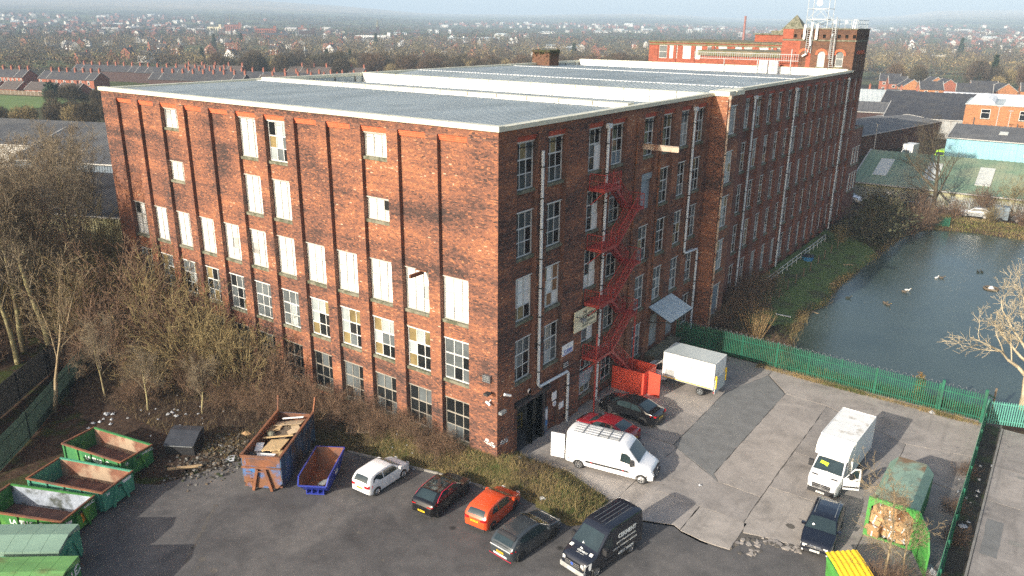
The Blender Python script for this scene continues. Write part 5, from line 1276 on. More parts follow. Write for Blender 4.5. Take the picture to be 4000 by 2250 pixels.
# ---- vans ---
def van_common(t,sh,pm,W,wb,r,offs,belt,mx,rim='alloy'):
 for x in(wb/2+offs,-wb/2+offs):
  for sg in(1,-1):b=MB();arch_panel(b,sh,x,r+.06,.004,sg);b.build('wheel_arch',t);wheel(t,x,sg*(W/2+.004),r,.24,rim,6)
 for sg in(1,-1):b=MB();b.use('black_plastic');y=sg*sh.hw(mx,belt+.2);b.box(mx-.1,mx+.1,min(y,y+sg*.28),max(y,y+sg*.28),belt+.05,belt+.42);b.build('door_mirror',t)
def panel_van(name,label,loc,rz,pm,L,W,H,wb,cat='van',sc=1.0):
 t=thing(name,label,cat,(loc[0],loc[1],Z0+.002),R(rz),'vans parked in the yard');t.scale=(sc,sc,sc);xf=L/2;xr=-L/2
 top=[(xr,H-.12),(xr+.12,H-.01),(xr+.5,H),(xf-2.35,H),(xf-2.05,H-.05),(xf-1.80,H-.22),(xf-1.0,1.40),(xf-.85,1.30),(xf-.3,1.10),(xf-.08,.95),(xf,.55)]
 sh=Shell(W,top,[(xr,.42),(xr+.9,.32),(xf-.6,.26),(xf,.3)],1.2,.105,None,plan=.20,nose=.22,tail=.03,rnd=.05);sh.body(pm,t,edge=.12,n=50);return t,sh
mv,ms=panel_van('panel_van','long high roof white panel van with a rear door open by the goods entrance',(6.25,4.83),10.2,P_['vanwhite'],6.15,2.07,2.48,4.33,sc=1.02)
xf=3.075;van_common(mv,ms,P_['vanwhite'],2.07,4.33,.35,.14,1.2,xf-1.42,'alloy')
b=MB();b.use('car_glass');ms.strip(b,xf-1.74,xf-1.02,.84,.90);b.build('windscreen',mv,smooth=True)
for sg in(1,-1):
 b=MB();b.use('car_glass');ms.side(b,[(xf-2.25,1.32),(xf-1.25,1.22),(xf-1.62,1.78),(xf-1.85,1.92),(xf-2.2,1.92)],.008,sg);b.build('side_window',mv)
 b=MB();b.use('black_plastic');ms.side(b,[(-1.55,.62),(xf-1.55,.62),(xf-1.7,.76),(-1.55,.76)],.02,sg);ms.side(b,[(-3.05,.5),(-2.65,.5),(-2.65,.72),(-3.05,.72)],.012,sg);b.build('side_trim',mv)
 b=MB();b.use('lamp_red');[ms.side(b,[(x,.66),(x+.14,.66),(x+.14,.72),(x,.72)],.026,sg)for x in(-1.2,1.0,-2.85)];b.build('side_marker',mv)
 b=MB();b.use('lamp_clear');ms.side(b,[(xf-.62,.80),(xf-.16,.72),(xf-.10,.86),(xf-.2,.98),(xf-.6,1.0)],.012,sg);b.face([(xf-.03,sg*ms.hw(xf,.8)*f,z)for f,z in((1,.74),(.72,.74),(.70,.92),(1,.95))]);b.build('headlamp',mv)
b=MB();b.use('black_plastic');b.box(xf-.32,xf+.03,-.80,.80,.3,.62);b.box(xf-.1,xf+.012,-.62,.62,.66,.94)
for sg in(1,-1):ms.side(b,[(xf-.55,.30),(xf-.02,.32),(xf-.02,.62),(xf-.45,.66)],.012,sg)
b.build('front_bumper',mv);b=MB();b.use('alloy');[b.box(xf,xf+.022,-.6,.6,z,z+.02)for z in(.7,.78,.86)];b.prism([(0,.70),(.09,.82),(0,.94),(-.09,.82)],lambda u,v,w:(w,u,v),xf+.01,xf+.035);b.build('grille',mv)
plate(mv,xf+.035,.5,'YD21 OXS','plate_w',(0,0,math.pi))
b=MB();b.use('steel')
for k in range(5):y=-.62+k*.31;b.bar((-2.6,y,2.535),(.6,y,2.535),.05,.03)
b.build('roof_rib',mv)
b=MB();b.use('steel');[b.bar((x,-.72,2.55),(x,.72,2.55),.035)for x in(-1.95,-.9,-.2,.55)];[b.bar((x0,y,2.556),(x0+.7,y,2.556),.03)for x0 in(-.9,-.15)for y in(-.45,.45)];b.build('roof_rack',mv)
b=MB();b.use(P_['vanwhite']);b.box(-.04,.04,-.95,0,.0,1.78);b.use('lamp_red');b.prism([(-.88,.62),(-.72,.56),(-.88,.70)],lambda u,v,w:(w,u,v),-.048,-.041);b.use('black_plastic');b.box(-.047,-.041,-.88,-.66,.46,.49)
dr=b.build('rear_door',mv);dr.location=(-3.08,-.98,.52);dr.rotation_euler=(0,0,R(-86))
b=MB();b.use('black_plastic');b.box(-3.085,-3.078,-.88,.88,.55,2.3);b.use('dark_steel');b.box(-3.3,-3.08,-.8,.8,.36,.52);b.build('cargo_opening',mv)
tv,ts=panel_van('panel_van','dark navy works van with white lettering at the front of the yard',(10.28,-3.75),-100.8,P_['navy'],4.95,1.97,2.36,2.93,sc=1.03)
xf=2.475;van_common(tv,ts,P_['navy'],1.97,2.93,.34,.12,1.15,xf-1.4,'alloy')
b=MB();b.use('car_glass');ts.strip(b,xf-1.74,xf-1.0,.84,.92);b.build('windscreen',tv,smooth=True)
for sg in(1,-1):
 b=MB();b.use('car_glass');ts.side(b,[(xf-2.2,1.3),(xf-1.22,1.2),(xf-1.6,1.72),(xf-1.8,1.84),(xf-2.15,1.84)],.008,sg);b.build('side_window',tv)
 b=MB();b.use('lamp_clear');ts.side(b,[(xf-.45,.62),(xf-.06,.58),(xf-.1,.98),(xf-.5,1.06)],.012,sg);b.face([(xf-.04-.05*(z-.6),sg*ts.hw(xf,.8)*f,z)for f,z in((1,.62),(.70,.62),(.74,.96),(1,1.0))]);b.build('headlamp',tv)
 b=MB();b.use('board_grey');ts.side(b,[(xf-.7,.30),(xf-.02,.30),(xf-.02,.56),(xf-.6,.58)],.014,sg);b.build('bumper_corner',tv)
 b=MB();b.use('black_plastic');ts.side(b,[(-1.1,.56),(xf-1.2,.56),(xf-1.2,.66),(-1.1,.66)],.012,sg);b.build('side_trim',tv)
 b=MB();b.use('white_render');b.face([(xf-.80+dx,sg*y,ts.zt(xf-.80+dx)+.05)for dx,y in((0,.58),(.18,.60),(.18,.80),(0,.78))]);b.build('reflective_patch',tv)
b=MB();b.use('board_grey');b.box(xf-.2,xf+.03,-.84,.84,.28,.56);b.use('black_plastic');b.box(xf-.1,xf+.012,-.52,.52,.60,.90);b.use('alloy');[b.box(xf,xf+.02,-.5,.5,z,z+.025)for z in(.66,.76,.86)];b.build('front_bumper',tv)
b=MB();b.use('print_blue');b.tube([(xf+.02,0,.80),(xf+.035,0,.80)],.09,14);b.build('badge',tv)
plate(tv,xf+.04,.44,'MT11 OUH','plate_w',(0,0,math.pi))
b=MB();b.use('steel');[b.bar((-2.0,y,2.40),(.3,y,2.40),.02,.015)for y in(-.4,-.13,.13,.4)];b.build('roof_rib',tv)
b=MB();b.use('white_render');[b.face([(xf-1.1+.3*math.sin(k),-.2+k*.08,ts.zt(xf-1.1+.3*math.sin(k))+.06),(xf-1.0+.3*math.sin(k),-.2+k*.08,ts.zt(xf-1.0+.3*math.sin(k))+.06),(xf-1.02+.3*math.sin(k),-.08+k*.08,ts.zt(xf-1.02+.3*math.sin(k))+.06)])for k in range(3)];b.build('dashboard_paper',tv)
def van_logo(parent,loc,rot,s):
 lg=link('logo',None,parent,loc);lg.rotation_euler=rot;lg.scale=(s,s,s)
 b=MB();b.use('text_white');P=[(-1.2,-.38),(-.92,.22),(-.72,-.05),(-.52,.12),(-.34,-.22),(.98,-.22)]
 for a,c in zip(P,P[1:]):b.bar((a[0],a[1],0),(c[0],c[1],0),.045,.006)
 o=b.build('peak_mark',parent);o.matrix_local=lg.matrix_local
 Mx=Matrix.Translation(loc)@Euler(rot).to_matrix().to_4x4()@Matrix.Scale(s,4)
 bpy.data.objects.remove(lg)
 def tx(bd,sz,x,y,m='text_white',bold=0):
  q=text(bd,sz,parent,(0,0,0),(0,0,0),m,bold=bold,shear=.15);q.matrix_local=Mx@Matrix.Translation((x,y,0))
 tx('CEKMENT',.36,.32,.03,bold=.012);return tx
yl=ts.hw(-.6,1.6)+.022;RL=(R(90-6),0,R(180))
tx=van_logo(tv,(-.62,yl,1.62),RL,.95);tx('JOINERY AND PROPERTY SERVICES',.11,.25,-.32);tx('DOMESTIC   COMMERCIAL   INDUSTRIAL',.12,.1,-.62);tx('07817 390024',.24,.15,-1.02,bold=.006)
tx=van_logo(tv,(xf-.62,.0,ts.zt(xf-.62)+.06),(R(14),0,R(90)),.42);tx('JOINERY & PROPERTY',.13,.25,-.34)
# ---- box body trucks ------------
def cab_shell(t,pm,xf,W,H=2.30,xr=None):
 xr=xr if xr is not None else xf-2.3
 top=[(xr,H),(xf-1.95,H),(xf-1.72,H-.12),(xf-.95,1.42),(xf-.82,1.34),(xf-.25,1.14),(xf-.06,.98),(xf,.6)]
 sh=Shell(W,top,[(xr,.5),(xf-.5,.3),(xf,.32)],1.25,.10,None,plan=.20,nose=.36,tail=.02);sh.body(pm,t,'cab',edge=.10,n=36);return sh
lt=thing('luton_truck','white box body truck with its driver door open beside the green container','truck',(18.97,13.1,Z0+.002),R(-93.0),'box trucks in the yard');PV=P_['vanwhite']
xf=3.42;LW=2.02;ls=cab_shell(lt,PV,xf,LW,2.25)
b=MB();b.use('board_white');b.box(-3.85,.86,-1.12,1.12,.86,3.25);b.build('box_body',lt)
b=MB();b.use('white_render')
for y in(-1.125,1.085):b.box(-3.86,.88,y,y+.04,3.22,3.29);b.box(.84,.885,y,y+.04,.84,3.22);b.box(-3.87,-3.82,y,y+.04,.84,3.22)
b.box(.845,.885,-1.085,1.085,3.22,3.285);b.box(-3.86,-3.82,-1.085,1.085,3.22,3.285);b.build('corner_trim',lt)
b=MB();b.use('board_white');rows=[]
for k in range(8):
 a=k/7;x=.885+1.02*math.sin(a*1.5708)**.9;z=3.22-.93*(1-math.cos(a*1.5708))**1.0;w=1.10-.06*a;rows.append([(x,-w,z),(x-.02*a,-w*.6,z+.01),(x,0,z+.015),(x-.02*a,w*.6,z+.01),(x,w,z)])
b.grid(rows);low=[(p[0]-.05,p[1],2.27)for p in rows[-1]];b.grid([rows[-1],low]);
for s in(0,-1):b.face([r_[s]for r_ in rows]+[low[s],(.886,rows[0][s][1],2.27)])
b.face([(.886,-1.1,2.27),(.886,1.1,2.27),low[-1],low[0]]);b.build('luton_peak',lt)
b=MB();b.use('dark_steel');b.box(-3.8,1.3,-.45,-.35,.5,.84);b.box(-3.8,1.3,.35,.45,.5,.84);b.box(-3.9,-3.82,-1.0,1.0,.45,.6);b.build('chassis',lt)
for x in(xf-.98,-2.1):
 for sg in(1,-1):wheel(lt,x,sg*(LW/2+.0),.35,.24,'steel',6)
 if x>0:
  for sg in(1,-1):b=MB();arch_panel(b,ls,x,.42,.004,sg);b.build('wheel_arch',lt)
b=MB();b.use('car_glass');ls.strip(b,xf-1.66,xf-.97,.88,.93);b.build('windscreen',lt,smooth=True)
b=MB();b.use(mat('hi_vis',(.50,.75,.02),.7));b.face([(xf-1.45+u*.5,v,ls.zt(xf-1.45+u*.5)+.055)for u,v in((0,-.55),(.3,-.6),(.35,-.3),(.5,-.1),(.1,-.05))]);b.build('hi_vis_vest',lt)
b=MB();b.use('black_plastic');b.box(xf-.28,xf+.03,-.82,.82,.32,.66);b.box(xf-.06,xf+.014,-.58,.58,.68,.98)
for sg in(1,-1):ls.side(b,[(xf-.62,.32),(xf-.02,.34),(xf-.02,.66),(xf-.5,.72)],.014,sg);b.face([(xf-.62+d,sg*y,ls.zt(xf-.62+d)+.045)for d,y in((0,.42),(.10,.42),(.10,.82),(0,.80))])
b.build('front_bumper',lt)
b=MB();b.use('alloy');[b.box(xf,xf+.02,-.55,.55,z,z+.015)for z in(.72,.78,.90)];b.tube([(xf+.012,.13*math.cos(k*.5236),.84+.13*math.sin(k*.5236))for k in range(13)],.013,5);[b.bar((xf+.02,0,.84),(xf+.02,.12*math.sin(a),.84+.12*math.cos(a)),.025)for a in(0,2.094,4.189)];b.build('grille_badge',lt)
for sg in(1,-1):b=MB();b.use('lamp_clear');ls.side(b,[(xf-.5,.78),(xf-.1,.72),(xf-.08,.92),(xf-.46,1.02)],.012,sg);b.face([(xf-.02,sg*ls.hw(xf,.8)*f,z)for f,z in((1,.74),(.74,.76),(.72,.95),(1,.98))]);b.build('headlamp',lt)
plate(lt,xf+.035,.44,'PE73 WZM','plate_w',(0,0,math.pi))
b=MB();b.use('car_glass');ls.side(b,[(xf-1.95,1.36),(xf-1.2,1.30),(xf-1.55,1.8),(xf-1.8,2.0),(xf-1.95,2.0)],.008,-1);b.build('side_window',lt)
b=MB();b.use('black');ls.side(b,[(xf-2.0,.6),(xf-1.12,.6),(xf-1.12,1.3),(xf-1.6,2.0),(xf-2.0,2.05)],.008,1);b.build('door_opening',lt)
b=MB();b.use(PV);b.prism([(0,.0),(-1.02,0),(-1.02,.95),(-.98,1.55),(-.62,1.55),(-.1,.82),(0,.78)],lambda u,v,w:(u,w,v),-.03,.03)
b.use('car_glass');b.prism([(-.14,.86),(-.9,.86),(-.9,1.46),(-.62,1.46)],lambda u,v,w:(u,w,v),-.034,.034);b.use('black_plastic');b.prism([(-.03,.14),(-1.0,.14),(-1.0,.26),(-.03,.26)],lambda u,v,w:(u,w,v),-.04,.04);b.box(-.9,-.72,.03,.05,.66,.70)
dr=b.build('driver_door',lt);dr.location=(xf-1.08,LW/2+.02,.56);dr.rotation_euler=(0,0,R(-62))
for sg,x in((-1,xf-1.3),):b=MB();b.use('black_plastic');y=sg*1.0;b.box(x-.1,x+.1,y-.3,y,1.42,1.85);b.build('door_mirror',lt)
b=MB();b.use('black_plastic');b.box(-.5,-.3,.06,.3,.86,1.22);b.build('door_mirror',dr)
bt=thing('tail_lift_truck','white box truck with dusty grey roof and yellow tail lift arms by the hoarding','truck',(5.3,20.0,Z0+.002),R(180.5),'box trucks in the yard')
xf=4.05;bs=cab_shell(bt,PV,xf,2.0,2.25)
b=MB();b.use('board_white');b.box(-2.55,1.95,-1.23,1.23,.92,3.2);b.use('roof_sheet');b.face([(-2.5,-1.18,3.203),(1.9,-1.18,3.203),(1.9,1.18,3.203),(-2.5,1.18,3.203)]);b.build('box_body',bt)
b=MB();b.use('steel')
for y in(-1.24,1.20):b.box(-2.56,1.96,y,y+.04,3.16,3.22);b.box(-2.56,1.96,y,y+.04,.88,.93);b.box(-2.57,-2.52,y,y+.04,.93,3.16)
b.use('plate_y');b.box(-2.4,1.9,1.235,1.242,.95,1.02);b.use('board_grey');b.box(.9,1.7,1.232,1.238,1.1,1.7);b.build('trim',bt)
b=MB();b.use('roof_sheet');b.box(-2.64,-2.57,-1.15,1.15,.55,1.75);b.build('tail_lift',bt)
for y in(-1.16,1.0):b=MB();b.use('plate_y');b.box(-2.72,-2.60,y,y+.1,1.0,2.1);b.build('lift_arm',bt)
b=MB();b.use('dark_steel');b.box(-2.5,2.2,-.5,-.4,.5,.9);b.box(-2.5,2.2,.4,.5,.5,.9);b.build('chassis',bt)
for x in(xf-.98,-1.35):
 for sg in(1,-1):wheel(bt,x,sg*1.02,.36,.26,'steel',6)
b=MB();b.use('car_glass');bs.strip(b,xf-1.66,xf-.97,.88,.93);b.build('windscreen',bt,smooth=True)
for sg in(1,-1):b=MB();b.use('car_glass');bs.side(b,[(xf-1.95,1.36),(xf-1.2,1.30),(xf-1.55,1.8),(xf-1.8,2.0),(xf-1.95,2.0)],.008,sg);b.build('side_window',bt)
for sg in(1,-1):b=MB();b.use('lamp_red');y=sg*1.02;b.box(-2.6,-2.54,min(y,y+sg*.18),max(y,y+sg*.18),.6,.74);b.build('tail_lamp',bt)
def far_car(label,loc,rz,pm,suv=False):
 h=.18 if suv else 0;z=-.8
 t=thing('parked_car',label,'car',(loc[0],loc[1],z),R(rz),'cars parked beyond the pond')
 sh=Shell(1.84,[(-2.2,.65),(-2.17,1.0),(-1.9,1.08+h),(-1.4,1.42+h),(-.3,1.48+h),(.3,1.42+h),(1.1,1.0+h/2),(2.0,.86+h/2),(2.22,.55)],[(-2.2,.3),(2.22,.28)],.98+h/2,.34,None);sh.body(pm,t,n=24)
 for x in(1.35,-1.35):
  for sg in(1,-1):b=MB();b.use('tyre');b.disc((x,sg*.935,.34),(0,1,0),.34,14);b.use('alloy');b.disc((x,sg*.94,.34),(0,1,0),.22,12);b.build('wheel',t)
 for sg in(1,-1):b=MB();b.use('car_glass');sh.side(b,[(-1.6,1.06+h),(.9,1.0+h/2),(.3,1.36+h),(-1.2,1.38+h)],.01,sg);b.build('side_window',t)
 b=MB();b.use('car_glass');sh.strip(b,.34,1.06,.86);b.build('windscreen',t);b=MB();b.use('car_glass');sh.strip(b,-1.88,-1.44,.82);b.build('rear_window',t)
far_car('white car nose showing past the far end of the mill',(-2.6,106.3),-12,P_['vanwhite'],True)
far_car('dark car in shade at the foot of the grey fence, left of the bare tree',(2.9,107.2),-5,P_['black'])
far_car('black car with bright roof reflection half hidden by bushes beyond the pond',(7.4,104.6),170,P_['black'],True)
far_car('silver white car parked behind bushes on the far pond bank',(17.0,106.3),182,P_['silver'],True)
far_car('dark grey car at the right end of the far pond bank',(24.2,106.6),176,P_['graphite'])
hb_=thing('horse_box','small dark upright trailer parked right of the silver car beyond the pond','trailer',(20.5,105.6,-.8),R(5));b=MB();b.use('board_blue');b.box(-1.0,1.0,-.8,.8,.4,2.4);b.build('body',hb_);b=MB();b.use('tyre');b.disc((0,-.82,.35),(0,1,0),.35,12);b.build('wheel',hb_)
# ------ skips, containers and bins
M['skip_green']=mat('skip_green',(.035,.17,.055),.6,var=.22,scale=1.2,col2=(.11,.30,.05),f2=.60,scale2=.7,obj=True)
M['skip_mint']=mat('skip_mint_green',(.06,.26,.165),.6,var=.18,scale=1.2,col2=(.16,.10,.06),f2=.68,scale2=1.4,obj=True)
M['skip_lime']=mat('skip_deep_green',(.035,.16,.032),.55,var=.25,scale=1.0,col2=(.10,.27,.035),f2=.58,scale2=.6,obj=True)
M['skip_rusty_in']=mat('rusty_skip_lining',(.20,.085,.05),.85,var=.4,scale=1.4,col2=(.34,.25,.17),f2=.52,scale2=.55,obj=True)
M['skip_rust_floor']=mat('rusty_floor',(.12,.055,.04),.9,var=.35,scale=1.6,col2=(.2,.10,.07),f2=.56,scale2=.6,obj=True)
M['skip_grey_in']=mat('scraped_grey_lining',(.30,.34,.40),.6,var=.35,scale=1.4,col2=(.06,.07,.06),f2=.57,scale2=.9,obj=True)
M['skip_blue']=mat('faded_blue_steel',(.035,.15,.36),.6,var=.3,scale=2.2,col2=(.20,.09,.045),f2=.47,scale2=1.0,obj=True)
M['skip_bluegrey']=mat('dirty_blue_steel',(.05,.10,.17),.7,var=.4,scale=1.6,col2=(.085,.06,.05),f2=.5,scale2=.8,obj=True)
M['skip_royal']=mat('royal_blue_steel',(.028,.045,.30),.4,var=.12,scale=1.5,obj=True)
M['lid_pale']=mat('pale_green_lid',(.20,.31,.235),.6,var=.2,scale=.8,col2=(.33,.28,.12),f2=.66,scale2=.7,obj=True,stretch=(.4,1,1))
M['lid_green']=mat('mossy_green_lid',(.135,.31,.095),.65,var=.3,scale=.8,col2=(.12,.17,.055),f2=.58,scale2=.9,obj=True,stretch=(.4,1,1))
M['roof_green_rust']=mat('rust_streaked_green_roof',(.23,.33,.25),.6,var=.2,scale=.8,col2=(.19,.12,.06),f2=.49,scale2=.55,obj=True)
def ring_logo(parent,loc,rot,s=1.0):
 b=MB();b.use('text_white');pts=[(.16*math.cos(a),.16*math.sin(a),0)for a in(math.radians(40+k*20)for k in range(16))]
 for p,q in zip(pts,pts[1:]):b.bar(p,q,.05,.006)
 b.bar(pts[-1],(.2,-.14,0),.05,.006);o=b.build('ring_mark',parent);o.location=loc;o.rotation_euler=rot;o.scale=(s,s,s);return o
def open_skip(label,loc,rz,L,W,H,m,inside,floor,txt=None,num=None,note=None,name='skip',group='green skips',arm=True,sticker=None):
 """roll-on skip: plates with rims, side ribs, A-frame lifting end at +x"""
 t=thing(name,label,'skip',(loc[0],loc[1],Z0),R(rz),group);h0=.18;x0,x1,y0,y1=-L/2,L/2,-W/2,W/2;tk=.05
 def plates(nm,face,px):
  b=MB();b.use(m);b.box(*px[0]);b.build(nm,t)
 for sg,nm in((1,'side_plate'),(-1,'side_plate')):
  b=MB();b.use(m);y=sg*W/2;ya,yb=(y-tk,y)if sg>0 else(y,y+tk)
  P=[(x0,h0),(x1,h0),(x1,H),(x0,H)]
  b.prism(P,lambda u,v,w:(u,w,v),ya,yb);b.use(inside);yi=y-sg*(tk+.004);b.face([(u,yi,v)for u,v in P]);b.build(nm,t)
  b=MB();b.use(m if sg>0 else 'rust');b.box(x0-.02,x1+.02,min(y-sg*tk*1.5,y+sg*.05),max(y-sg*tk*1.5,y+sg*.05),H,H+.09);b.build('rim',t)
  for k in range(5):b=MB();b.use(m);x=x0+.25+(L-.5)*k/4;b.box(x-.05,x+.05,min(y,y+sg*.09),max(y,y+sg*.09),h0,H-.003);b.build('rib',t)
 b=MB();b.use(m);b.box(x1-tk,x1,y0+tk,y1-tk,h0,H);b.use(inside);b.face([(x1-tk-.004,y0+tk,h0),(x1-tk-.004,y1-tk,h0),(x1-tk-.004,y1-tk,H),(x1-tk-.004,y0+tk,H)]);b.build('front_plate',t)
 b=MB();b.use(m);b.box(x0,x0+tk,y0+tk,y1-tk,h0,H);b.use(m);b.face([(x0+tk+.004,y0+tk,h0),(x0+tk+.004,y1-tk,h0),(x0+tk+.004,y1-tk,H),(x0+tk+.004,y0+tk,H)]);b.build('door_plate',t)
 b=MB();b.use('rust');b.box(x1-tk,x1+.06,y0-.02,y1+.02,H+.002,H+.10);b.box(x0-.06,x0+tk,y0-.02,y1+.02,H+.002,H+.10);b.build('rim',t)
 b=MB();b.use(floor);b.box(x0+tk,x1-tk,y0+tk,y1-tk,h0-.06,h0+.02);b.build('floor',t)
 b=MB();b.use('dark_steel');b.box(x0,x1,-.55,-.42,.02,h0-.06);b.box(x0,x1,.42,.55,.02,h0-.06);b.build('runner',t)
 if arm:
  for sg in(1,-1):b=MB();b.use(m);b.bar((x1+.08,sg*.22,H-.12),(x1+.08,sg*.62,h0-.1),.12,.14);b.build('lift_rail',t)
  b=MB();b.use('dark_steel');b.bar((x1+.1,-.24,H-.22),(x1+.1,.24,H-.22),.07);b.build('hook_bar',t)
 RXp=(R(90),0,R(90));RYn=(R(90),0,0)
 if txt:
  text(txt,.42,t,(.2,y0-.012,H-.42),RYn,'text_white',bold=.012);ring_logo(t,(1.55,y0-.012,H-.42),RYn,1.2)
  text(txt,.22,t,(x1+.012,.72,H-.2),RXp,'text_white',bold=.006);ring_logo(t,(x1+.012,1.2,H-.2),RXp,.6)
 if num:text(num,.26,t,(x1+.012,y0+.42,H-.3),RXp,'text_white',bold=.008)
 if sticker:
  b=MB();b.use('white_render');b.box(-.35,.35,y0-.012,y0-.003,H-.62,H-.25);b.box(x1+.003,x1+.012,.35,1.1,H-.3,H-.1);b.build('sticker',t);text('LAVELLE',.15,t,(0,y0-.015,H-.43),RYn,'text_black');
 return t
open_skip('rusty green skip lettered LAVELLE with number 13, farthest back by the fence',(-21.8,-15.2),11.0,5.6,2.5,1.45,'skip_green','skip_rusty_in','skip_rust_floor','LAVELLE','13')
open_skip('mint green skip with white sticker and rusty lining, second from the back',(-19.45,-18.2),20.0,5.7,2.6,1.45,'skip_mint','skip_rusty_in','skip_rust_floor',None,'34',sticker=True)
t3=open_skip('deep green skip with scraped grey inside and orange paint patch on its end',(-18.5,-21.35),24.0,5.9,2.7,1.5,'skip_lime','skip_grey_in','skip_rust_floor','LAVELLE','51')
b=MB();b.use(mat('orange_spray',(.75,.22,.02),.6));b.prism([(.1,1.25),(.42,1.3),(.5,1.0),(.4,.8),(.46,.62),(.16,.42),(.2,.75),(.12,.95)],lambda u,v,w:(w,u,v),2.952,2.958);b.use('white_render');b.box(2.952,2.958,-1.0,-.6,1.0,1.2);b.build('paint_patch',t3)
def lidded_skip(label,loc,rz,L,W,H,lid,side,txt=None,seams=6):
 t=thing('lidded_skip',label,'skip',(loc[0],loc[1],Z0),R(rz),'lidded skips');x0,x1,y0,y1=-L/2,L/2,-W/2,W/2
 b=MB();b.use(side);b.prism([(y0,.15),(y1,.15),(y1,H-.3),(y0+.0,H-.3)],lambda u,v,w:(w,u,v),x0,x1);b.build('body',t)
 n=seams
 for k in range(n):
  a,c=x0+L*k/n,x0+L*(k+1)/n;b=MB();b.use(lid);b.prism([(y0-.06,H-.55),(y0-.03,H-.28),(0,H),(y1-.03,H-.1),(y1+.03,H-.42),(y1,H-.5),(0,H-.12),(y0,H-.5)],lambda u,v,w:(w,u,v),a+.008,c-.008+(.06 if k==n-1 else 0));b.build('lid_panel',t)
 for sg in(1,-1):b=MB();b.use(side);b.bar((x1+.06,sg*.3,H-.7),(x1+.06,sg*.7,.2),.12);b.build('lift_rail',t)
 if txt:text(txt,.62,t,(x1+.012,-.1,H-.78),(R(90),0,R(90)),'text_white',bold=.016);ring_logo(t,(x1+.012,1.05,H-.72),(R(90),0,R(90)),1.5);text('recycling and waste',.16,t,(x1+.012,.2,H-1.2),(R(90),0,R(90)),'text_white')
 return t
lidded_skip('pale green lidded skip with stacked lid edges at the left frame edge',(-15.15,-23.75),37.0,5.6,2.2,2.15,'lid_pale','skip_mint')
lidded_skip('bright mossy green lidded skip lettered LAVELLE in the lower left corner',(-11.75,-25.55),38.0,5.6,2.7,2.45,'lid_green','skip_green','LAVELLE',7)
bs_=thing('skip','tall faded blue and rust skip heaped with boards and pallets','skip',(-12.25,-8.3,Z0),R(-60.2),'open skips by the bank');L,W,H=6.25,2.62,2.45;x0,x1,y0,y1=-L/2,L/2,-W/2,W/2
for sg in(1,-1):
 b=MB();b.use('skip_bluegrey');y=sg*W/2;b.prism([(x0,.25),(x1,.55),(x1,H),(x0,H)]if 0 else[(x0,.2),(x1-.3,.2),(x1,.55),(x1,H),(x0,H)],lambda u,v,w:(u,w,v),min(y,y-sg*.06),max(y,y-sg*.06));b.use('rust');b.face([(u,y-sg*.064,v)for u,v in((x0,.2),(x1-.3,.2),(x1,.55),(x1,H),(x0,H))]);b.build('side_plate',bs_)
 b=MB();b.use('rust');b.box(x0-.05,x1+.05,min(y-sg*.1,y+sg*.06),max(y-sg*.1,y+sg*.06),H,H+.1);b.bar((x0+.05,y,H),(x0-.35,y+sg*.06,H+1.05),.1);b.build('rim',bs_)
 for k in range(6):b=MB();b.use('skip_bluegrey');x=x0+.3+k*1.08;b.box(x-.05,x+.05,min(y,y+sg*.1),max(y,y+sg*.1),.3,H-.01);b.build('rib',bs_)
b=MB();b.use('skip_blue');b.prism([(y0+.06,1.0),(y1-.06,1.0),(y1-.06,H),(y0+.06,H)],lambda u,v,w:(w,u,v),x1-.06,x1+.02);b.prism([(y0+.35,.18),(y1-.35,.18),(y1-.06,.55),(y1-.06,1.0),(y0+.06,1.0),(y0+.06,.55)],lambda u,v,w:(w,u,v),x1-.06,x1);b.use('rust');b.box(x1+.02,x1+.10,y0,y1,1.62,1.74);b.box(x1+.021,x1+.03,y0+.3,y1-.3,1.78,2.3);b.box(x1,x1+.08,y0,y1,H-.1,H+.1);b.build('front_plate',bs_)
b=MB();b.use('skip_bluegrey');b.box(x0,x0+.06,y0+.06,y1-.06,.2,H-.1);b.use('rust');b.box(x0+.062,x0+.07,y0+.06,y1-.06,.25,H-.1);b.build('tail_plate',bs_)
for sg in(1,-1):b=MB();b.use('rust');b.bar((x1+.12,sg*.26,1.6),(x1+.12,sg*.62,.05),.13,.18);b.build('lift_rail',bs_)
b=MB();b.use('rust');[b.bar((x1+.06,-1.05,z),(x1+.06,-.7,z),.04)for z in(.6,.85,1.1,1.35)];b.bar((x1+.12,-.28,1.45),(x1+.12,.28,1.45),.07);b.build('rung',bs_)
b=MB();b.use('rust');b.box(x0+.06,x1-.06,y0+.06,y1-.06,.2,.3);b.build('floor',bs_)
TB=Matrix.Translation((-12.25,-8.3,Z0))@Matrix.Rotation(R(-60.2),4,'Z')
def junk(name,label,cat,m,size,loc,rot,fn=None,group='boards heaped in the blue skip'):
 b=MB();b.use(m)
 if fn:fn(b,*size)
 else:b.box(-size[0]/2,size[0]/2,-size[1]/2,size[1]/2,-size[2]/2,size[2]/2)
 o=b.build(name);o.matrix_world=TB@Matrix.Translation(loc)@Euler([R(a)for a in rot]).to_matrix().to_4x4();return tag(o,label,cat,group)
def slats(b,L,W,T):
 n=9
 for k in range(n):b.box(-L/2+L*k/n+.008,-L/2+L*(k+1)/n-.008,-W/2,W/2,-T/2,T/2)
 for y in(-W/2+.08,0,W/2-.08):b.box(-L/2,L/2,y-.05,y+.05,-T/2-.06,-T/2-.002)
def pallet(b,L,W,T):
 n=7
 for k in range(n):b.box(-L/2+L*k/n,-L/2+L*k/n+L/n*.62,-W/2,W/2,.1,.125)
 for y in(-W/2+.05,0,W/2-.05):b.box(-L/2,L/2,y-.05,y+.05,.02,.1)
 for k in(0,3,6):b.box(-L/2+L*k/n,-L/2+L*k/n+.1,-W/2,W/2,0,.02)
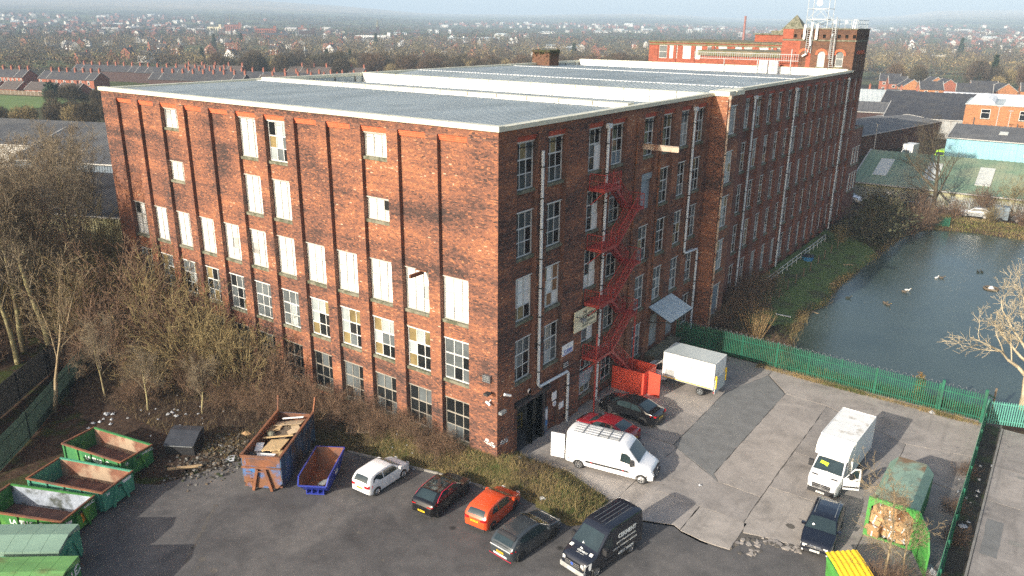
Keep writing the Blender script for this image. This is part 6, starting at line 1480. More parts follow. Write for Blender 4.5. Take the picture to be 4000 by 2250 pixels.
M['ply']=mat('plywood',(.50,.36,.19),.8,var=.12,scale=1.2,obj=True);M['mdf']=mat('pale_board',(.44,.34,.22),.8,var=.12,scale=1.2,obj=True)
junk('rubbish_heap','dark mixed rubbish filling the bottom of the blue skip','rubbish','wood_dark',(5.9,2.4,1.5),(0,0,1.02),(0,0,0),lambda b,L,W,T:b.grid([[(-L/2+L*i/14,-W/2+W*j/8,T/2-.35+.35*math.sin(i*1.3+j)*math.cos(j*2.1+i*.6))for j in range(9)]for i in range(15)]),group=None)
junk('slatted_panel','honey coloured slatted panel lying on top of the blue skip load','panel','ply',(1.9,1.25,.05),(1.15,.2,2.22),(4,-8,3),slats)
junk('board','white melamine board at the near end of the blue skip','board','white_render',(.8,1.45,.03),(2.45,-.15,2.05),(4,6,-6))
junk('board','plain plywood board under the slatted panel','board','ply',(1.1,.8,.03),(2.15,.75,2.02),(-4,12,20))
junk('board','large buff chipboard sheet against the far end of the skip','board','mdf',(1.3,1.9,.03),(-2.0,-.05,2.15),(4,-16,8))
junk('board','torn buff board in the middle of the skip load','board','mdf',(1.5,.9,.03),(-1.1,.55,2.2),(10,-6,32))
junk('board','dark backed panel lying across the skip load','board','wood_dark',(1.2,.9,.04),(-.65,.1,2.1),(-8,8,-25))
junk('board','long thin batten laid across the skip load','batten','ply',(.12,2.0,.06),(.2,.0,2.3),(3,0,12))
junk('board','white edged narrow board near the far end of the skip','board','white_render',(.16,1.5,.04),(-2.35,.1,2.38),(6,0,4))
junk('board','small white panel leaning on the left inner side of the skip','board','white_render',(.8,.5,.03),(1.35,-.85,2.1),(0,14,10))
junk('pallet','broken pallet tipped on the left side of the blue skip','pallet','wood',(1.1,1.0,.12),(-1.25,-.75,2.05),(14,-6,4),pallet)
junk('pallet','pallet standing on edge along the right side of the blue skip','pallet','wood',(1.2,.9,.12),(-1.0,1.0,1.95),(60,0,0),pallet)
junk('sack','round pale sack among the boards in the blue skip','sack','stone',(.3,.3,.3),(-.2,-.65,2.2),(0,0,0),lambda b,L,W,T:b.tube([(0,0,-.15),(0,0,0),(0,0,.14),(0,0,.2)],[.2,.27,.22,.06],10),None)
junk('bin_bag','black bin bag at the near left corner of the blue skip','bin bag','black_plastic',(.3,.3,.3),(2.3,-.95,2.0),(0,0,0),lambda b,L,W,T:b.tube([(0,0,-.3),(0,0,-.1),(0,0,.14),(0,0,.3)],[.28,.36,.28,.05],9),None)
junk('cardboard_sheet','flattened brown carton at the near right of the blue skip load','cardboard','card',(.9,.7,.03),(2.4,.85,1.95),(8,-10,30),group=None)
ss=thing('skip','small royal blue skip with sloping ends and rusty lining, empty but for a wire rack','skip',(-8.35,-8.15,Z0),R(-58.5),'open skips by the bank')
prof=[(-2.2,1.38),(-1.45,.12),(1.15,.12),(1.95,.95)];Wt,Wb=.98,.78
def sy(z,sg):return sg*(Wb+(Wt-Wb)*(z-.12)/1.26)
for sg in(1,-1):
 b=MB();b.use('skip_royal');P=[(-2.2,1.38),(-1.45,.12),(1.15,.12),(1.95,.95),(1.55,1.38)]
 o=[(x,sy(z,sg),z)for x,z in P];i_=[(x,sy(z,sg)-sg*.05,z)for x,z in P];b.face(o);n=len(P);[b.face([o[k],o[(k+1)%n],i_[(k+1)%n],i_[k]])for k in range(n)];b.use('rust');b.face([(x,y-sg*.003,z)for x,y,z in i_]);b.build('side_plate',ss)
 b=MB();b.use('skip_royal');b.bar((-2.2,sy(1.38,sg),1.38),(1.55,sy(1.38,sg),1.38),.08);b.bar((1.55,sy(1.38,sg),1.38),(1.95,sy(.95,sg),.95),.08);b.build('rim',ss)
for nm,a,c in(('tail_plate',prof[0],prof[1]),('front_plate',prof[3],prof[2])):
 b=MB();s=1 if nm=='front_plate' else -1;b.use('skip_royal');q=[(a[0],sy(a[1],-1),a[1]),(a[0],sy(a[1],1),a[1]),(c[0],sy(c[1],1),c[1]),(c[0],sy(c[1],-1),c[1])];b.face(q);b.use('rust');b.face([(x-s*.05,y*.96,z+.03)for x,y,z in q]);b.use('skip_royal');b.bar(q[0],q[1],.08);b.build(nm,ss)
b=MB();b.use('rust');b.box(-1.45,1.15,-.76,.76,.10,.14);b.build('floor',ss)
b=MB();b.use('skip_royal');b.box(1.1,1.5,-.6,.6,.05,.12);[b.box(1.2,1.5,y-.03,y+.03,.12,.35)for y in(-.55,-.2,.2,.55)];b.build('foot',ss)
q=text("WASTE\nSKIPS",.26,ss,(-.3,sy(.85,1)+.012,.85),(R(90-9),0,R(180)),'text_white',bold=.01)
rk=thing('wire_rack','bare wire rack leaning inside the small blue skip','rack',(-8.35,-8.15,Z0),R(-58.5));b=MB();b.use('steel')
for k in range(9):b.bar((.5+k*.12,.05,.4+.02*k),(.62+k*.12,.72,.75+.02*k),.025)
b.bar((.5,.05,.4),(1.46,.05,.56),.035);b.bar((.62,.72,.75),(1.58,.72,.91),.035);b.build('wire',rk)
bb=thing('waste_bin','large black steel waste bin with sloping lid on the littered ground','bin',(-18.9,-11.3,-.85),R(31));b=MB();b.use('black_plastic');b.prism([(-.75,.12),(.7,.12),(.85,1.15),(-.85,1.0)],lambda u,v,w:(w,u,v),-1.05,1.05);b.build('body',bb)
b=MB();b.use(mat('black_lid',(.032,.035,.042),.45,var=.3,scale=2));b.prism([(-.92,1.02),(.3,1.6),(.9,1.62),(.9,1.16),(-.86,1.0)],lambda u,v,w:(w,u,v),-1.08,1.08);b.build('lid',bb);b=MB();b.use('steel');b.bar((-1.0,-.88,.98),(1.0,-.88,.98),.05);b.build('trim_bar',bb)
ct=thing('enclosed_container','rust streaked green roofed container with open end packed with cardboard','container',(23.35,10.15,Z0));CW,CL,CH=1.28,2.95,2.75
OCT=[(-CW,.25),(CW,.25),(CW,CH-.55),(CW-.45,CH),(-CW+.45,CH),(-CW,CH-.55)]
b=MB();b.use('skip_green');
for k in(1,5):a,c=OCT[k],OCT[(k+1)%6];b.face([(a[0],-CL,a[1]),(c[0],-CL,c[1]),(c[0],CL,c[1]),(a[0],CL,a[1])])
b.face([(u,CL,v)for u,v in OCT]);b.build('side_plate',ct)
for k in range(3):
 y0,y1=-CL+k*1.967+.004,-CL+(k+1)*1.967-.004
 for i in(2,3,4):b=MB();b.use('roof_green_rust' if i==3 else 'lid_pale');a,c=OCT[i],OCT[i+1];b.face([(a[0],y0,a[1]),(c[0],y0,c[1]),(c[0],y1,c[1]),(a[0],y1,a[1])]);b.build('roof_panel',ct)
b=MB();b.use('dark_steel');b.box(-CW,CW,-CL,CL,.2,.27);b.box(-.55,-.42,-CL,CL,0,.2);b.box(.42,.55,-CL,CL,0,.2);b.build('floor',ct)
M['frame_green']=mat('bright_frame_green',(.07,.29,.055),.55,var=.22,scale=1.2,col2=(.06,.15,.04),f2=.58,scale2=.8)
fr=[(-CW-.06,.15),(CW+.06,.15),(CW+.06,CH+.02),(-CW-.06,CH+.02)];inn=[(-CW+.14,.45),(-CW+.32,.27),(CW-.32,.27),(CW-.14,.45),(CW-.14,CH-.55),(CW-.5,CH-.2),(-CW+.5,CH-.2),(-CW+.14,CH-.55)]
b=MB();b.use('frame_green')
for A in([fr[0],fr[1],inn[2],inn[1]],[fr[1],fr[2],inn[4],inn[3]],[fr[2],fr[3],inn[6],inn[5]],[fr[3],fr[0],inn[0],inn[7]],[fr[0],inn[1],inn[0]],[fr[1],inn[3],inn[2]],[fr[2],inn[5],inn[4]],[fr[3],inn[7],inn[6]]):b.face([(u,-CL-.12,v)for u,v in A])
for P in(fr,inn):[b.face([(P[k][0],-CL-.12,P[k][1]),(P[(k+1)%len(P)][0],-CL-.12,P[(k+1)%len(P)][1]),(P[(k+1)%len(P)][0],-CL+.05,P[(k+1)%len(P)][1]),(P[k][0],-CL+.05,P[k][1])])for k in range(len(P))]
b.build('door_frame',ct)
b=MB();b.use('frame_green');b.prism([(0,.2),(2.35,.2),(2.35,1.7),(1.75,CH-.1),(0,CH)],lambda u,v,w:(u,w,v),-.05,.05);[b.bar((.05,-.08,z),(2.3,-.08,z),.1)for z in(.5,1.3)];dr=b.build('container_door',ct);dr.location=(CW+.1,-CL-.1,0);dr.rotation_euler=(0,0,R(-66))
rq=random.Random(21);used=[]
desc=['large tan carton','flat brown carton','tall brown carton','torn tan carton','squashed brown carton','wide tan carton','small brown carton','tilted tan carton','deep brown carton','crumpled tan carton','thin brown carton','square tan carton','long tan carton','creased brown carton']
wh=['at the lower left','at the lower middle','at the lower right','left of centre','in the centre','right of centre','at the upper left','at the top middle','at the upper right']
k=0
for row in range(3):
 for col in range(3):
  sx,sz,sy_=rq.uniform(.72,.9),rq.uniform(.62,.74),rq.uniform(.7,1.2);x=-.76+col*.76+rq.uniform(-.05,.05);z=.62+row*.70;y=-CL+.45+rq.uniform(-.2,.15)+row*.1
  b=MB();b.use('card' if rq.random()<.6 else 'card2');b.box(-sx/2,sx/2,-sy_/2,sy_/2,-sz/2,sz/2);b.use('film');b.box(-.04,.04,-sy_/2-.003,sy_/2+.003,-sz/2-.003,sz/2+.003)
  fl_=rq.uniform(.15,.4);b.use('card');b.face([(-sx/2,-sy_/2,sz/2),(sx/2,-sy_/2,sz/2),(sx/2,-sy_/2-fl_,sz/2-.12),(-sx/2,-sy_/2-fl_,sz/2-.12)])
  o=b.build('carton');o.location=(23.35+x,10.15+y,Z0+z);o.rotation_euler=(R(rq.uniform(-14,14)),R(rq.uniform(-16,16)),R(rq.uniform(-22,22)));tag(o,desc[k]+' '+wh[k]+' of the container mouth','carton','cartons packed in the green container');k+=1
b=MB();b.use('card2');b.box(22.2,24.45,8.3,12.9,Z0+.3,Z0+2.1);tag(b.build('carton_stack'),'mass of brown cartons filling the depth of the green container','cartons',kind='stuff')
b=MB();b.use('film')
for k in range(60):p=Vector((23.35+rq.uniform(-1.0,1.0),7.25+rq.uniform(-.25,.25),Z0+rq.choice([.95,1.65,.5])+rq.gauss(0,.08)));b.face([p+Vector((rq.uniform(-.16,.16),rq.uniform(-.1,.1),rq.uniform(-.1,.1)))for _ in range(3)])
tag(b.build('plastic_wrap'),'shreds of clear plastic wrap between the cartons in the container mouth','plastic wrap',kind='stuff')
yb=thing('recycling_bin','green wheeled bin with ribbed bright yellow lid at the bottom right','bin',(22.35,1.95,Z0),R(43))
b=MB();b.use('frame_green');b.prism([(-.75,.15),(.75,.15),(.92,1.25),(-.92,1.1)],lambda u,v,w:(w,u,v),-.85,.85);b.build('body',yb)
b=MB();b.use(mat('yellow_lid',(.80,.52,.02),.45,var=.06));rows=[]
for k in range(25):x=-.92+k*.0767;h=.045*(1 if k%4 in(1,2)else 0);rows.append([(x,-.98,1.14+h),(x,.2,1.42+h),(x,.98,1.50+h)])
b.grid(rows);b.face([(-.92,-.98,1.14),(.92,-.98,1.14),(.92,-.98,1.05),(-.92,-.98,1.05)]);b.build('lid',yb)
for x,y in((-.7,-.6),(.7,-.6),(-.7,.6),(.7,.6)):b=MB();b.use('tyre');b.tube([(x-.04,y,.1),(x+.04,y,.1)],.1,10);b.build('wheel',yb)
# ------ houses, sheds and town beyond
def gz(x,y):return float(ground_z(x,y))
def gable(t,w,d,he,hr,wm,rm,hip=0.0,over=.3,ridge_w=True,verge=True):
 """walls and a ridged roof, ridge along local x"""
 b=MB();b.use(wm);x0,x1,y0,y1=-w/2,w/2,-d/2,d/2
 b.face([(x0,y0,-1),(x1,y0,-1),(x1,y0,he),(x0,y0,he)]);b.face([(x0,y1,-1),(x1,y1,-1),(x1,y1,he),(x0,y1,he)])
 for x in(x0,x1):b.face([(x,y0,-1),(x,y1,-1),(x,y1,he),(x,0,hr if not hip else he),(x,y0,he)])
 b.build('wall',t)
 r=MB();r.use(rm);o=over;s=(hr-he)/(d/2)
 for sg in(-1,1):
  A=[(x0-o*.3,sg*(d/2+o),he-o*s),(x1+o*.3,sg*(d/2+o),he-o*s),(x1-hip+(o*.3 if not hip else 0),0,hr+.05),(x0+hip-(o*.3 if not hip else 0),0,hr+.05)]
  r.face(A);r.face([(p[0],p[1],p[2]-.14)for p in A]);r.face([A[0],A[1],(A[1][0],A[1][1],A[1][2]-.14),(A[0][0],A[0][1],A[0][2]-.14)])
  if not hip:
   for q in((A[1],A[2]),(A[0],A[3])):r.face([q[0],q[1],(q[1][0],q[1][1],q[1][2]-.14),(q[0][0],q[0][1],q[0][2]-.14)])
 if hip:
  for x,xx in((x0,x0+hip),(x1,x1-hip)):e=-o if x<0 else o;r.face([(x+e,-d/2-o,he-o*s),(x+e,d/2+o,he-o*s),(xx,0,hr+.05)])
 ro=r.build('roof',t)
 if verge and not hip:
  for x in(x0-.12,x1+.12):
   v=MB();v.use('fascia');v.grid([[(x+a,-d/2-o,he-o*s+c)for a,c in((-.08,-.09),(.08,-.09),(.08,.09),(-.08,.09))],[(x+a,0,hr+.06+c)for a,c in((-.08,-.09),(.08,-.09),(.08,.09),(-.08,.09))],[(x+a,d/2+o,he-o*s+c)for a,c in((-.08,-.09),(.08,-.09),(.08,.09),(-.08,.09))]],close_u=True);v.build('verge',t)
 return ro
def chim(t,x,y,z0,z1,m='chimney_brick',pots=2,w=.7):
 b=MB();b.use(m);b.box(x-w/2,x+w/2,y-.5,y+.5,z0,z1);b.box(x-w/2-.06,x+w/2+.06,y-.56,y+.56,z1,z1+.14)
 for k in range(pots):b.tube([(x,y-.25+k*.5,z1+.14),(x,y-.25+k*.5,z1+.62)],[.15,.12],6)
 b.build('chimney',t)
def win(t,x,z,y,w=1.1,h=1.4,name='window'):
 b=MB();b.use('upvc');b.box(x-w/2,x+w/2,y-.05,y+.02,z,z+h);b.use('stone');b.box(x-w/2-.1,x+w/2+.1,y-.1,y,z-.18,z-.01);f=b.build(name,t)
 b=MB();b.use('glass_dark');g=.09
 b.face([(x-w/2+g,y-.055,z+g),(x+w/2-g,y-.055,z+g),(x+w/2-g,y-.055,z+h*.6),(x-w/2+g,y-.055,z+h*.6)]);b.face([(x-w/2+g,y-.055,z+h*.6+g),(x+w/2-g,y-.055,z+h*.6+g),(x+w/2-g,y-.055,z+h-g),(x-w/2+g,y-.055,z+h-g)]);b.build('pane',f)
rt=random.Random(33)
def terrace(p0,p1,n,he=5.0,hr=7.6,d=8.0,wm='house_brick',rm='slate',where='',grp='',front=True,base=None,chimney=True,cat='house',left='left',dark_end=True):
 a=math.atan2(p1[1]-p0[1],p1[0]-p0[0]);L=math.dist(p0,p1);u=L/n
 for k in range(n):
  f=(k+.5)/n;x,y=p0[0]+(p1[0]-p0[0])*f,p0[1]+(p1[1]-p0[1])*f;z=gz(x,y)if base is None else base
  o=['first','second','third','fourth','fifth','sixth','seventh','eighth','ninth','tenth','eleventh','twelfth','thirteenth','fourteenth'][k]
  end=' end' if k in(0,n-1)else ''
  t=thing('terraced_house','%s house from the left in %s'%(o,where),cat,(x,y,z),a,grp)
  gable(t,u-.01,d,he,hr+.02*(k%2),wm,rm,verge=k in(0,n-1))
  if chimney:chim(t,u/2-.4,.0,hr-.5,hr+1.25)
  if front:
   for xx,zz,w,h in((-u*.2,2.9,1.05,1.5),)+(((u*.28,2.9,.8,1.4),)if u>4.4 else())+((-u*.2,.5,1.5,1.5),):win(t,xx,zz,-d/2,w,h)
   b=MB();b.use(rt.choice(['upvc','board_brown','board_blue']));b.box(u*.12,u*.12+.95,-d/2-.05,-d/2+.02,-.8,1.5);b.build('door',t)
   b=MB();b.use('black_plastic');b.bar((u/2-.12,-d/2-.06,-.9),(u/2-.12,-d/2-.06,he),.09);b.build('drain_pipe',t)
TG='red brick terraced houses by the field'
terrace((-339.3,129.8),(-311.5,139.2),7,5.0,7.8,8.5,where='the red terrace facing the green field',grp=TG,base=-1)
terrace((-394,113.5),(-349.5,128.0),10,5.0,7.9,8.5,where='the red terrace at the left edge, gable end dark',grp=TG,base=-1)
g_=MB();
DG='dark roofed terraces behind the field'
terrace((-388,168),(-352,181),8,5.0,7.6,8,'dark_gable','slate','the dark row behind the left terrace',DG,False,-1)
terrace((-349,178.5),(-306,196),9,5.0,7.6,8,'dark_gable','slate','the dark row with four close chimneys',DG,False,-1)
terrace((-303,158),(-262,175),9,5.0,7.6,8,'dark_gable','slate','the long dark roof row nearest the mill roof edge',DG,False,-1)
terrace((-312,176),(-268,195),9,5.0,7.6,8,'dark_gable','slate','the middle dark roof row above the mill roof edge',DG,False,-1)
terrace((-266,193),(-222,213),9,5.0,7.6,8,'dark_gable','slate','the farther dark roof row toward the pale mast',DG,False,-1)
terrace((-256,178),(-214,197),8,5.0,7.6,8,'dark_gable','tile_brown','the brownish roof row just over the cream ridge',DG,False,-1)
terrace((-300,230),(-262,244),6,5.0,7.8,9,'house_brick','tile_brown','the long grey brown roofed row before the wood',DG,False,-1)
terrace((-360,205),(-325,220),5,4.6,7.2,9,'house_brick','tile_brown','the pale fronted row at the wood edge','houses at the wood edge',True,-1)
BG='bungalows along the field edge'
for k,(x,y,a,w,lab,rm)in enumerate(((-341,106.5,17,18,'long brown roofed bungalow at the left edge of the field','tile_brown'),(-326,111.5,17,9,'small brown bungalow between the two long ones by the field','tile_brown'),(-313.5,117.0,19,13,'dark brown roofed bungalow above the round green bush','tile_brown'),(-300,121.5,20,10,'short bungalow with white bay windows near the mill edge','tile_brown'))):
 t=thing('bungalow',lab,'bungalow',(x,y,-1),R(a),BG);gable(t,w,8,2.3,4.9,'house_brick',rm)
 for j in range(int(w/3)):win(t,-w/2+1.5+j*3,.3,-4,1.8,1.3)
 if k!=1:chim(t,w*.2,0,4.4,5.6,pots=1)
gf_=thing('garden_fence','grey panel fence running between the bungalows and the green field','fence')
for k in range(22):
 f=k/22;x,y=-331+43*f,105.5+13.5*f;b=MB();b.use('wood_dark');b.box(.02,2.0,-.03,.03,0,1.7);b.use('fascia');b.box(-.06,.02,-.06,.06,0,1.8);o=b.build('fence_panel',gf_);o.location=(x,y,-1);o.rotation_euler=(0,0,R(17.4))
tag(sheet('field',[(-345,88),(-330,101),(-288,116),(-268,100),(-250,66),(-300,45)],-.92,mat('field_grass',(.095,.155,.028),.95,var=.15,scale=.08,col2=(.12,.16,.035),f2=.55,scale2=.05),jag=8),kind='structure')
M['shed_wall']=mat('stained_sheet_wall',(.40,.38,.22),.75,var=.25,scale=.6,col2=(.20,.21,.10),f2=.5,scale2=.35,stretch=(1,1,.3))
M['shed_roof']=mat('dark_shed_roof',(.045,.042,.042),.75,var=.25,scale=.5,col2=(.075,.07,.07),f2=.56,scale2=.2)
M['shed_roof2']=mat('grey_shed_roof',(.105,.105,.105),.75,var=.25,scale=.5,col2=(.15,.145,.135),f2=.55,scale2=.2)
M['blue_sheet']=mat('blue_grey_sheet',(.12,.155,.19),.6,var=.08,scale=.5)
def shed(name,label,loc,rz,w,d,he,hr,wm,rm,cat='shed',pitch=.5,flat=False,group=None,rows=1):
 t=thing(name,label,cat,loc,R(rz),group);b=MB();b.use(wm);n=int(w/pitch);xs=[]
 for k in range(n):x=-w/2+k*w/n;xs+=[(x,0),(x+w/n*.5,0),(x+w/n*.6,-.06),(x+w/n*.9,-.06)]
 b.grid([[(x,-d/2+h,-1)for x,h in xs],[(x,-d/2+h,he)for x,h in xs]])
 for x in(-w/2,w/2):b.face([(x,-d/2,-1),(x,d/2,-1),(x,d/2,he),(x,0,hr),(x,-d/2,he)])
 b.face([(-w/2,d/2,-1),(w/2,d/2,-1),(w/2,d/2,he),(-w/2,d/2,he)]);b.build('wall',t)
 for sg in(-1,1):
  b=MB();b.use(rm);b.grid([[(x,sg*(d/2+.3),he+.02-h)for x,h in xs],[(x,sg*d/4,(he+hr)/2+.02-h)for x,h in xs],[(x,0,hr+.02-h)for x,h in xs]]);b.build('roof',t)
 b=MB();b.use('fascia');b.box(-w/2,w/2,-d/2-.42,-d/2-.3,he-.15,he+.05)
 for x in(-w/2,w/2):[b.bar((x,sg*(d/2+.3),he),(x,0,hr+.05),.2,.25)for sg in(-1,1)]
 b.build('fascia',t);return t
shed('metal_shed','metal shed with stained yellowish sheet wall and dark ribbed roof beside the wood',(-74.5,19.0,0),22.5,48,22,5.0,8.0,'shed_wall','shed_roof','shed',.42)
shed('metal_shed','larger grey roofed shed behind the stained one, white verge',(-92,43.0,0),22.5,60,26,6.0,9.5,'blue_sheet','shed_roof2')
t=shed('metal_shed','blue grey sheeted shed gable close to the mill corner',(-99,58,0),112.5,22,40,6.5,10.5,'blue_sheet','blue_sheet')
shed('metal_shed','long dull roofed shed at the left frame edge below the hedge',(-150,38,0),22.5,60,24,5.0,8.2,'fascia','shed_roof2')
for lab,x,y,h in(('tall galvanised roof cowl with flared top on the dark shed',-73.5,25.5,3.2),('bent galvanised duct hood beside the tall roof cowl',-77.0,24.0,1.6)):
 t=thing('roof_vent',lab,'vent',(x,y,7.6));b=MB();b.use('steel')
 if h>2:b.tube([(0,0,-1),(0,0,1.0),(0,0,1.5),(0,0,2.3),(0,0,2.8),(0,0,3.3)],[.55,.55,.65,.65,.95,.95],12)
 else:b.tube([(1.6,0,-1),(1.2,0,.4),(.5,0,1.1),(-.4,0,1.0)],[.55,.6,.65,.75],12)
 b.build('duct',t,smooth=True)
# ---- beyond the pond, right
M['green_roof']=mat('moss_green_sheet',(.17,.25,.155),.6,var=.12,scale=.4,col2=(.25,.285,.18),f2=.52,scale2=.12)
gs=shed('green_roofed_shed','long shed with moss green ribbed roof and pale rooflights beyond the pond',(28.0,127.0,0),1.5,64,30,1.9,5.7,'shed_wall','green_roof','shed',1.0)
gsm=mat('rooflight',(.55,.56,.50),.5,var=.1)
for k in range(6):x=-29.2+k*8.1;b=MB();b.use(gsm);s=(5.7-1.9)/15;b.prism([(x,-11.6),(x+2.3,-11.6),(x+2.3,-4.0),(x,-4.0)],lambda u,v,w:(u,v,5.7+v*s+w),.10,.16);b.build('rooflight',gs)
cy=shed('cyan_workshop','pale cyan walled workshop with grey roof and TYRES sign',(29.5,163.5,0),-1.0,48,20,6.0,8.0,mat('cyan_render',(.24,.47,.52),.7,var=.12,scale=.3,col2=(.20,.34,.50),f2=.55,scale2=.15),'shed_roof2','workshop',1.2)
for k in range(5):b=MB();b.use(gsm);x=-15+k*6.5;s=.2;b.prism([(x,-6),(x+1.6,-6),(x+1.6,-4),(x,-4)],lambda u,v,w:(u,v,8+v*s+w),.1,.16);b.build('rooflight',cy)
b=MB();b.use('white_render');b.box(-9.5,3,-10.5,-10.35,3.2,5.0);b.build('sign_board',cy);text('TYRES',1.5,cy,(-2.2,-10.53,4.1),(R(90),0,0),'print_blue',bold=.02,shear=.2)
bi=thing('brick_works','orange brick works with white arched windows under humped pale rooflights','building',(24.0,214.0,0),R(3.0));b=MB();b.use('estate_brick');b.box(-22,24,-10,12,-1,9.2);b.build('wall',bi)
for k,x in enumerate((-17.2,-8.6,1.5,10.5)):win(bi,x,5.8,-10,2.1,2.4)
b=MB();b.use('white_render');b.box(-18.5,-15.4,-10.06,-10.0,-1,2.6);b.build('loading_door',bi);b=MB();b.use('dark_steel');b.box(-13.5,-12,-10.06,-10,-.5,1.4);b.bar((-19.5,-10.1,6.0),(-19.5,-10.1,4.2),.2);b.bar((-19.5,-10.1,4.2),(-9,-10.1,1.2),.2);b.bar((-9.6,-10.1,5.0),(-9.6,-10.1,0),.2);b.build('pipe',bi)
b=MB();b.use('roof_sheet');b.box(-22.2,24.2,-10.2,12.2,9.2,9.4);b.build('roof',bi)
for k in range(5):b=MB();b.use('white_render');x=-18.5+k*8;b.grid([[(x+3.0*math.cos(a),y,9.4+1.5*math.sin(a))for a in(math.pi*j/8 for j in range(9))]for y in(-9,11)]);b.face([(x+3.0*math.cos(a),-9,9.4+1.5*math.sin(a))for a in(math.pi*j/8 for j in range(9))]);b.build('rooflight',bi)
shed('grey_works','long dark roofed grey works left of the orange brick works, white fascia bands',(-8,222,0),4.0,22,26,4.2,7.4,'board_grey','slate','building',1.5)
shed('grey_works','second dark roofed grey works stepped behind the first',(-13,250,0),4.0,26,26,5.0,8.6,'board_grey','slate','building',1.5)
shed('old_brick_shed','long low brick shed with patchy flat grey roof behind the mill tower',(-17.5,184,0),78,54,17,3.8,4.8,'soot_brick','shed_roof2','shed',1.5)
shed('red_brick_unit','dark red brick unit with low gable behind the old brick shed',(-30,232,0),10,24,18,3.6,6.0,'dark_gable','shed_roof2','building',1.5)
shed('grey_roof_unit','wide pale grey roofed unit left of the red brick unit',(-46,262,0),14,44,26,4.0,7.5,'board_grey','roof_sheet','building',1.5)
t=thing('white_roof_works','flat white roofed works behind the orange brick works','building',(18,268,0),R(3));b=MB();b.use('board_grey');b.box(-30,30,-14,14,-1,6.5);b.build('wall',t);b=MB();b.use('white_render');[b.box(-30.2,30.2,-14.2+k*7.1,-8+k*7.1,6.5,7.1)for k in range(4)];b.build('roof',t)
terrace((-62,292),(-24,298),7,4.4,6.8,8,'house_brick','slate','the slate terrace behind the sheds at right','slate terrace behind the sheds',True,-1)
EG='new orange brick houses before the right hand wood'
for k,(x,y,a,w,lab)in enumerate(((-45,372,20,8,'leftmost orange gabled house, half behind the slate terrace'),(-36,352,-65,9,'dark roofed house with red gable, left of the pair of orange gables'),(-31,380,-60,8,'orange gable house, left one of the bright pair'),(-24,366,-60,8.5,'orange gable house with door and four windows, right one of the pair'),(-27,345,20,9,'grey roofed house in front of the orange pair'),(-10,340,8,13,'long grey roofed house with a row of white windows'),(-9,362,15,10,'grey roofed orange house right of the close'),(-1,352,-60,8,'red gabled house by the dark conifers'),(9,362,10,9,'rightmost grey roofed house by the conifers'),(-52,392,10,9,'far left grey roofed house among the trees'),(-66,365,20,9,'house with white dormers behind the slate terrace'))):
 t=thing('estate_house',lab,'house',(x,y,gz(x,y)),R(a),EG);gable(t,w,8.5,4.8,7.8,'estate_brick' if k%3 else 'house_brick','slate')
 for xx in(-w*.25,w*.22):
  for zz in(.4,2.9):win(t,xx,zz,-4.25,1.3,1.2)
 if abs(a)>40:
  for yy_ in(-1.8,1.8):
   for zz in(.4,2.9):b=MB();b.use('upvc');sx=-w/2 if a<0 else w/2;b.box(sx-.05,sx+.05,yy_-.65,yy_+.65,zz,zz+1.2);f_=b.build('window',t);b=MB();b.use('glass_dark');b.box(sx-.06,sx+.06,yy_-.5,yy_+.5,zz+.12,zz+1.08);b.build('pane',f_)
yq=random.Random(4)
for k,(x,y,w,m,lab)in enumerate(((-1.5,147,7,'red_oxide','red open skip at the left of the scrap yard'),(6,148,5,'print_blue','blue open skip beside the red one in the scrap yard'),(3.5,141,4.5,'wood','tan timber filled skip under a white sheet in the scrap yard'),(10,143,5,'rust','rusty skip in the middle of the scrap yard'),(14.5,143.5,5,'rust','second rusty skip right of the middle one'),(26,146,6,'rust','orange rust skip before the cyan wall'),(32.5,146.5,6.5,'white_render','white lettered skip before the cyan wall'),(38.5,146,5,'skip_green','green skip piled with scrap at the right'),(43,146.5,5,'skip_green','second green skip at the right frame edge'))):
 t=thing('scrap_skip',lab,'skip',(x,y,-1),R(yq.uniform(-6,6)),'skips in the scrap yard');b=MB();b.use(m);b.prism([(-w/2+.6,0),(w/2-.6,0),(w/2,2.0),(-w/2,2.0)],lambda u,v,q:(u,q,v),-1.3,1.3);b.build('body',t)
 b=MB();b.use('white_render' if k==2 else 'wood_dark');b.grid([[(-w/2+.15+(w-.3)*i/8,-1.2+2.4*j/4,2.02+(.5*yq.random()if 0<i<8 and 0<j<4 else 0))for j in range(5)]for i in range(9)]);b.build('load',t)
def small_truck(lab,x,y,a,m,box,cat):
 t=thing('yard_truck' if box else 'yard_van',lab,cat,(x,y,-.95),R(a),'vehicles in the scrap yard');sh=Shell(2.0,[(-2.9,2.3),(-.2 if box else 1.2,2.35),(1.6,2.1),(2.2,1.3),(2.9,1.0),(3.0,.6)],[(-2.9,.4),(3.0,.35)],1.2,.1,None);sh.body(m,t,n=20)
 if box:b=MB();b.use('board_white');b.box(-3.2,.9,-1.15,1.15,.9,3.3);b.build('box_body',t)
 b=MB();b.use('car_glass');sh.strip(b,1.64,2.15,.85);b.build('windscreen',t)
 for xx in(1.9,-1.8):
  for sg in(1,-1):b=MB();b.use('tyre');b.disc((xx,sg*1.02,.36),(0,1,0),.36,12);b.build('wheel',t)
small_truck('white box lorry beside the old brick shed',-3.5,166,-98,PV,True,'truck');small_truck('lime green van in the scrap yard',3.2,168,-95,mat('lime_paint',(.42,.75,.03),.3),False,'van');small_truck('grey van behind the lime green van',5.5,176,-95,P_['silver'],False,'van');small_truck('white van beside the heap of bags in the scrap yard',9.0,160,-92,PV,False,'van');small_truck('red lorry cab under the lamp poles',12,182,170,paint('lorry_red',(.5,.03,.02)),False,'truck')
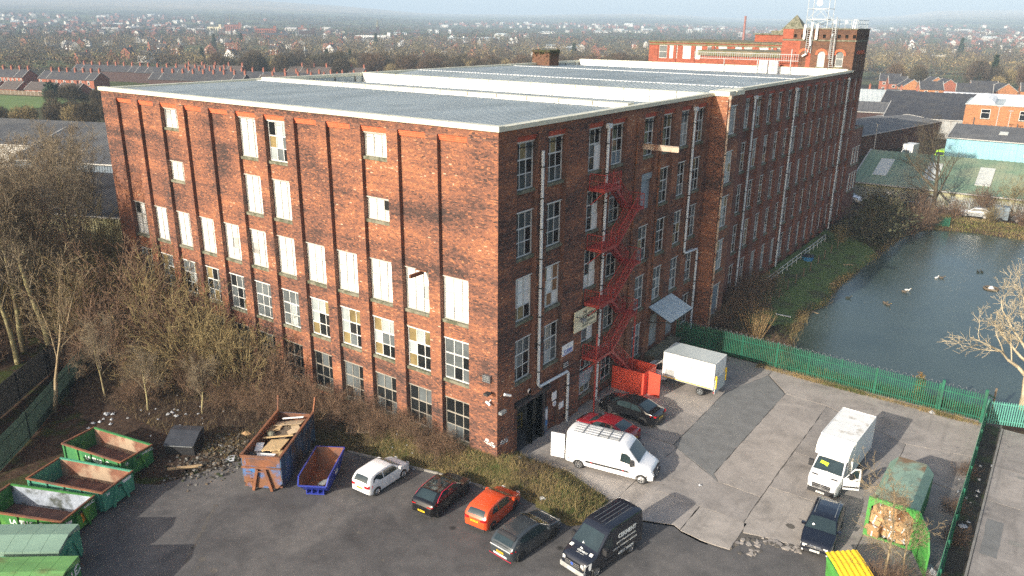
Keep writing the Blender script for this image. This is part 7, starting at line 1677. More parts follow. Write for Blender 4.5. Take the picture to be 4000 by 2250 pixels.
for lab,x,y,h in(('tall pale lamp pole in the scrap yard',5.4,170,9),('wooden pole left of the works',11.2,190,11),('thin lamp pole right of the wooden one',13.6,192,10),('lamp pole before the cyan wall',29.5,150,9),('yellowish lamp pole by the old brick shed',-8.0,150,9)):
 t=thing('lamp_pole',lab,'lamp post',(x,y,-1),0,'poles in the scrap yard');b=MB();b.use('fascia');b.tube([(0,0,0),(0,0,h)],[.14,.09],6);b.build('pole',t);b=MB();b.use('steel');b.box(-.5,.5,-.15,.15,h,h+.15);b.build('lamp_head',t)
bgs=MB();bgs.use('white_render')
for k in range(14):x,y,s=13+yq.gauss(0,1.6),150+yq.gauss(0,1),yq.uniform(.6,1.0);bgs.tube([(x,y,-1),(x,y,-1+s),(x,y,-1+1.7*s)],[s,s*1.1,s*.5],8)
tag(bgs.build('bulk_bag_heap'),'heap of white bulk bags in the scrap yard','bags',kind='stuff')
t=thing('pale_mast','pale slim mast with boxy head among the dark terraces','mast',(-376.9,304.6,-1));b=MB();b.use('upvc');b.tube([(0,0,0),(0,0,13)],[.5,.4],8);b.build('pole',t);b=MB();b.use('steel');b.box(-.7,.7,-.7,.7,11,12.2);b.tube([(0,0,12.2),(0,0,14)],.5,8);b.build('head',t)
t=thing('factory_chimney','tall slim red factory chimney behind the rear mill roof','chimney',(-292,848,-1));b=MB();b.use('chimney_brick');b.tube([(0,0,0),(0,0,38),(0,0,38.2),(0,0,39.5)],[1.7,1.15,1.35,1.35],12);b.build('stack',t)
# ---- town: named larger buildings
TC={'w':('white_render','roof_sheet'),'d':('dark_gable','slate'),'r':('house_brick','slate'),'y':('sign_cream','tile_brown'),'g':('fascia','roof_sheet'),'b':('blue_sheet','roof_sheet')}
TOWN=[(-795,780,45,47.1,8.9,'w','long white shed in the middle of the town'),(-931,779,50,22.9,11.8,'d','dark windowed mill left of the white shed'),(-1216,1031,49,3.0,14,'d','small dark stair tower over the dark mill'),(-1174,957,50,32.8,9.4,'r','long brownish red mill behind the dark mill'),(-1024,777,52,31.8,12.7,'r','red mill in the left part of the town'),(-975,758,52,34.1,7.3,'r','lower red mill in front of the red one'),(-1265,853,55,23.4,9.6,'y','buff block at the left of the town'),(-1239,873,54,27.6,13.3,'r','tall dark red mill with rows of windows at left'),(-1039,757,53,20.9,7.9,'r','bright red mill right of the tall dark red one'),(-1156,1039,48,35.5,6.8,'y','long cream building in the town centre'),(-738,900,39,35.0,6.8,'w','white walled store at the right of the town'),(-689,900,37,38.7,8.1,'g','grey roofed store beside the white walled one'),(-631,741,40,45.5,6.7,'y','long buff brick school with gables'),(-522,822,33,21.7,4.1,'w','white roofed unit beyond the mill roof'),(-463,764,31,24.1,4.7,'b','blue unit beyond the mill roof'),(-530,887,31,13.5,2.7,'w','small white unit behind the blue one'),(-911,1763,28,36.2,5.6,'w','far white warehouse, left of three'),(-887,1808,26,41.1,5.1,'w','far white warehouse, middle of three'),(-947,1697,29,43.1,4.9,'w','far white warehouse, nearest the spire side'),(-973,1495,33,37.0,5.1,'w','far pale shed in the haze right of the blocks'),(-1997,847,66,34.1,5.3,'w','lone far white shed at the upper left'),(-1094,1240,41,8.9,8.4,'w','pale tower block, left of three'),(-1096,1264,41,8.0,8.0,'w','pale tower block, middle of three'),(-1108,1320,40,5.5,7.7,'w','pale tower block, right of three'),(-1030,1123,42,19.4,6.8,'r','red brick block right of the spire'),(-963,1193,39,17.2,6.9,'r','far red brick block among pale ones'),(-1672,919,61,27.4,6.0,'r','far red mill in the haze at left'),(-150,906,11,16.4,3.3,'w','long pale building in the right hand trees'),(-107,923,8,13.5,2.7,'w','second pale building in the right hand trees'),(-1056,1112,43,24.4,4.9,'w','white block just right of the church')]
for x,y,a,w,h,c,lab in TOWN:
 z=gz(x,y);t=thing('town_building',lab,'building',(x,y,z),R(a),'larger buildings of the town');wm,rm=TC[c];d=min(w,18)
 if h>8.2 and w>20:
  b=MB();b.use(wm);b.box(-w/2,w/2,-d/2,d/2,-4,h);b.box(w/2-4,w/2,-d/2-1,-d/2+3,-4,h+4);b.build('wall',t);b=MB();b.use(rm);b.box(-w/2,w/2-4.1,-d/2,d/2,h+.01,h+.5);b.build('roof',t)
 else:
  he=h*(.62 if w>12 else .95);gable(t,w,d,he,h,wm,rm,verge=False)
 n=int(w/3.4)
 for r in range(max(1,int(h/4))):
  b=MB();b.use('glass_dark' if c!='d' else 'glass_pale')
  for k in range(n):xx=-w/2+1.7+k*3.4;b.box(xx-.8,xx+.8,-d/2-.08,-d/2-.02,1+r*3.6,3+r*3.6)
  tag(b.build('window_row',t),kind='stuff')
ch=thing('church','dark church with tall pointed spire in the town centre','church',(-1061,1037,gz(-1061,1037)),R(45));gable(ch,24,12,5.5,10,'dark_gable','slate',verge=False);b=MB();b.use('dark_gable');b.box(11,17,-3,3,-3,14);b.build('tower',ch);b=MB();b.use('stone');[b.face([(14+3*math.cos(k*.785),3*math.sin(k*.785),14),(14+3*math.cos((k+1)*.785),3*math.sin((k+1)*.785),14),(14,0,29)])for k in range(8)];b.build('spire',ch)
b=MB();b.use('stone');b.tube([(0,0,0),(0,0,20),(0,0,34)],[1.6,1.0,.2],6);tag(b.build('far_spire',loc=(-1290,905,gz(-1290,905)-2)),'slim far steeple at the left of the town','steeple')
th=random.Random(17);protos=[]
for k,(wm,rm)in enumerate((('dark_gable','slate'),('white_render','slate'),('house_brick','tile_brown'),('house_brick','slate'),('fascia','tile_brown'),('house_brick','tile_red'))):
 t=thing('far_house','','house');gable(t,9,8,4.8,8.0,wm,rm,verge=False);b=MB();b.use('upvc');[b.box(x-.8,x+.8,-4.07,-4.01,z,z+1.3)for x in(-2.5,2.3)for z in(.8,3.2)];tag(b.build('window_set',t),kind='stuff');chim(t,3,0,7.2,9.2,pots=1);protos.append((t,['dark brick house with slate roof','white rendered house with slate roof','red brick house with brown roof','red brick house with slate roof','pale rendered house with brown roof','red brick house with red tile roof'][k]))
spots=[]
clusters=[(-660,520,110,8),(-571,575,60,7),(-444,545,80,10),(-760,430,110,18),(-860,560,120,16),(-520,280,40,5),(-380,660,90,8),(-140,1221,150,30),(-90,1000,110,14),(-230,1080,120,14),(-820,820,120,24),(-600,900,140,14)]
for cx_,cy_,s,n in clusters:
 for j in range(n):spots.append((cx_+th.gauss(0,s),cy_+th.gauss(0,s*.8)))
spots=[p for p in spots if not(-410<p[0]<-200 and 90<p[1]<225)][:290]
for k,(x,y)in enumerate(spots):
 t,lab=protos[k%6];o=t if k<6 else copy_tree(t);o.location=(x,y,gz(x,y)+.3);o.rotation_euler=(0,0,R(th.choice([20,45,110,-30,70])+th.uniform(-12,12)));tag(o,lab+' among the bare trees before the town',None,'far houses like it: '+lab)
vs,fs,mi=[],[],[];HM=[M['fascia'],mat('far_brick',(.20,.085,.06),.9),mat('far_slate',(.085,.08,.08),.9),M['fascia'],M['roof_sheet'],M['dark_gable']]
tr_=np.random.default_rng(5);n=0
while n<1000:
 az=math.radians(tr_.uniform(90,162));r=1350+1700*tr_.random()**1.1;x,y=CX+r*math.cos(az),CY+r*math.sin(az)
 c=fbm(np.array([x]),np.array([y]),1/300.,12)[0]
 if tr_.random()>.30+.55*c:continue
 z=gz(x,y);big=tr_.random()<.07;w,d,h=(tr_.uniform(16,34),12,tr_.uniform(5,9))if big else(tr_.uniform(7,11),7.5,5.0);a=tr_.choice([.35,.8,1.9,-.5])+tr_.uniform(-.2,.2);ca,sa=math.cos(a),math.sin(a);hr=h+(2 if big else 3)
 P=[(-w/2,-d/2,-2),(w/2,-d/2,-2),(w/2,d/2,-2),(-w/2,d/2,-2),(-w/2,-d/2,h),(w/2,-d/2,h),(w/2,d/2,h),(-w/2,d/2,h),(-w/2,0,hr),(w/2,0,hr)]
 i=len(vs);vs+=[(x+p[0]*ca-p[1]*sa,y+p[0]*sa+p[1]*ca,z+p[2])for p in P];wmi=(0 if tr_.random()<.6 else 3)if big else(0 if tr_.random()<.33 else 1);rmi=(4 if tr_.random()<.6 else 0)if big else(2 if tr_.random()<.75 else 1)
 for q,m_ in(((0,1,5,4),wmi),((2,3,7,6),wmi),((1,2,6,5),wmi),((3,0,4,7),wmi),((4,5,9,8),rmi),((6,7,8,9),rmi),((5,6,9,9),wmi),((7,4,8,8),wmi)):fs.append([i+k for k in q]);mi.append(m_)
 n+=1
me=bpy.data.meshes.new('distant_town');me.from_pydata(vs,[],[tuple(dict.fromkeys(f))for f in fs]);[me.materials.append(m_)for m_ in HM];me.polygons.foreach_set('material_index',mi);me.update()
tag(link('distant_town',me),'hazy town of small houses and white sheds below the hills','town',kind='stuff')
# ------ bare trees, shrubs, grass, woods
def twigm(name,a,b,k=1.0):return mat(name,a,.9,var=.25,scale=1.2,col2=b,f2=.52,scale2=.8,spec=.15)
M['bark_moss']=twigm('mossy_bark',(.33,.29,.15),(.19,.15,.09));M['bark_grey']=twigm('grey_brown_bark',(.25,.205,.14),(.16,.125,.085));M['bark_olive']=twigm('olive_twigs',(.27,.215,.105),(.18,.135,.07));M['bark_dark']=twigm('dark_bark',(.12,.10,.065),(.075,.06,.042));M['bark_pale']=twigm('pale_bark',(.50,.43,.30),(.36,.30,.20));M['bark_red']=twigm('reddish_twigs',(.20,.13,.085),(.14,.095,.065));M['bark_straw']=twigm('straw_stems',(.36,.25,.12),(.24,.15,.07));M['bark_sap']=twigm('sapling_bark',(.30,.24,.15),(.2,.15,.09))
M['evergreen']=mat('evergreen',(.022,.045,.020),.8,var=.5,scale=2.5,col2=(.04,.06,.022),f2=.55,scale2=1)
M['wood_far']=mat('far_wood',(.085,.068,.045),.95,var=.35,scale=.12,col2=(.105,.10,.05),f2=.58,scale2=.012,spec=.1)
M['wood_far2']=mat('far_wood_russet',(.105,.07,.045),.95,var=.3,scale=.12,col2=(.07,.062,.05),f2=.55,scale2=.014,spec=.1)
def segs_mesh(name,segs,m,n=3):
 """tapered tubes for many straight segments (p0, p1, r0, r1)"""
 A=np.array([(*p,*q,a,b)for p,q,a,b in segs],float);P,Q,r0,r1=A[:,:3],A[:,3:6],A[:,6],A[:,7]
 D=Q-P;L=np.linalg.norm(D,axis=1,keepdims=True);D=D/np.maximum(L,1e-6);up=np.where(np.abs(D[:,2:3])>.9,np.array([[1.,0,0]]),np.array([[0,0,1.]]))
 s=np.cross(D,up);s/=np.linalg.norm(s,axis=1,keepdims=True);t=np.cross(s,D);ring=[]
 for k in range(n):a=2*math.pi*k/n;ring.append(s*math.cos(a)+t*math.sin(a))
 ring=np.stack(ring,1);V=np.concatenate([P[:,None ]+ring*r0[:,None,None ],Q[:,None ]+ring*r1[:,None,None ]],1).reshape(-1,3)
 q=np.array([(k,(k+1)%n,n+(k+1)%n,n+k)for k in range(n)]);F=(np.arange(len(A))[:,None,None ]*2*n+q[None ]).reshape(-1,4)
 return np_mesh(name,V,F,[M[m]if isinstance(m,str)else m],smooth=True)
def grow(rng,p,d,L,r,lv,spec,out,trunk_out):
 nseg=spec['seg'][lv];wob=spec['wob'][lv];nb=spec['nb'][lv]if lv<len(spec['nb'])else 0;p=np.array(p,float);d=np.array(d,float);pts=[(p.copy(),d.copy(),r)]
 for k in range(nseg):
  d=d+rng.normal(0,wob,3)+np.array([0,0,spec['trop'][lv]]);d/=np.linalg.norm(d);q=p+d*L/nseg;ra=r*(1-(k/nseg)*spec['tap']);rb=r*(1-((k+1)/nseg)*spec['tap'])
  (trunk_out if lv==0 else out).append((tuple(p),tuple(q),max(ra,spec['rmin']),max(rb,spec['rmin'])));p=q;pts.append((p.copy(),d.copy(),rb))
 for k in range(nb):
  f=spec['f0'][lv]+(1-spec['f0'][lv])*(k+rng.random())/nb;x=min(f*nseg,nseg-.001);i=int(x);u=x-i;pp=pts[i][0]*(1-u)+pts[i+1][0]*u;dd=pts[i+1][1];rr_=pts[i][2]*(1-u)+pts[i+1][2]*u
  a=rng.uniform(0,2*math.pi);o=np.cross(dd,[math.cos(a),math.sin(a),.3]);o/=max(np.linalg.norm(o),1e-6);an=math.radians(rng.normal(spec['ang'][lv],9));nd=dd*math.cos(an)+o*math.sin(an)
  grow(rng,pp,nd,L*spec['len'][lv]*rng.uniform(.7,1.2)*(1.15-.45*f),rr_*spec['rr'][lv],lv+1,spec,out,trunk_out)
 return out
BASE=dict(seg=[7,5,4,3,2],wob=[.05,.12,.14,.16,.2],nb=[9,7,6,4],trop=[.03,.07,.06,.04,.03],f0=[.28,.2,.15,.1],ang=[46,42,42,44],len=[.55,.5,.48,.5],rr=[.55,.5,.5,.55],tap=.72,rmin=.008)
def tree_meshes(seed,H,r,m,spec=None,lean=(0,0,1),nm='tree'):
 sp=dict(BASE);sp.update(spec or{});rng=np.random.default_rng(seed);out,tr=[],[]
 grow(rng,(0,0,0),lean,H*.72,r,0,sp,out,tr);return segs_mesh('trunk',tr,m[0],8),segs_mesh('crown',out,m[1])
def multi_meshes(seed,n,H,r,m,spec=None,spread=.45,base=.5):
 """shrub of many stems from the ground"""
 sp=dict(BASE);sp.update(spec or{});rng=np.random.default_rng(seed);out,tr=[],[]
 for k in range(n):
  a=rng.uniform(0,6.283);t=rng.random()**.6;d=np.array([math.cos(a)*spread*t,math.sin(a)*spread*t,1.0]);d/=np.linalg.norm(d)
  grow(rng,(base*t*math.cos(a),base*t*math.sin(a),-.1),d,H*rng.uniform(.6,1),r*rng.uniform(.6,1.1),0,sp,out,tr)
 return segs_mesh('stem',tr,m[0],5),segs_mesh('twig',out,m[1])
def plant(name,label,cat,mm,loc,rz=0.0,s=1.0,group=None,parts=('trunk','crown')):
 t=thing(name,label,cat,loc,rz,group);t.scale=(s,s,s);link(parts[0],mm[0],t);link(parts[1],mm[1],t);return t
TALL=[tree_meshes(40+k,18,.25,('bark_moss','bark_grey'),dict(f0=[.38,.2,.15,.1],ang=[36,40,42,44],nb=[14,9,6,5],rmin=.011))for k in range(3)]
BROAD=[tree_meshes(60+k,15,.24,('bark_grey',m_),dict(rmin=.011,nb=[13,9,6,5],ang=[50,44,42,44],len=[.62,.52,.5,.5]))for k,m_ in enumerate(('bark_grey','bark_red','bark_olive'))]
SHRUB=[multi_meshes(80+k,24,5.0,.05,(m_,m_),dict(seg=[5,3,3,2,2],nb=[6,4,2],f0=[.2,.15,.1,.1],ang=[34,38,42,40],len=[.5,.5,.5,.5],trop=[.02,.03,.02,0,0],wob=[.09,.14,.18,.2,.2],rr=[.6,.6,.6,.6],tap=.6,rmin=.011),spread=.62)for k,m_ in enumerate(('bark_olive','bark_red','bark_olive'))]
THICK=multi_meshes(95,34,3.2,.025,('bark_red','bark_red'),dict(seg=[5,3,2,2,2],nb=[8,5,2],f0=[.15,.1,.1,.1],ang=[44,44,44,40],len=[.55,.5,.5,.5],trop=[-.04,0,0,0,0],wob=[.14,.2,.2,.2,.2],rmin=.006),spread=1.0,base=.8)
rt=random.Random(71)
WG='bare trees in the wood at left'
wood=[(-47.1,-9.6,1.0,0),(-44.6,-11.2,.9,1),(-45.0,-8.2,1.05,2),(-46.8,-6.5,.95,0),(-52,-4,1.0,1),(-56,1,1.05,2),(-58.5,-8,1.0,0),(-51,-14.5,.95,1),(-57,-14,1.0,2),(-63,-3,1.1,0),(-48.5,-19.5,.9,1),(-41.5,-17.8,.75,2),(-54,-20,1.0,0),(-66,-12,1.1,1),(-70,-5,1.1,2),(-62,4,1.0,1),(-49.5,-.5,.9,2),(-68,5,1.0,0),(-61,-19,1.05,1),(-53.5,-9.5,1.0,2),(-74,-15,1.1,0),(-78,-6,1.1,1)]
wl_=['tall mossy trunked tree by the slatted fence, left of the pair','slim mossy tree close behind the slatted fence','mossy trunked tree leaning over the dark fence','mossy tree right of the leaning one by the fence']
for k,(x,y,s,v)in enumerate(wood):
 t=plant('bare_tree',wl_[k]if k<4 else 'bare brown tree deep in the tangled wood at left','tree',TALL[v]if k<5 or k%2 else BROAD[v],(x,y,-1.0),rt.uniform(0,6.28),s*rt.uniform(.92,1.12),WG)
 if k==4:t['label']='bare tree behind the four mossy trunks in the wood'
for k in range(44):
 x,y=rt.uniform(-72,-44),rt.uniform(-22,7)
 if y-(-13.2)<(x+33.4)*-1.05-13 and x>-46:continue
 plant('understorey_shrub','brown twiggy shrub under the trees of the wood at left','shrub',SHRUB[k%3]if k%3 else THICK,(x,y,-1.0),rt.uniform(0,6.28),rt.uniform(.9,1.5),'understorey shrubs in the wood',('stem','twig'))
m_=tree_meshes(7,10.5,.17,('bark_sap','bark_sap'),dict(seg=[5,7,5,4,3],nb=[4,7,5,4],f0=[.25,.3,.2,.1],ang=[24,34,38,40],len=[.95,.42,.5,.5],trop=[.0,.05,.04,.03,.03],wob=[.07,.10,.14,.16,.2]),lean=(.25,.05,1))
plant('forked_tree','pale grey forked tree leaning right in front of the slatted fence','tree',m_,(-32.7,-13.7,-1.0),R(8))
plant('young_tree','slender young tree right of the forked tree','tree',TALL[1],(-31.4,-10.3,-1.0),1.0,.42)
plant('young_tree','thin upright sapling among litter before the mill','tree',TALL[0],(-26.5,-9.6,-.9),2.0,.33)
plant('young_tree','second thin sapling near the first, closer to the mill','tree',TALL[2],(-22.6,-7.5,-.8),2.7,.30)
SG='shrubs along the mill front'
for k,(x,y,s,v,lab)in enumerate(((-27.5,-3.4,1.55,0,'biggest olive green shrub against the middle of the mill front'),(-23.4,-3.0,1.3,2,'tall olive shrub right of the biggest one'),(-31.5,-3.6,1.5,1,'reddish brown shrub left of the biggest olive one'),(-35.5,-3.0,1.75,0,'olive shrub near the left pillars of the mill front'),(-39.5,-3.2,1.9,1,'tall brown shrub at the left end of the mill front'),(-43.5,-3.4,1.9,2,'tall shrub at the left corner of the mill'),(-20.2,-2.6,.9,1,'smaller brown shrub between windows of the mill front'),(-30.0,-7.2,.9,2,'loose olive shrub out in front of the mill'),(-36.6,-6.6,1.4,1,'brown shrub between the fences and the mill'),(-41.5,-6.2,1.6,0,'olive shrub close to the fence corner'),(-17.0,-2.3,.6,1,'low brown bush under the mill windows'),(-26.3,-6.0,.8,1,'low brown bush before the biggest olive shrub'))):
 plant('bare_shrub',lab,'shrub',SHRUB[v],(x,y,-1.0),k*1.1,s,SG,('stem','twig'))
for k,(x,y,s)in enumerate(((-13.5,-1.6,.75),(-10.8,-1.4,.7),(-15.4,-2.6,.7),(-8.2,-1.2,.62),(-12.2,-3.0,.5),(-19,-4.4,.8),(-22,-5.2,.8),(-6.0,-1.1,.6),(-3.6,-1.1,.55),(-16.8,-4.3,.6),(-33,-6,.9),(-28.5,-9,.7),(-38.5,-8.5,.9),(-4.8,-1.6,.45),(-9.5,-2.2,.5))):
 plant('bramble_bush',['bramble bush behind the blue skip, by the first pallet','bramble bush right of the pallets under a glazed window','bramble bush between the blue skip and the mill','bramble bush under the fourth ground window from the corner','low bramble by the second pallet','bramble bush behind the bin side of the blue skip','bramble out in the litter left of the blue skip','bramble bush under the third ground window from the corner','bramble bush under the last ground window at the corner','bramble just beyond the tall blue skip','bramble before the left end windows of the mill','bramble out on the dark ground among litter','bramble near the fence corner at the left mill end','small bramble under the corner window, in straw grass','bramble under the third window, away from the wall'][k],'bramble',THICK,(x,y,float(bank_z(x,y))-.05),k*.9,s,'bramble bushes along the mill foot',('stem','twig'))
PB=mat('bush_leaf',(.055,.06,.025),.85,var=.5,scale=1.5,col2=(.085,.06,.03),f2=.52,scale2=.7)
def leafy(name,seed,n,rx,ry,rz,m,s0=.12,s1=.3,flat=.4):
 """loose crown of many small leaf-sized faces, denser in clumps"""
 rng=np.random.default_rng(seed);nc=max(6,n//90);cl=rng.normal(0,1,(nc,3));cl/=np.linalg.norm(cl,axis=1,keepdims=True);cl*=rng.random((nc,1))**.4*.85;c=cl[rng.integers(0,nc,n)]+rng.normal(0,.20,(n,3));c=c*[rx,ry,rz];s=rng.uniform(s0,s1,n)
 tri=rng.normal(0,1,(n,3,3));tri/=np.linalg.norm(tri,axis=2,keepdims=True);V=(c[:,None ]+tri*s[:,None,None ]).reshape(-1,3);V[:,2]=np.maximum(V[:,2]+rz*.85,.02);F=np.arange(n*3).reshape(-1,3);return np_mesh(name,V,F,[M[m]if isinstance(m,str)else m])
t=thing('large_bush','big rounded olive brown bush between the mill end and the pond','bush',(6.8,83.5,-.8));link('foliage',leafy('foliage',4,6500,4.6,7.5,3.3,PB),t);link('stem',SHRUB[0][0],t)
for k,(x,y,s,v,lab)in enumerate(((10.2,90.5,.9,1,'dark brown thicket right of the big bush'),(12.2,96.2,.8,1,'bare brown thicket at the far pond corner'),(5.5,93.5,.9,2,'olive thicket behind the big bush'),(9.0,101.5,.9,1,'bare thicket under the large bare tree'),(3.8,76.5,.5,0,'small scrub at the left foot of the big bush'),(14.5,102.5,.6,1,'low scrub on the far bank right of the bare tree'),(19.5,103.2,.6,2,'scrub before the silver car on the far bank'),(23.6,103.6,.55,1,'scrub by the trailer on the far bank'),(27,105.5,.65,2,'pale scrub against the grey fence, far right'),(17.3,108.5,.9,1,'twiggy shrub rising against the green roof'))):plant('bare_thicket',lab,'shrub',SHRUB[v],(x,y,float(ground_z(x,y))-.1),k*1.3,s,'thickets round the far pond corner',('stem','twig'))
plant('bare_tree','large spreading bare tree before the green roofed shed','tree',tree_meshes(31,14.5,.42,('bark_dark','bark_dark'),dict(nb=[12,9,6,4],f0=[.22,.2,.15,.1],ang=[56,46,42,44],len=[.72,.52,.5,.5])),(11.2,102.8,-.9),2.2)
plant('bare_tree','smaller bare tree right of the spreading one','tree',BROAD[2],(21.8,107.8,-.9),.6,.5)
plant('plane_tree','pale barked bare tree behind the turquoise fence at right','tree',tree_meshes(12,10.2,.40,('bark_pale','bark_pale'),dict(seg=[6,6,4,3,2],nb=[9,7,5,4],f0=[.28,.25,.15,.1],ang=[44,42,42,44],len=[.92,.48,.5,.5],wob=[.06,.13,.16,.18,.2],rmin=.012)),(28.6,32.8,-1.1),2.4)
sp_=dict(seg=[7,5,4,3,2],nb=[10,6,4,3],f0=[.3,.2,.15,.1],ang=[40,40,42,44],len=[.5,.5,.5,.5],rmin=.007)
plant('sapling','bare sapling standing in front of the green container','tree',tree_meshes(17,8.6,.075,('bark_sap','bark_sap'),sp_),(23.9,3.2,Z0),.4)
plant('sapling','second bare sapling branching low right of the first','tree',tree_meshes(18,5.5,.06,('bark_sap','bark_sap'),dict(sp_,ang=[48,44,42,44])),(24.7,4.0,Z0),1.4)
plant('bare_shrub','low twiggy growth around the sapling feet by the yellow lid','shrub',THICK,(24.2,2.6,Z0),.2,.62,None,('stem','twig'))
for k,(x,y)in enumerate(((26.2,18.5),(26.1,13.2),(26.6,9.8),(26.2,4.5))):plant('fence_bramble','dead bramble tangle caught on the edge-on fence','bramble',THICK,(x,y,Z0),k*2.0,.32,'bramble tangles on the edge-on fence',('stem','twig'))
plant('willow_shrub','straw coloured upright willow shrub behind the green fence','shrub',multi_meshes(33,70,3.2,.02,('bark_straw','bark_straw'),dict(seg=[4,2,2],nb=[3],f0=[.4,.2],ang=[16,20],len=[.4,.5],trop=[.02,.02,0],wob=[.05,.1,.1],rmin=.007),spread=.55,base=.6),(6.0,34.2,-1.0),parts=('stem','twig'))
for k,(x,y,s)in enumerate(((1.4,44.5,.9),(2.2,47.6,.95),(1.0,41.5,.8),(3.4,42.2,.6),(2.6,38.6,.8),(5.2,31.2,.5),(8.6,33.5,.5),(2.0,34.5,.7))):plant('brush_heap',['brown brush heap against the long wall, upper part','largest brown brush heap on the bank by the wall','brush heap nearer the stair bay','small brush heap beside the willow','brush heap below the stair bay','low dead scrub close behind the green fence','dead reedy scrub at the pond corner','scrub between stair bay and fence'][k],'brush heap',THICK,(x,y,float(ground_z(x,y))-.1),k*1.9,s,'brush heaps by the long wall',('stem','twig'))
def blades(name,n,fn,h0,h1,m,seed,w=.018,lean=.5,label=None,cat=None):
 rng=np.random.default_rng(seed);xy=fn(rng,n);n=len(xy);z=xy[:,2];a=rng.uniform(0,6.283,n);h=rng.uniform(h0,h1,n);l=rng.normal(0,lean,(n,2))*h[:,None ];dx=np.cos(a)*w;dy=np.sin(a)*w;mid=.55
 P0=np.stack([xy[:,0]-dx,xy[:,1]-dy,z],1);P1=np.stack([xy[:,0]+dx,xy[:,1]+dy,z],1);T=np.stack([xy[:,0]+l[:,0],xy[:,1]+l[:,1],z+h],1)
 V=np.stack([P0,P1,T],1).reshape(-1,3);F=np.arange(n*3).reshape(-1,3);ms=m if isinstance(m,list)else[m];cl=fbm(xy[:,0],xy[:,1],.9,seed)+rng.normal(0,.5,n);mi=np.clip(((cl+1.2)/2.4*len(ms)).astype(int),0,len(ms)-1)
 o=link(name,np_mesh(name,V,F,ms,mi));tag(o,label,cat,kind='stuff');return o
G_=[mat('straw_grass',(.30,.22,.10),.9,var=.25,scale=2),mat('dry_grass',(.20,.15,.06),.9,var=.25,scale=2),mat('brown_grass',(.10,.07,.04),.9,var=.3,scale=2),mat('green_grass',(.09,.115,.03),.9,var=.3,scale=2)]
GP=[G_[3],mat('lawn_grass',(.045,.075,.018),.9,var=.3,scale=2),G_[3]]
def on_bank(rng,n):
 x=rng.uniform(-13,8,n*2);y=rng.uniform(-6,2.6,n*2);sd=-poly_sd(x,y,BANK);k=(sd>.05)&(y<np.where(x<0,-.05,3))&(rng.random(n*2)<.4+.6*(fbm(x,y,.8,4)>-.1));x,y=x[k][:n],y[k][:n];return np.stack([x,y,bank_z(x,y)-.02],1)
blades('bank_grass',46000,on_bank,.12,.42,[G_[2],G_[1],G_[0],G_[3],G_[1]],3,.014,.55,'rough straw and green grass on the bank at the mill corner','grass')
def on_scrub(rng,n):
 x=rng.uniform(-46,-10,n);y=rng.uniform(-11,-.3,n);k=(-poly_sd(x,y,BANK)>.1);x,y=x[k],y[k];return np.stack([x,y,bank_z(x,y)-.02],1)
blades('dead_grass',26000,on_scrub,.1,.5,[G_[2],G_[2],G_[1]],5,.013,.7,'dead brown stalks under the shrubs along the mill','dead grass')
def by_fence(rng,n):
 x=rng.uniform(8.5,26,n);y=27.85-.03*(x-9)+rng.normal(0,.16,n)+.0;k=rng.random(n)<.35+.65*(fbm(x,x*0,1.1,9)>0);return np.stack([x[k],y[k]-.1,np.full(k.sum(),Z0)],1)
blades('fence_grass',9000,by_fence,.08,.36,[G_[0],G_[0],G_[1],G_[3]],6,.014,.6,'dry yellow grass along the foot of the green fence','grass')
def pond_side(rng,n):
 x=rng.uniform(.4,9.6,n);y=rng.uniform(29,92,n);z=ground_z(x,y);k=(z>-1.55)&(poly_sd(x,y,POND)>.1);return np.stack([x[k],y[k],z[k]-.02],1)
blades('pond_grass',42000,pond_side,.06,.20,GP,7,.016,.5,'short green grass on the bank between mill and pond','grass')
def far_bank(rng,n):
 x=rng.uniform(12,46,n);y=rng.uniform(96,104.5,n);z=ground_z(x,y);k=(z>-1.6)&(poly_sd(x,y,POND)>.05);return np.stack([x[k],y[k],z[k]-.02],1)
blades('far_bank_grass',16000,far_bank,.1,.35,[G_[1],mat('bright_grass',(.16,.17,.035),.9,var=.3,scale=1),G_[0]],8,.03,.5,'yellow green grass on the far pond bank','grass')
def shore(rng,n):
 P=np.array(POND[:10]+POND[15:]);i=rng.integers(0,9,n);t=rng.random(n)[:,None ];q=P[i]*(1-t)+P[i+1]*t+rng.normal(0,.25,(n,2));k=rng.random(n)<.25+.75*(fbm(q[:,0],q[:,1],.5,2)>.1);q=q[k];return np.stack([q[:,0]-.2,q[:,1],np.maximum(ground_z(q[:,0],q[:,1]),WATER)-.05],1)
blades('reeds',12000,shore,.2,.75,[G_[2],G_[1],G_[0]],9,.016,.4,'brown reeds and dead grass fringing the pond edge','reeds')
def near_shore(rng,n):
 x=rng.uniform(.5,27,n);y=rng.uniform(28.6,30.9,n);return np.stack([x,y,np.maximum(ground_z(x,y),WATER)-.03],1)
blades('verge_plants',22000,near_shore,.15,.8,[G_[3],mat('bramble_leaf',(.04,.065,.02),.8,var=.4,scale=2),G_[2],G_[1]],10,.03,.6,'brambles and weeds between the green fence and the water','weeds')
t=thing('orange_bush','small orange brown leaved bush poking over the green fence by the gate','bush',(21.4,28.9,-1.0));link('foliage',leafy('foliage',9,1500,.75,.6,1.35,mat('orange_leaf',(.22,.12,.03),.8,var=.4,scale=3,col2=(.10,.11,.03),f2=.5,scale2=1.5),.05,.12),t)
t=thing('round_bush','round dark evergreen bush by the garden fence at the field','bush',(-300,112.5,-1));link('foliage',leafy('foliage',19,2600,4.4,3.5,2.9,'evergreen',.3,.7),t)
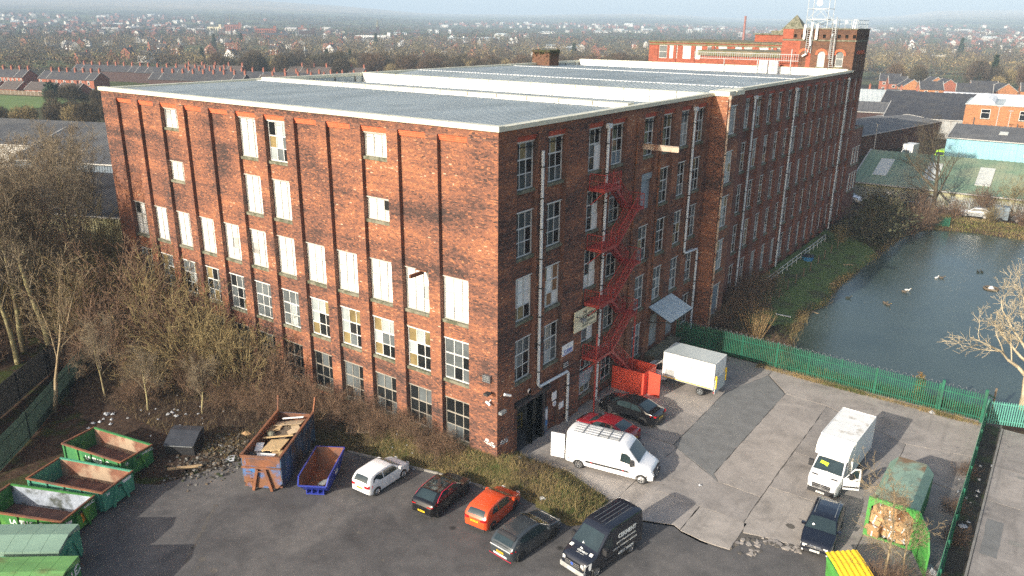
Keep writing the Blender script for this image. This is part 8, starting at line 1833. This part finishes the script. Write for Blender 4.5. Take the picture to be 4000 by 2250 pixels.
def conifer_mesh(seed,H,r):
 rng=np.random.default_rng(seed);n=3200;h=rng.random(n)**1.3;rad=(1-h)**.8*r*rng.uniform(.35,1.05,n);a=rng.uniform(0,6.283,n);c=np.stack([rad*np.cos(a),rad*np.sin(a),h*H+.8-rad*.25],1);s=rng.uniform(.25,.6,n)*r/3
 tri=rng.normal(0,1,(n,3,3));tri[:,:,2]*=.5;V=(c[:,None ]+tri*s[:,None,None ]).reshape(-1,3);return np_mesh('foliage',V,np.arange(n*3).reshape(-1,3),[M['evergreen']])
CON=[conifer_mesh(3,13,3.6),conifer_mesh(4,15,3.2)]
for k,(x,y,s,lab)in enumerate(((-17.9,430,.95,'dark conifer, left one of the pair behind the estate houses'),(-12.5,438,1.05,'dark conifer, right one of the pair behind the estate houses'),(-372,318,.9,'dark conifer beside the pale mast'),(-354,321,.8,'second dark conifer right of the pale mast'),(-335,560,1.0,'pointed dark conifer above the cream ridge'),(-690,455,1.0,'dark conifer among white houses at upper left'),(-735,520,1.1,'dark conifer pair member in the left wood'),(-610,600,1.1,'dark conifer left of the white gabled houses'),(-250,640,.9,'lone dark conifer beyond the mossy stub chimney'),(-200,670,1.0,'dark conifer farther right in the wood'),(-480,300,.8,'dark conifer behind the red terrace'),(-75,820,1.3,'dark conifer in the right hand wood'))):
 t=thing('conifer',lab,'tree',(x,y,gz(x,y)),k*1.0,'dark conifers');t.scale=(s,s,s);link('foliage',CON[k%2],t);b=MB();b.use('bark_grey');b.tube([(0,0,-.5),(0,0,4)],[.3,.2],6);b.build('trunk',t)
def wood_mesh(seed,H,m,n=1500,w=.05):
 rng=np.random.default_rng(seed);c=rng.normal(0,1,(n,3));c/=np.linalg.norm(c,axis=1,keepdims=True);c*=rng.random((n,1))**.38;c=c*[H*.34,H*.34,H*.40]+[0,0,H*.60]
 d=c-[0,0,H*.25];d/=np.linalg.norm(d,axis=1,keepdims=True);d+=rng.normal(0,.35,(n,3));L=rng.uniform(.5,1.5,n)[:,None ];s=np.cross(d,rng.normal(0,1,(n,3)));s/=np.linalg.norm(s,axis=1,keepdims=True);s*=rng.uniform(w*.6,w*1.5,n)[:,None ]
 V=np.stack([c-s,c+s,c+d*L],1).reshape(-1,3);return np_mesh('crown',V,np.arange(n*3).reshape(-1,3),[M[m]])
def trunk_mesh(H):
 b=MB();b.use('bark_grey');b.tube([(0,0,-.5),(.1,0,H*.3),(0,.2,H*.7)],[.28,.2,.07],6);rng=random.Random(2)
 for k in range(9):a=k*.9;z=H*(.3+.035*k);b.tube([(0,0,z),(H*.16*math.cos(a),H*.16*math.sin(a),z+H*.22)],[.12,.04],4,False)
 o=b.build('trunk');me=o.data;bpy.data.objects.remove(o);return me
WM=[(wood_mesh(200,12,'wood_far',2600,.07),'brown bare tree in the broad wood beyond the roofs'),(wood_mesh(201,13,'wood_far2',2600,.07),'russet bare tree in the broad wood beyond the roofs'),(wood_mesh(202,10,'bark_olive',2200,.07),'olive tinged bare tree in the broad wood beyond the roofs')];TM=trunk_mesh(11)
def free(x,y):
 if -412<x<-296 and 88<y<225:return False
 if -330<x<-200 and 100<y<250 and y<145+(x+330)*.75:return False
 if -80<x<30 and y<405:return False
 if 395<math.hypot(x-CX,y-CY)and -410<x<-210 and y<200+(x+410)*.26:return False
 return True
wr_=random.Random(13);near=[]
while len(near)<6500:
 az=R(wr_.uniform(89,163));r=395+760*wr_.random()**.85;x,y=CX+r*math.cos(az),CY+r*math.sin(az)
 if free(x,y)and wr_.random()<.55+.5*fbm(np.array([x]),np.array([y]),1/90.,21)[0]+.2:near.append((r,x,y))
near.sort()
extra=[(0,-204+wr_.gauss(0,7),82+wr_.gauss(0,7))for _ in range(12)]+[(0,-232+k*3.2+wr_.gauss(0,2),58+k*1.3+wr_.gauss(0,2.5))for k in range(14)]+[(0,-255+wr_.gauss(0,6),104+wr_.gauss(0,6))for _ in range(7)]+[(0,-265+k*5+wr_.gauss(0,2),126+k*3+wr_.gauss(0,3))for k in range(6)]
hedge_lab='olive brown scrub tree in the hedge below the green field'
for k,(r,x,y)in enumerate(extra+near[:255]):
 hedge=k<len(extra);me,lab=WM[(2 if wr_.random()<.6 else 0)if hedge else wr_.choice([0,0,1,2])];s=wr_.uniform(.42,.66)if hedge else wr_.uniform(.7,1.1)
 t=thing('bare_tree',hedge_lab if hedge else lab,'tree',(x,y,gz(x,y)),wr_.uniform(0,6.28),'scrub trees by the green field' if hedge else 'woodland trees: '+lab);t.scale=(s*1.15,s*1.15,s);link('crown',me,t);link('trunk',TM,t)
def mass(name,pts,nb,sz,mats,label,Hs=(8,13)):
 rng=np.random.default_rng(44);P=np.array(pts);n=len(P);Z=ground_z(P[:,0],P[:,1]);H=rng.uniform(*Hs,n);c=rng.normal(0,1,(n,nb,3));c/=np.linalg.norm(c,axis=2,keepdims=True);c*=rng.random((n,nb,1))**.35;c=c*(H[:,None,None ]*[.42,.42,.42]);c[:,:,2]+=(H*.55)[:,None ];c+=np.stack([P[:,0],P[:,1],Z],1)[:,None ]
 s=(rng.uniform(.5,1.0,(n,nb))*sz)[:,:,None,None ];tri=rng.normal(0,1,(n,nb,3,3));tri[...,2]*=1.2;V=(c[:,:,None ]+tri*s).reshape(-1,3);F=np.arange(n*nb*3).reshape(-1,3);mi=np.repeat(rng.integers(0,len(mats),n),nb);o=link(name,np_mesh(name,V,F,mats,mi));return tag(o,label,'wood',kind='stuff')
mass('woodland',[(x,y)for r,x,y in near[255:]],60,.42,[M['wood_far'],M['wood_far'],M['wood_far2'],M['bark_olive']],'broad brown winter wood beyond the roofs')
fp=[]
while len(fp)<8000:
 az=R(wr_.uniform(88,164));r=1100+2100*wr_.random()**1.1;x,y=CX+r*math.cos(az),CY+r*math.sin(az)
 if wr_.random()<.55+.6*fbm(np.array([x]),np.array([y]),1/260.,31)[0]:fp.append((x,y))
mass('distant_woods',fp,20,1.0,[M['wood_far'],M['wood_far2'],M['evergreen']],'distant tree belts between the houses of the town',(8,12))
# ------ litter and small finds
lq=random.Random(55)
M['litter_white']=mat('litter_white',(.46,.48,.50),.7,var=.15,scale=3)
def scrap(name,label,cat,x,y,z,s,m,group=None,n=7,seed=0):
 r=random.Random(seed);b=MB();b.use(m);c=[(s*r.uniform(.5,1)*math.cos(k*6.283/n),s*r.uniform(.4,.9)*math.sin(k*6.283/n),r.uniform(.01,.07))for k in range(n)]
 for k in range(n):b.face([c[k],c[(k+1)%n],(r.uniform(-.05,.05),r.uniform(-.05,.05),r.uniform(.06,.16)+s*.2)])
 o=b.build(name,loc=(x,y,z),rz=r.uniform(0,6));return tag(o,label,cat,group)
LG='white litter scraps on the bare ground'
for k,(x,y,s,m)in enumerate([(-27.8+lq.gauss(0,.7),-12.2+lq.gauss(0,.7),lq.uniform(.10,.28),'litter_white')for _ in range(11)]+[(-24.2+lq.gauss(0,.8),-8.6+lq.gauss(0,.6),lq.uniform(.10,.26),'litter_white')for _ in range(9)]+[(lq.uniform(-30,-14),lq.uniform(-13,-6),lq.uniform(.06,.14),'litter_white')for _ in range(22)]+[(lq.uniform(-13,-3),lq.uniform(-4.4,-1.5),lq.uniform(.06,.13),'litter_white')for _ in range(9)]):
 scrap('litter_scrap','crumpled white scrap of litter on the dark ground before the mill','litter',x,y,float(bank_z(x,y))+.01,s,m,LG,seed=k)
for k in range(16):
 x,y=26.85+lq.gauss(0,.35),lq.uniform(2,21);scrap('litter_scrap','pale plastic scrap on the dark verge by the edge-on fence','litter',x,y,Z0+.02,lq.uniform(.08,.2),'litter_white','plastic scraps on the verge',seed=90+k)
for lab,x,y,s,m in(('bundle of clear plastic sheeting against the fence foot at bottom right',25.9,6.0,.75,'film'),('white plastic bag on the verge halfway along the fence',26.75,11.8,.35,'litter_white'),('purple and white rubbish bag at the gate post',22.7,27.2,.35,'litter_white'),('white bag on the grass bank by the orange car',4.6,-1.3,.28,'litter_white'),('white bag at the foot of the mill corner',.7,1.6,.3,'litter_white'),('small pale scrap out on the concrete',12.0,6.4,.14,'litter_white'),('tan cardboard scrap on the soil left of the blue skip',-17.0,-7.6,.45,'card')):
 scrap('rubbish_bag' if 'bag' in lab or 'bundle' in lab else 'litter_scrap',lab,'litter',x,y,(float(bank_z(x,y))if x<8 and y<2.6 else Z0)+.01,s,m,None,9,seed=int(abs(x)*10))
b=MB();b.use('litter_white');b.box(-.95,.95,-.33,.33,0,.06);o=b.build('white_door',loc=(-16.0,-10.55,Z0+.08),rz=R(48));o.rotation_euler=(R(5),R(-3),R(48));tag(o,'cracked white door panel lying on the asphalt edge','panel')
for k,(lab,x,y,L,W,m,a)in enumerate((('old tray heaped with broken plaster by the black bin',-17.2,-10.0,1.6,.9,'wood_dark',.8),('dark broken board beside the white door panel',-16.6,-9.3,1.2,.4,'wood_dark',.5),('rotten plank along the asphalt edge',-17.0,-12.6,2.2,.16,'wood',.85))):
 b=MB();b.use(m);b.box(-L/2,L/2,-W/2,W/2,0,.12);o=b.build('debris_board',loc=(x,y,Z0+.12),rz=a);tag(o,lab,'debris')
rub=MB()
for k in range(520):
 x,y=-16.6+lq.gauss(0,1.3),-10.6+lq.gauss(0,1.4);rub.use(lq.choice(['crack','wood_dark','kerb','verge','verge','verge','crack']));s=lq.uniform(.04,.16);z=Z0+(float(bank_z(x,y))-Z0 if poly_sd(np.array([x]),np.array([y]),BANK)[0]<0 else 0)
 rub.prism([(x+s*math.cos(j*1.57+k),y+s*math.sin(j*1.57+k)*.7)for j in range(4)],lambda u,v,w:(u,v,w),z,z+lq.uniform(.02,.10))
tag(rub.build('rubble_spill'),'spill of soil and broken rubbish along the asphalt edge','rubble',kind='stuff')
for k,(x,y,a,lab)in enumerate(((-13.6,-2.2,.5,'weathered pallet lying flat in the brambles behind the blue skip'),(-15.2,-1.6,.45,'second weathered pallet overlapping the first behind the blue skip'),(-10.8,-2.4,.7,'broken pallet half buried in grass right of the others'))):
 t=thing('old_pallet',lab,'pallet',(x,y,float(bank_z(x,y))+.1),a,'old pallets in the brambles')
 for j in range(7):b=MB();b.use('wood_dark' if j%3 else 'wood');b.box(-.9+j*.27,-.75+j*.27,-.75,.75,.1,.13);b.build('slat',t)
 for y2 in(-.7,0,.7):b=MB();b.use('wood_dark');b.box(-.95,.95,y2-.05,y2+.05,0,.098);b.build('bearer',t)
ck=MB();ck.use('crack');cq=random.Random(8)
def crack(P,w):
 for a,b2 in zip(P,P[1:]):
  n=max(2,int(math.dist(a,b2)/.18))
  for k in range(n):
   t=(k+.5)/n;x,y=a[0]+(b2[0]-a[0])*t+cq.uniform(-.05,.05),a[1]+(b2[1]-a[1])*t+cq.uniform(-.05,.05);s=w*cq.uniform(.6,1.5)
   ck.face([(x+s*math.cos(j*1.2566+k)*cq.uniform(.8,1.5),y+s*math.sin(j*1.2566+k)*cq.uniform(.8,1.5),Z0+.004+.0004*(k%5))for j in range(5)])
crack([(-11.77,-13.87),(-10.35,-15.62),(-9.15,-17.23),(-8.08,-18.37)],.085);crack([(-7.83,-17.43),(-7.03,-18.51)],.05)
for x,y,s in[(-6.4,-17.7,.3),(-4.8,-10.65,.16),(-2.45,-10.5,.18),(-7.78,-17.46,.26),(-11.7,-13.9,.22),(-7.6,-9.1,.2),(18.2,5.5,.34),(.5,-11.5,.12)]:ck.face([(x+s*cq.uniform(.6,1.2)*math.cos(j*.785),y+s*cq.uniform(.5,1)*math.sin(j*.785),Z0+.005)for j in range(8)])
tag(ck.build('tar_stains'),kind='stuff')
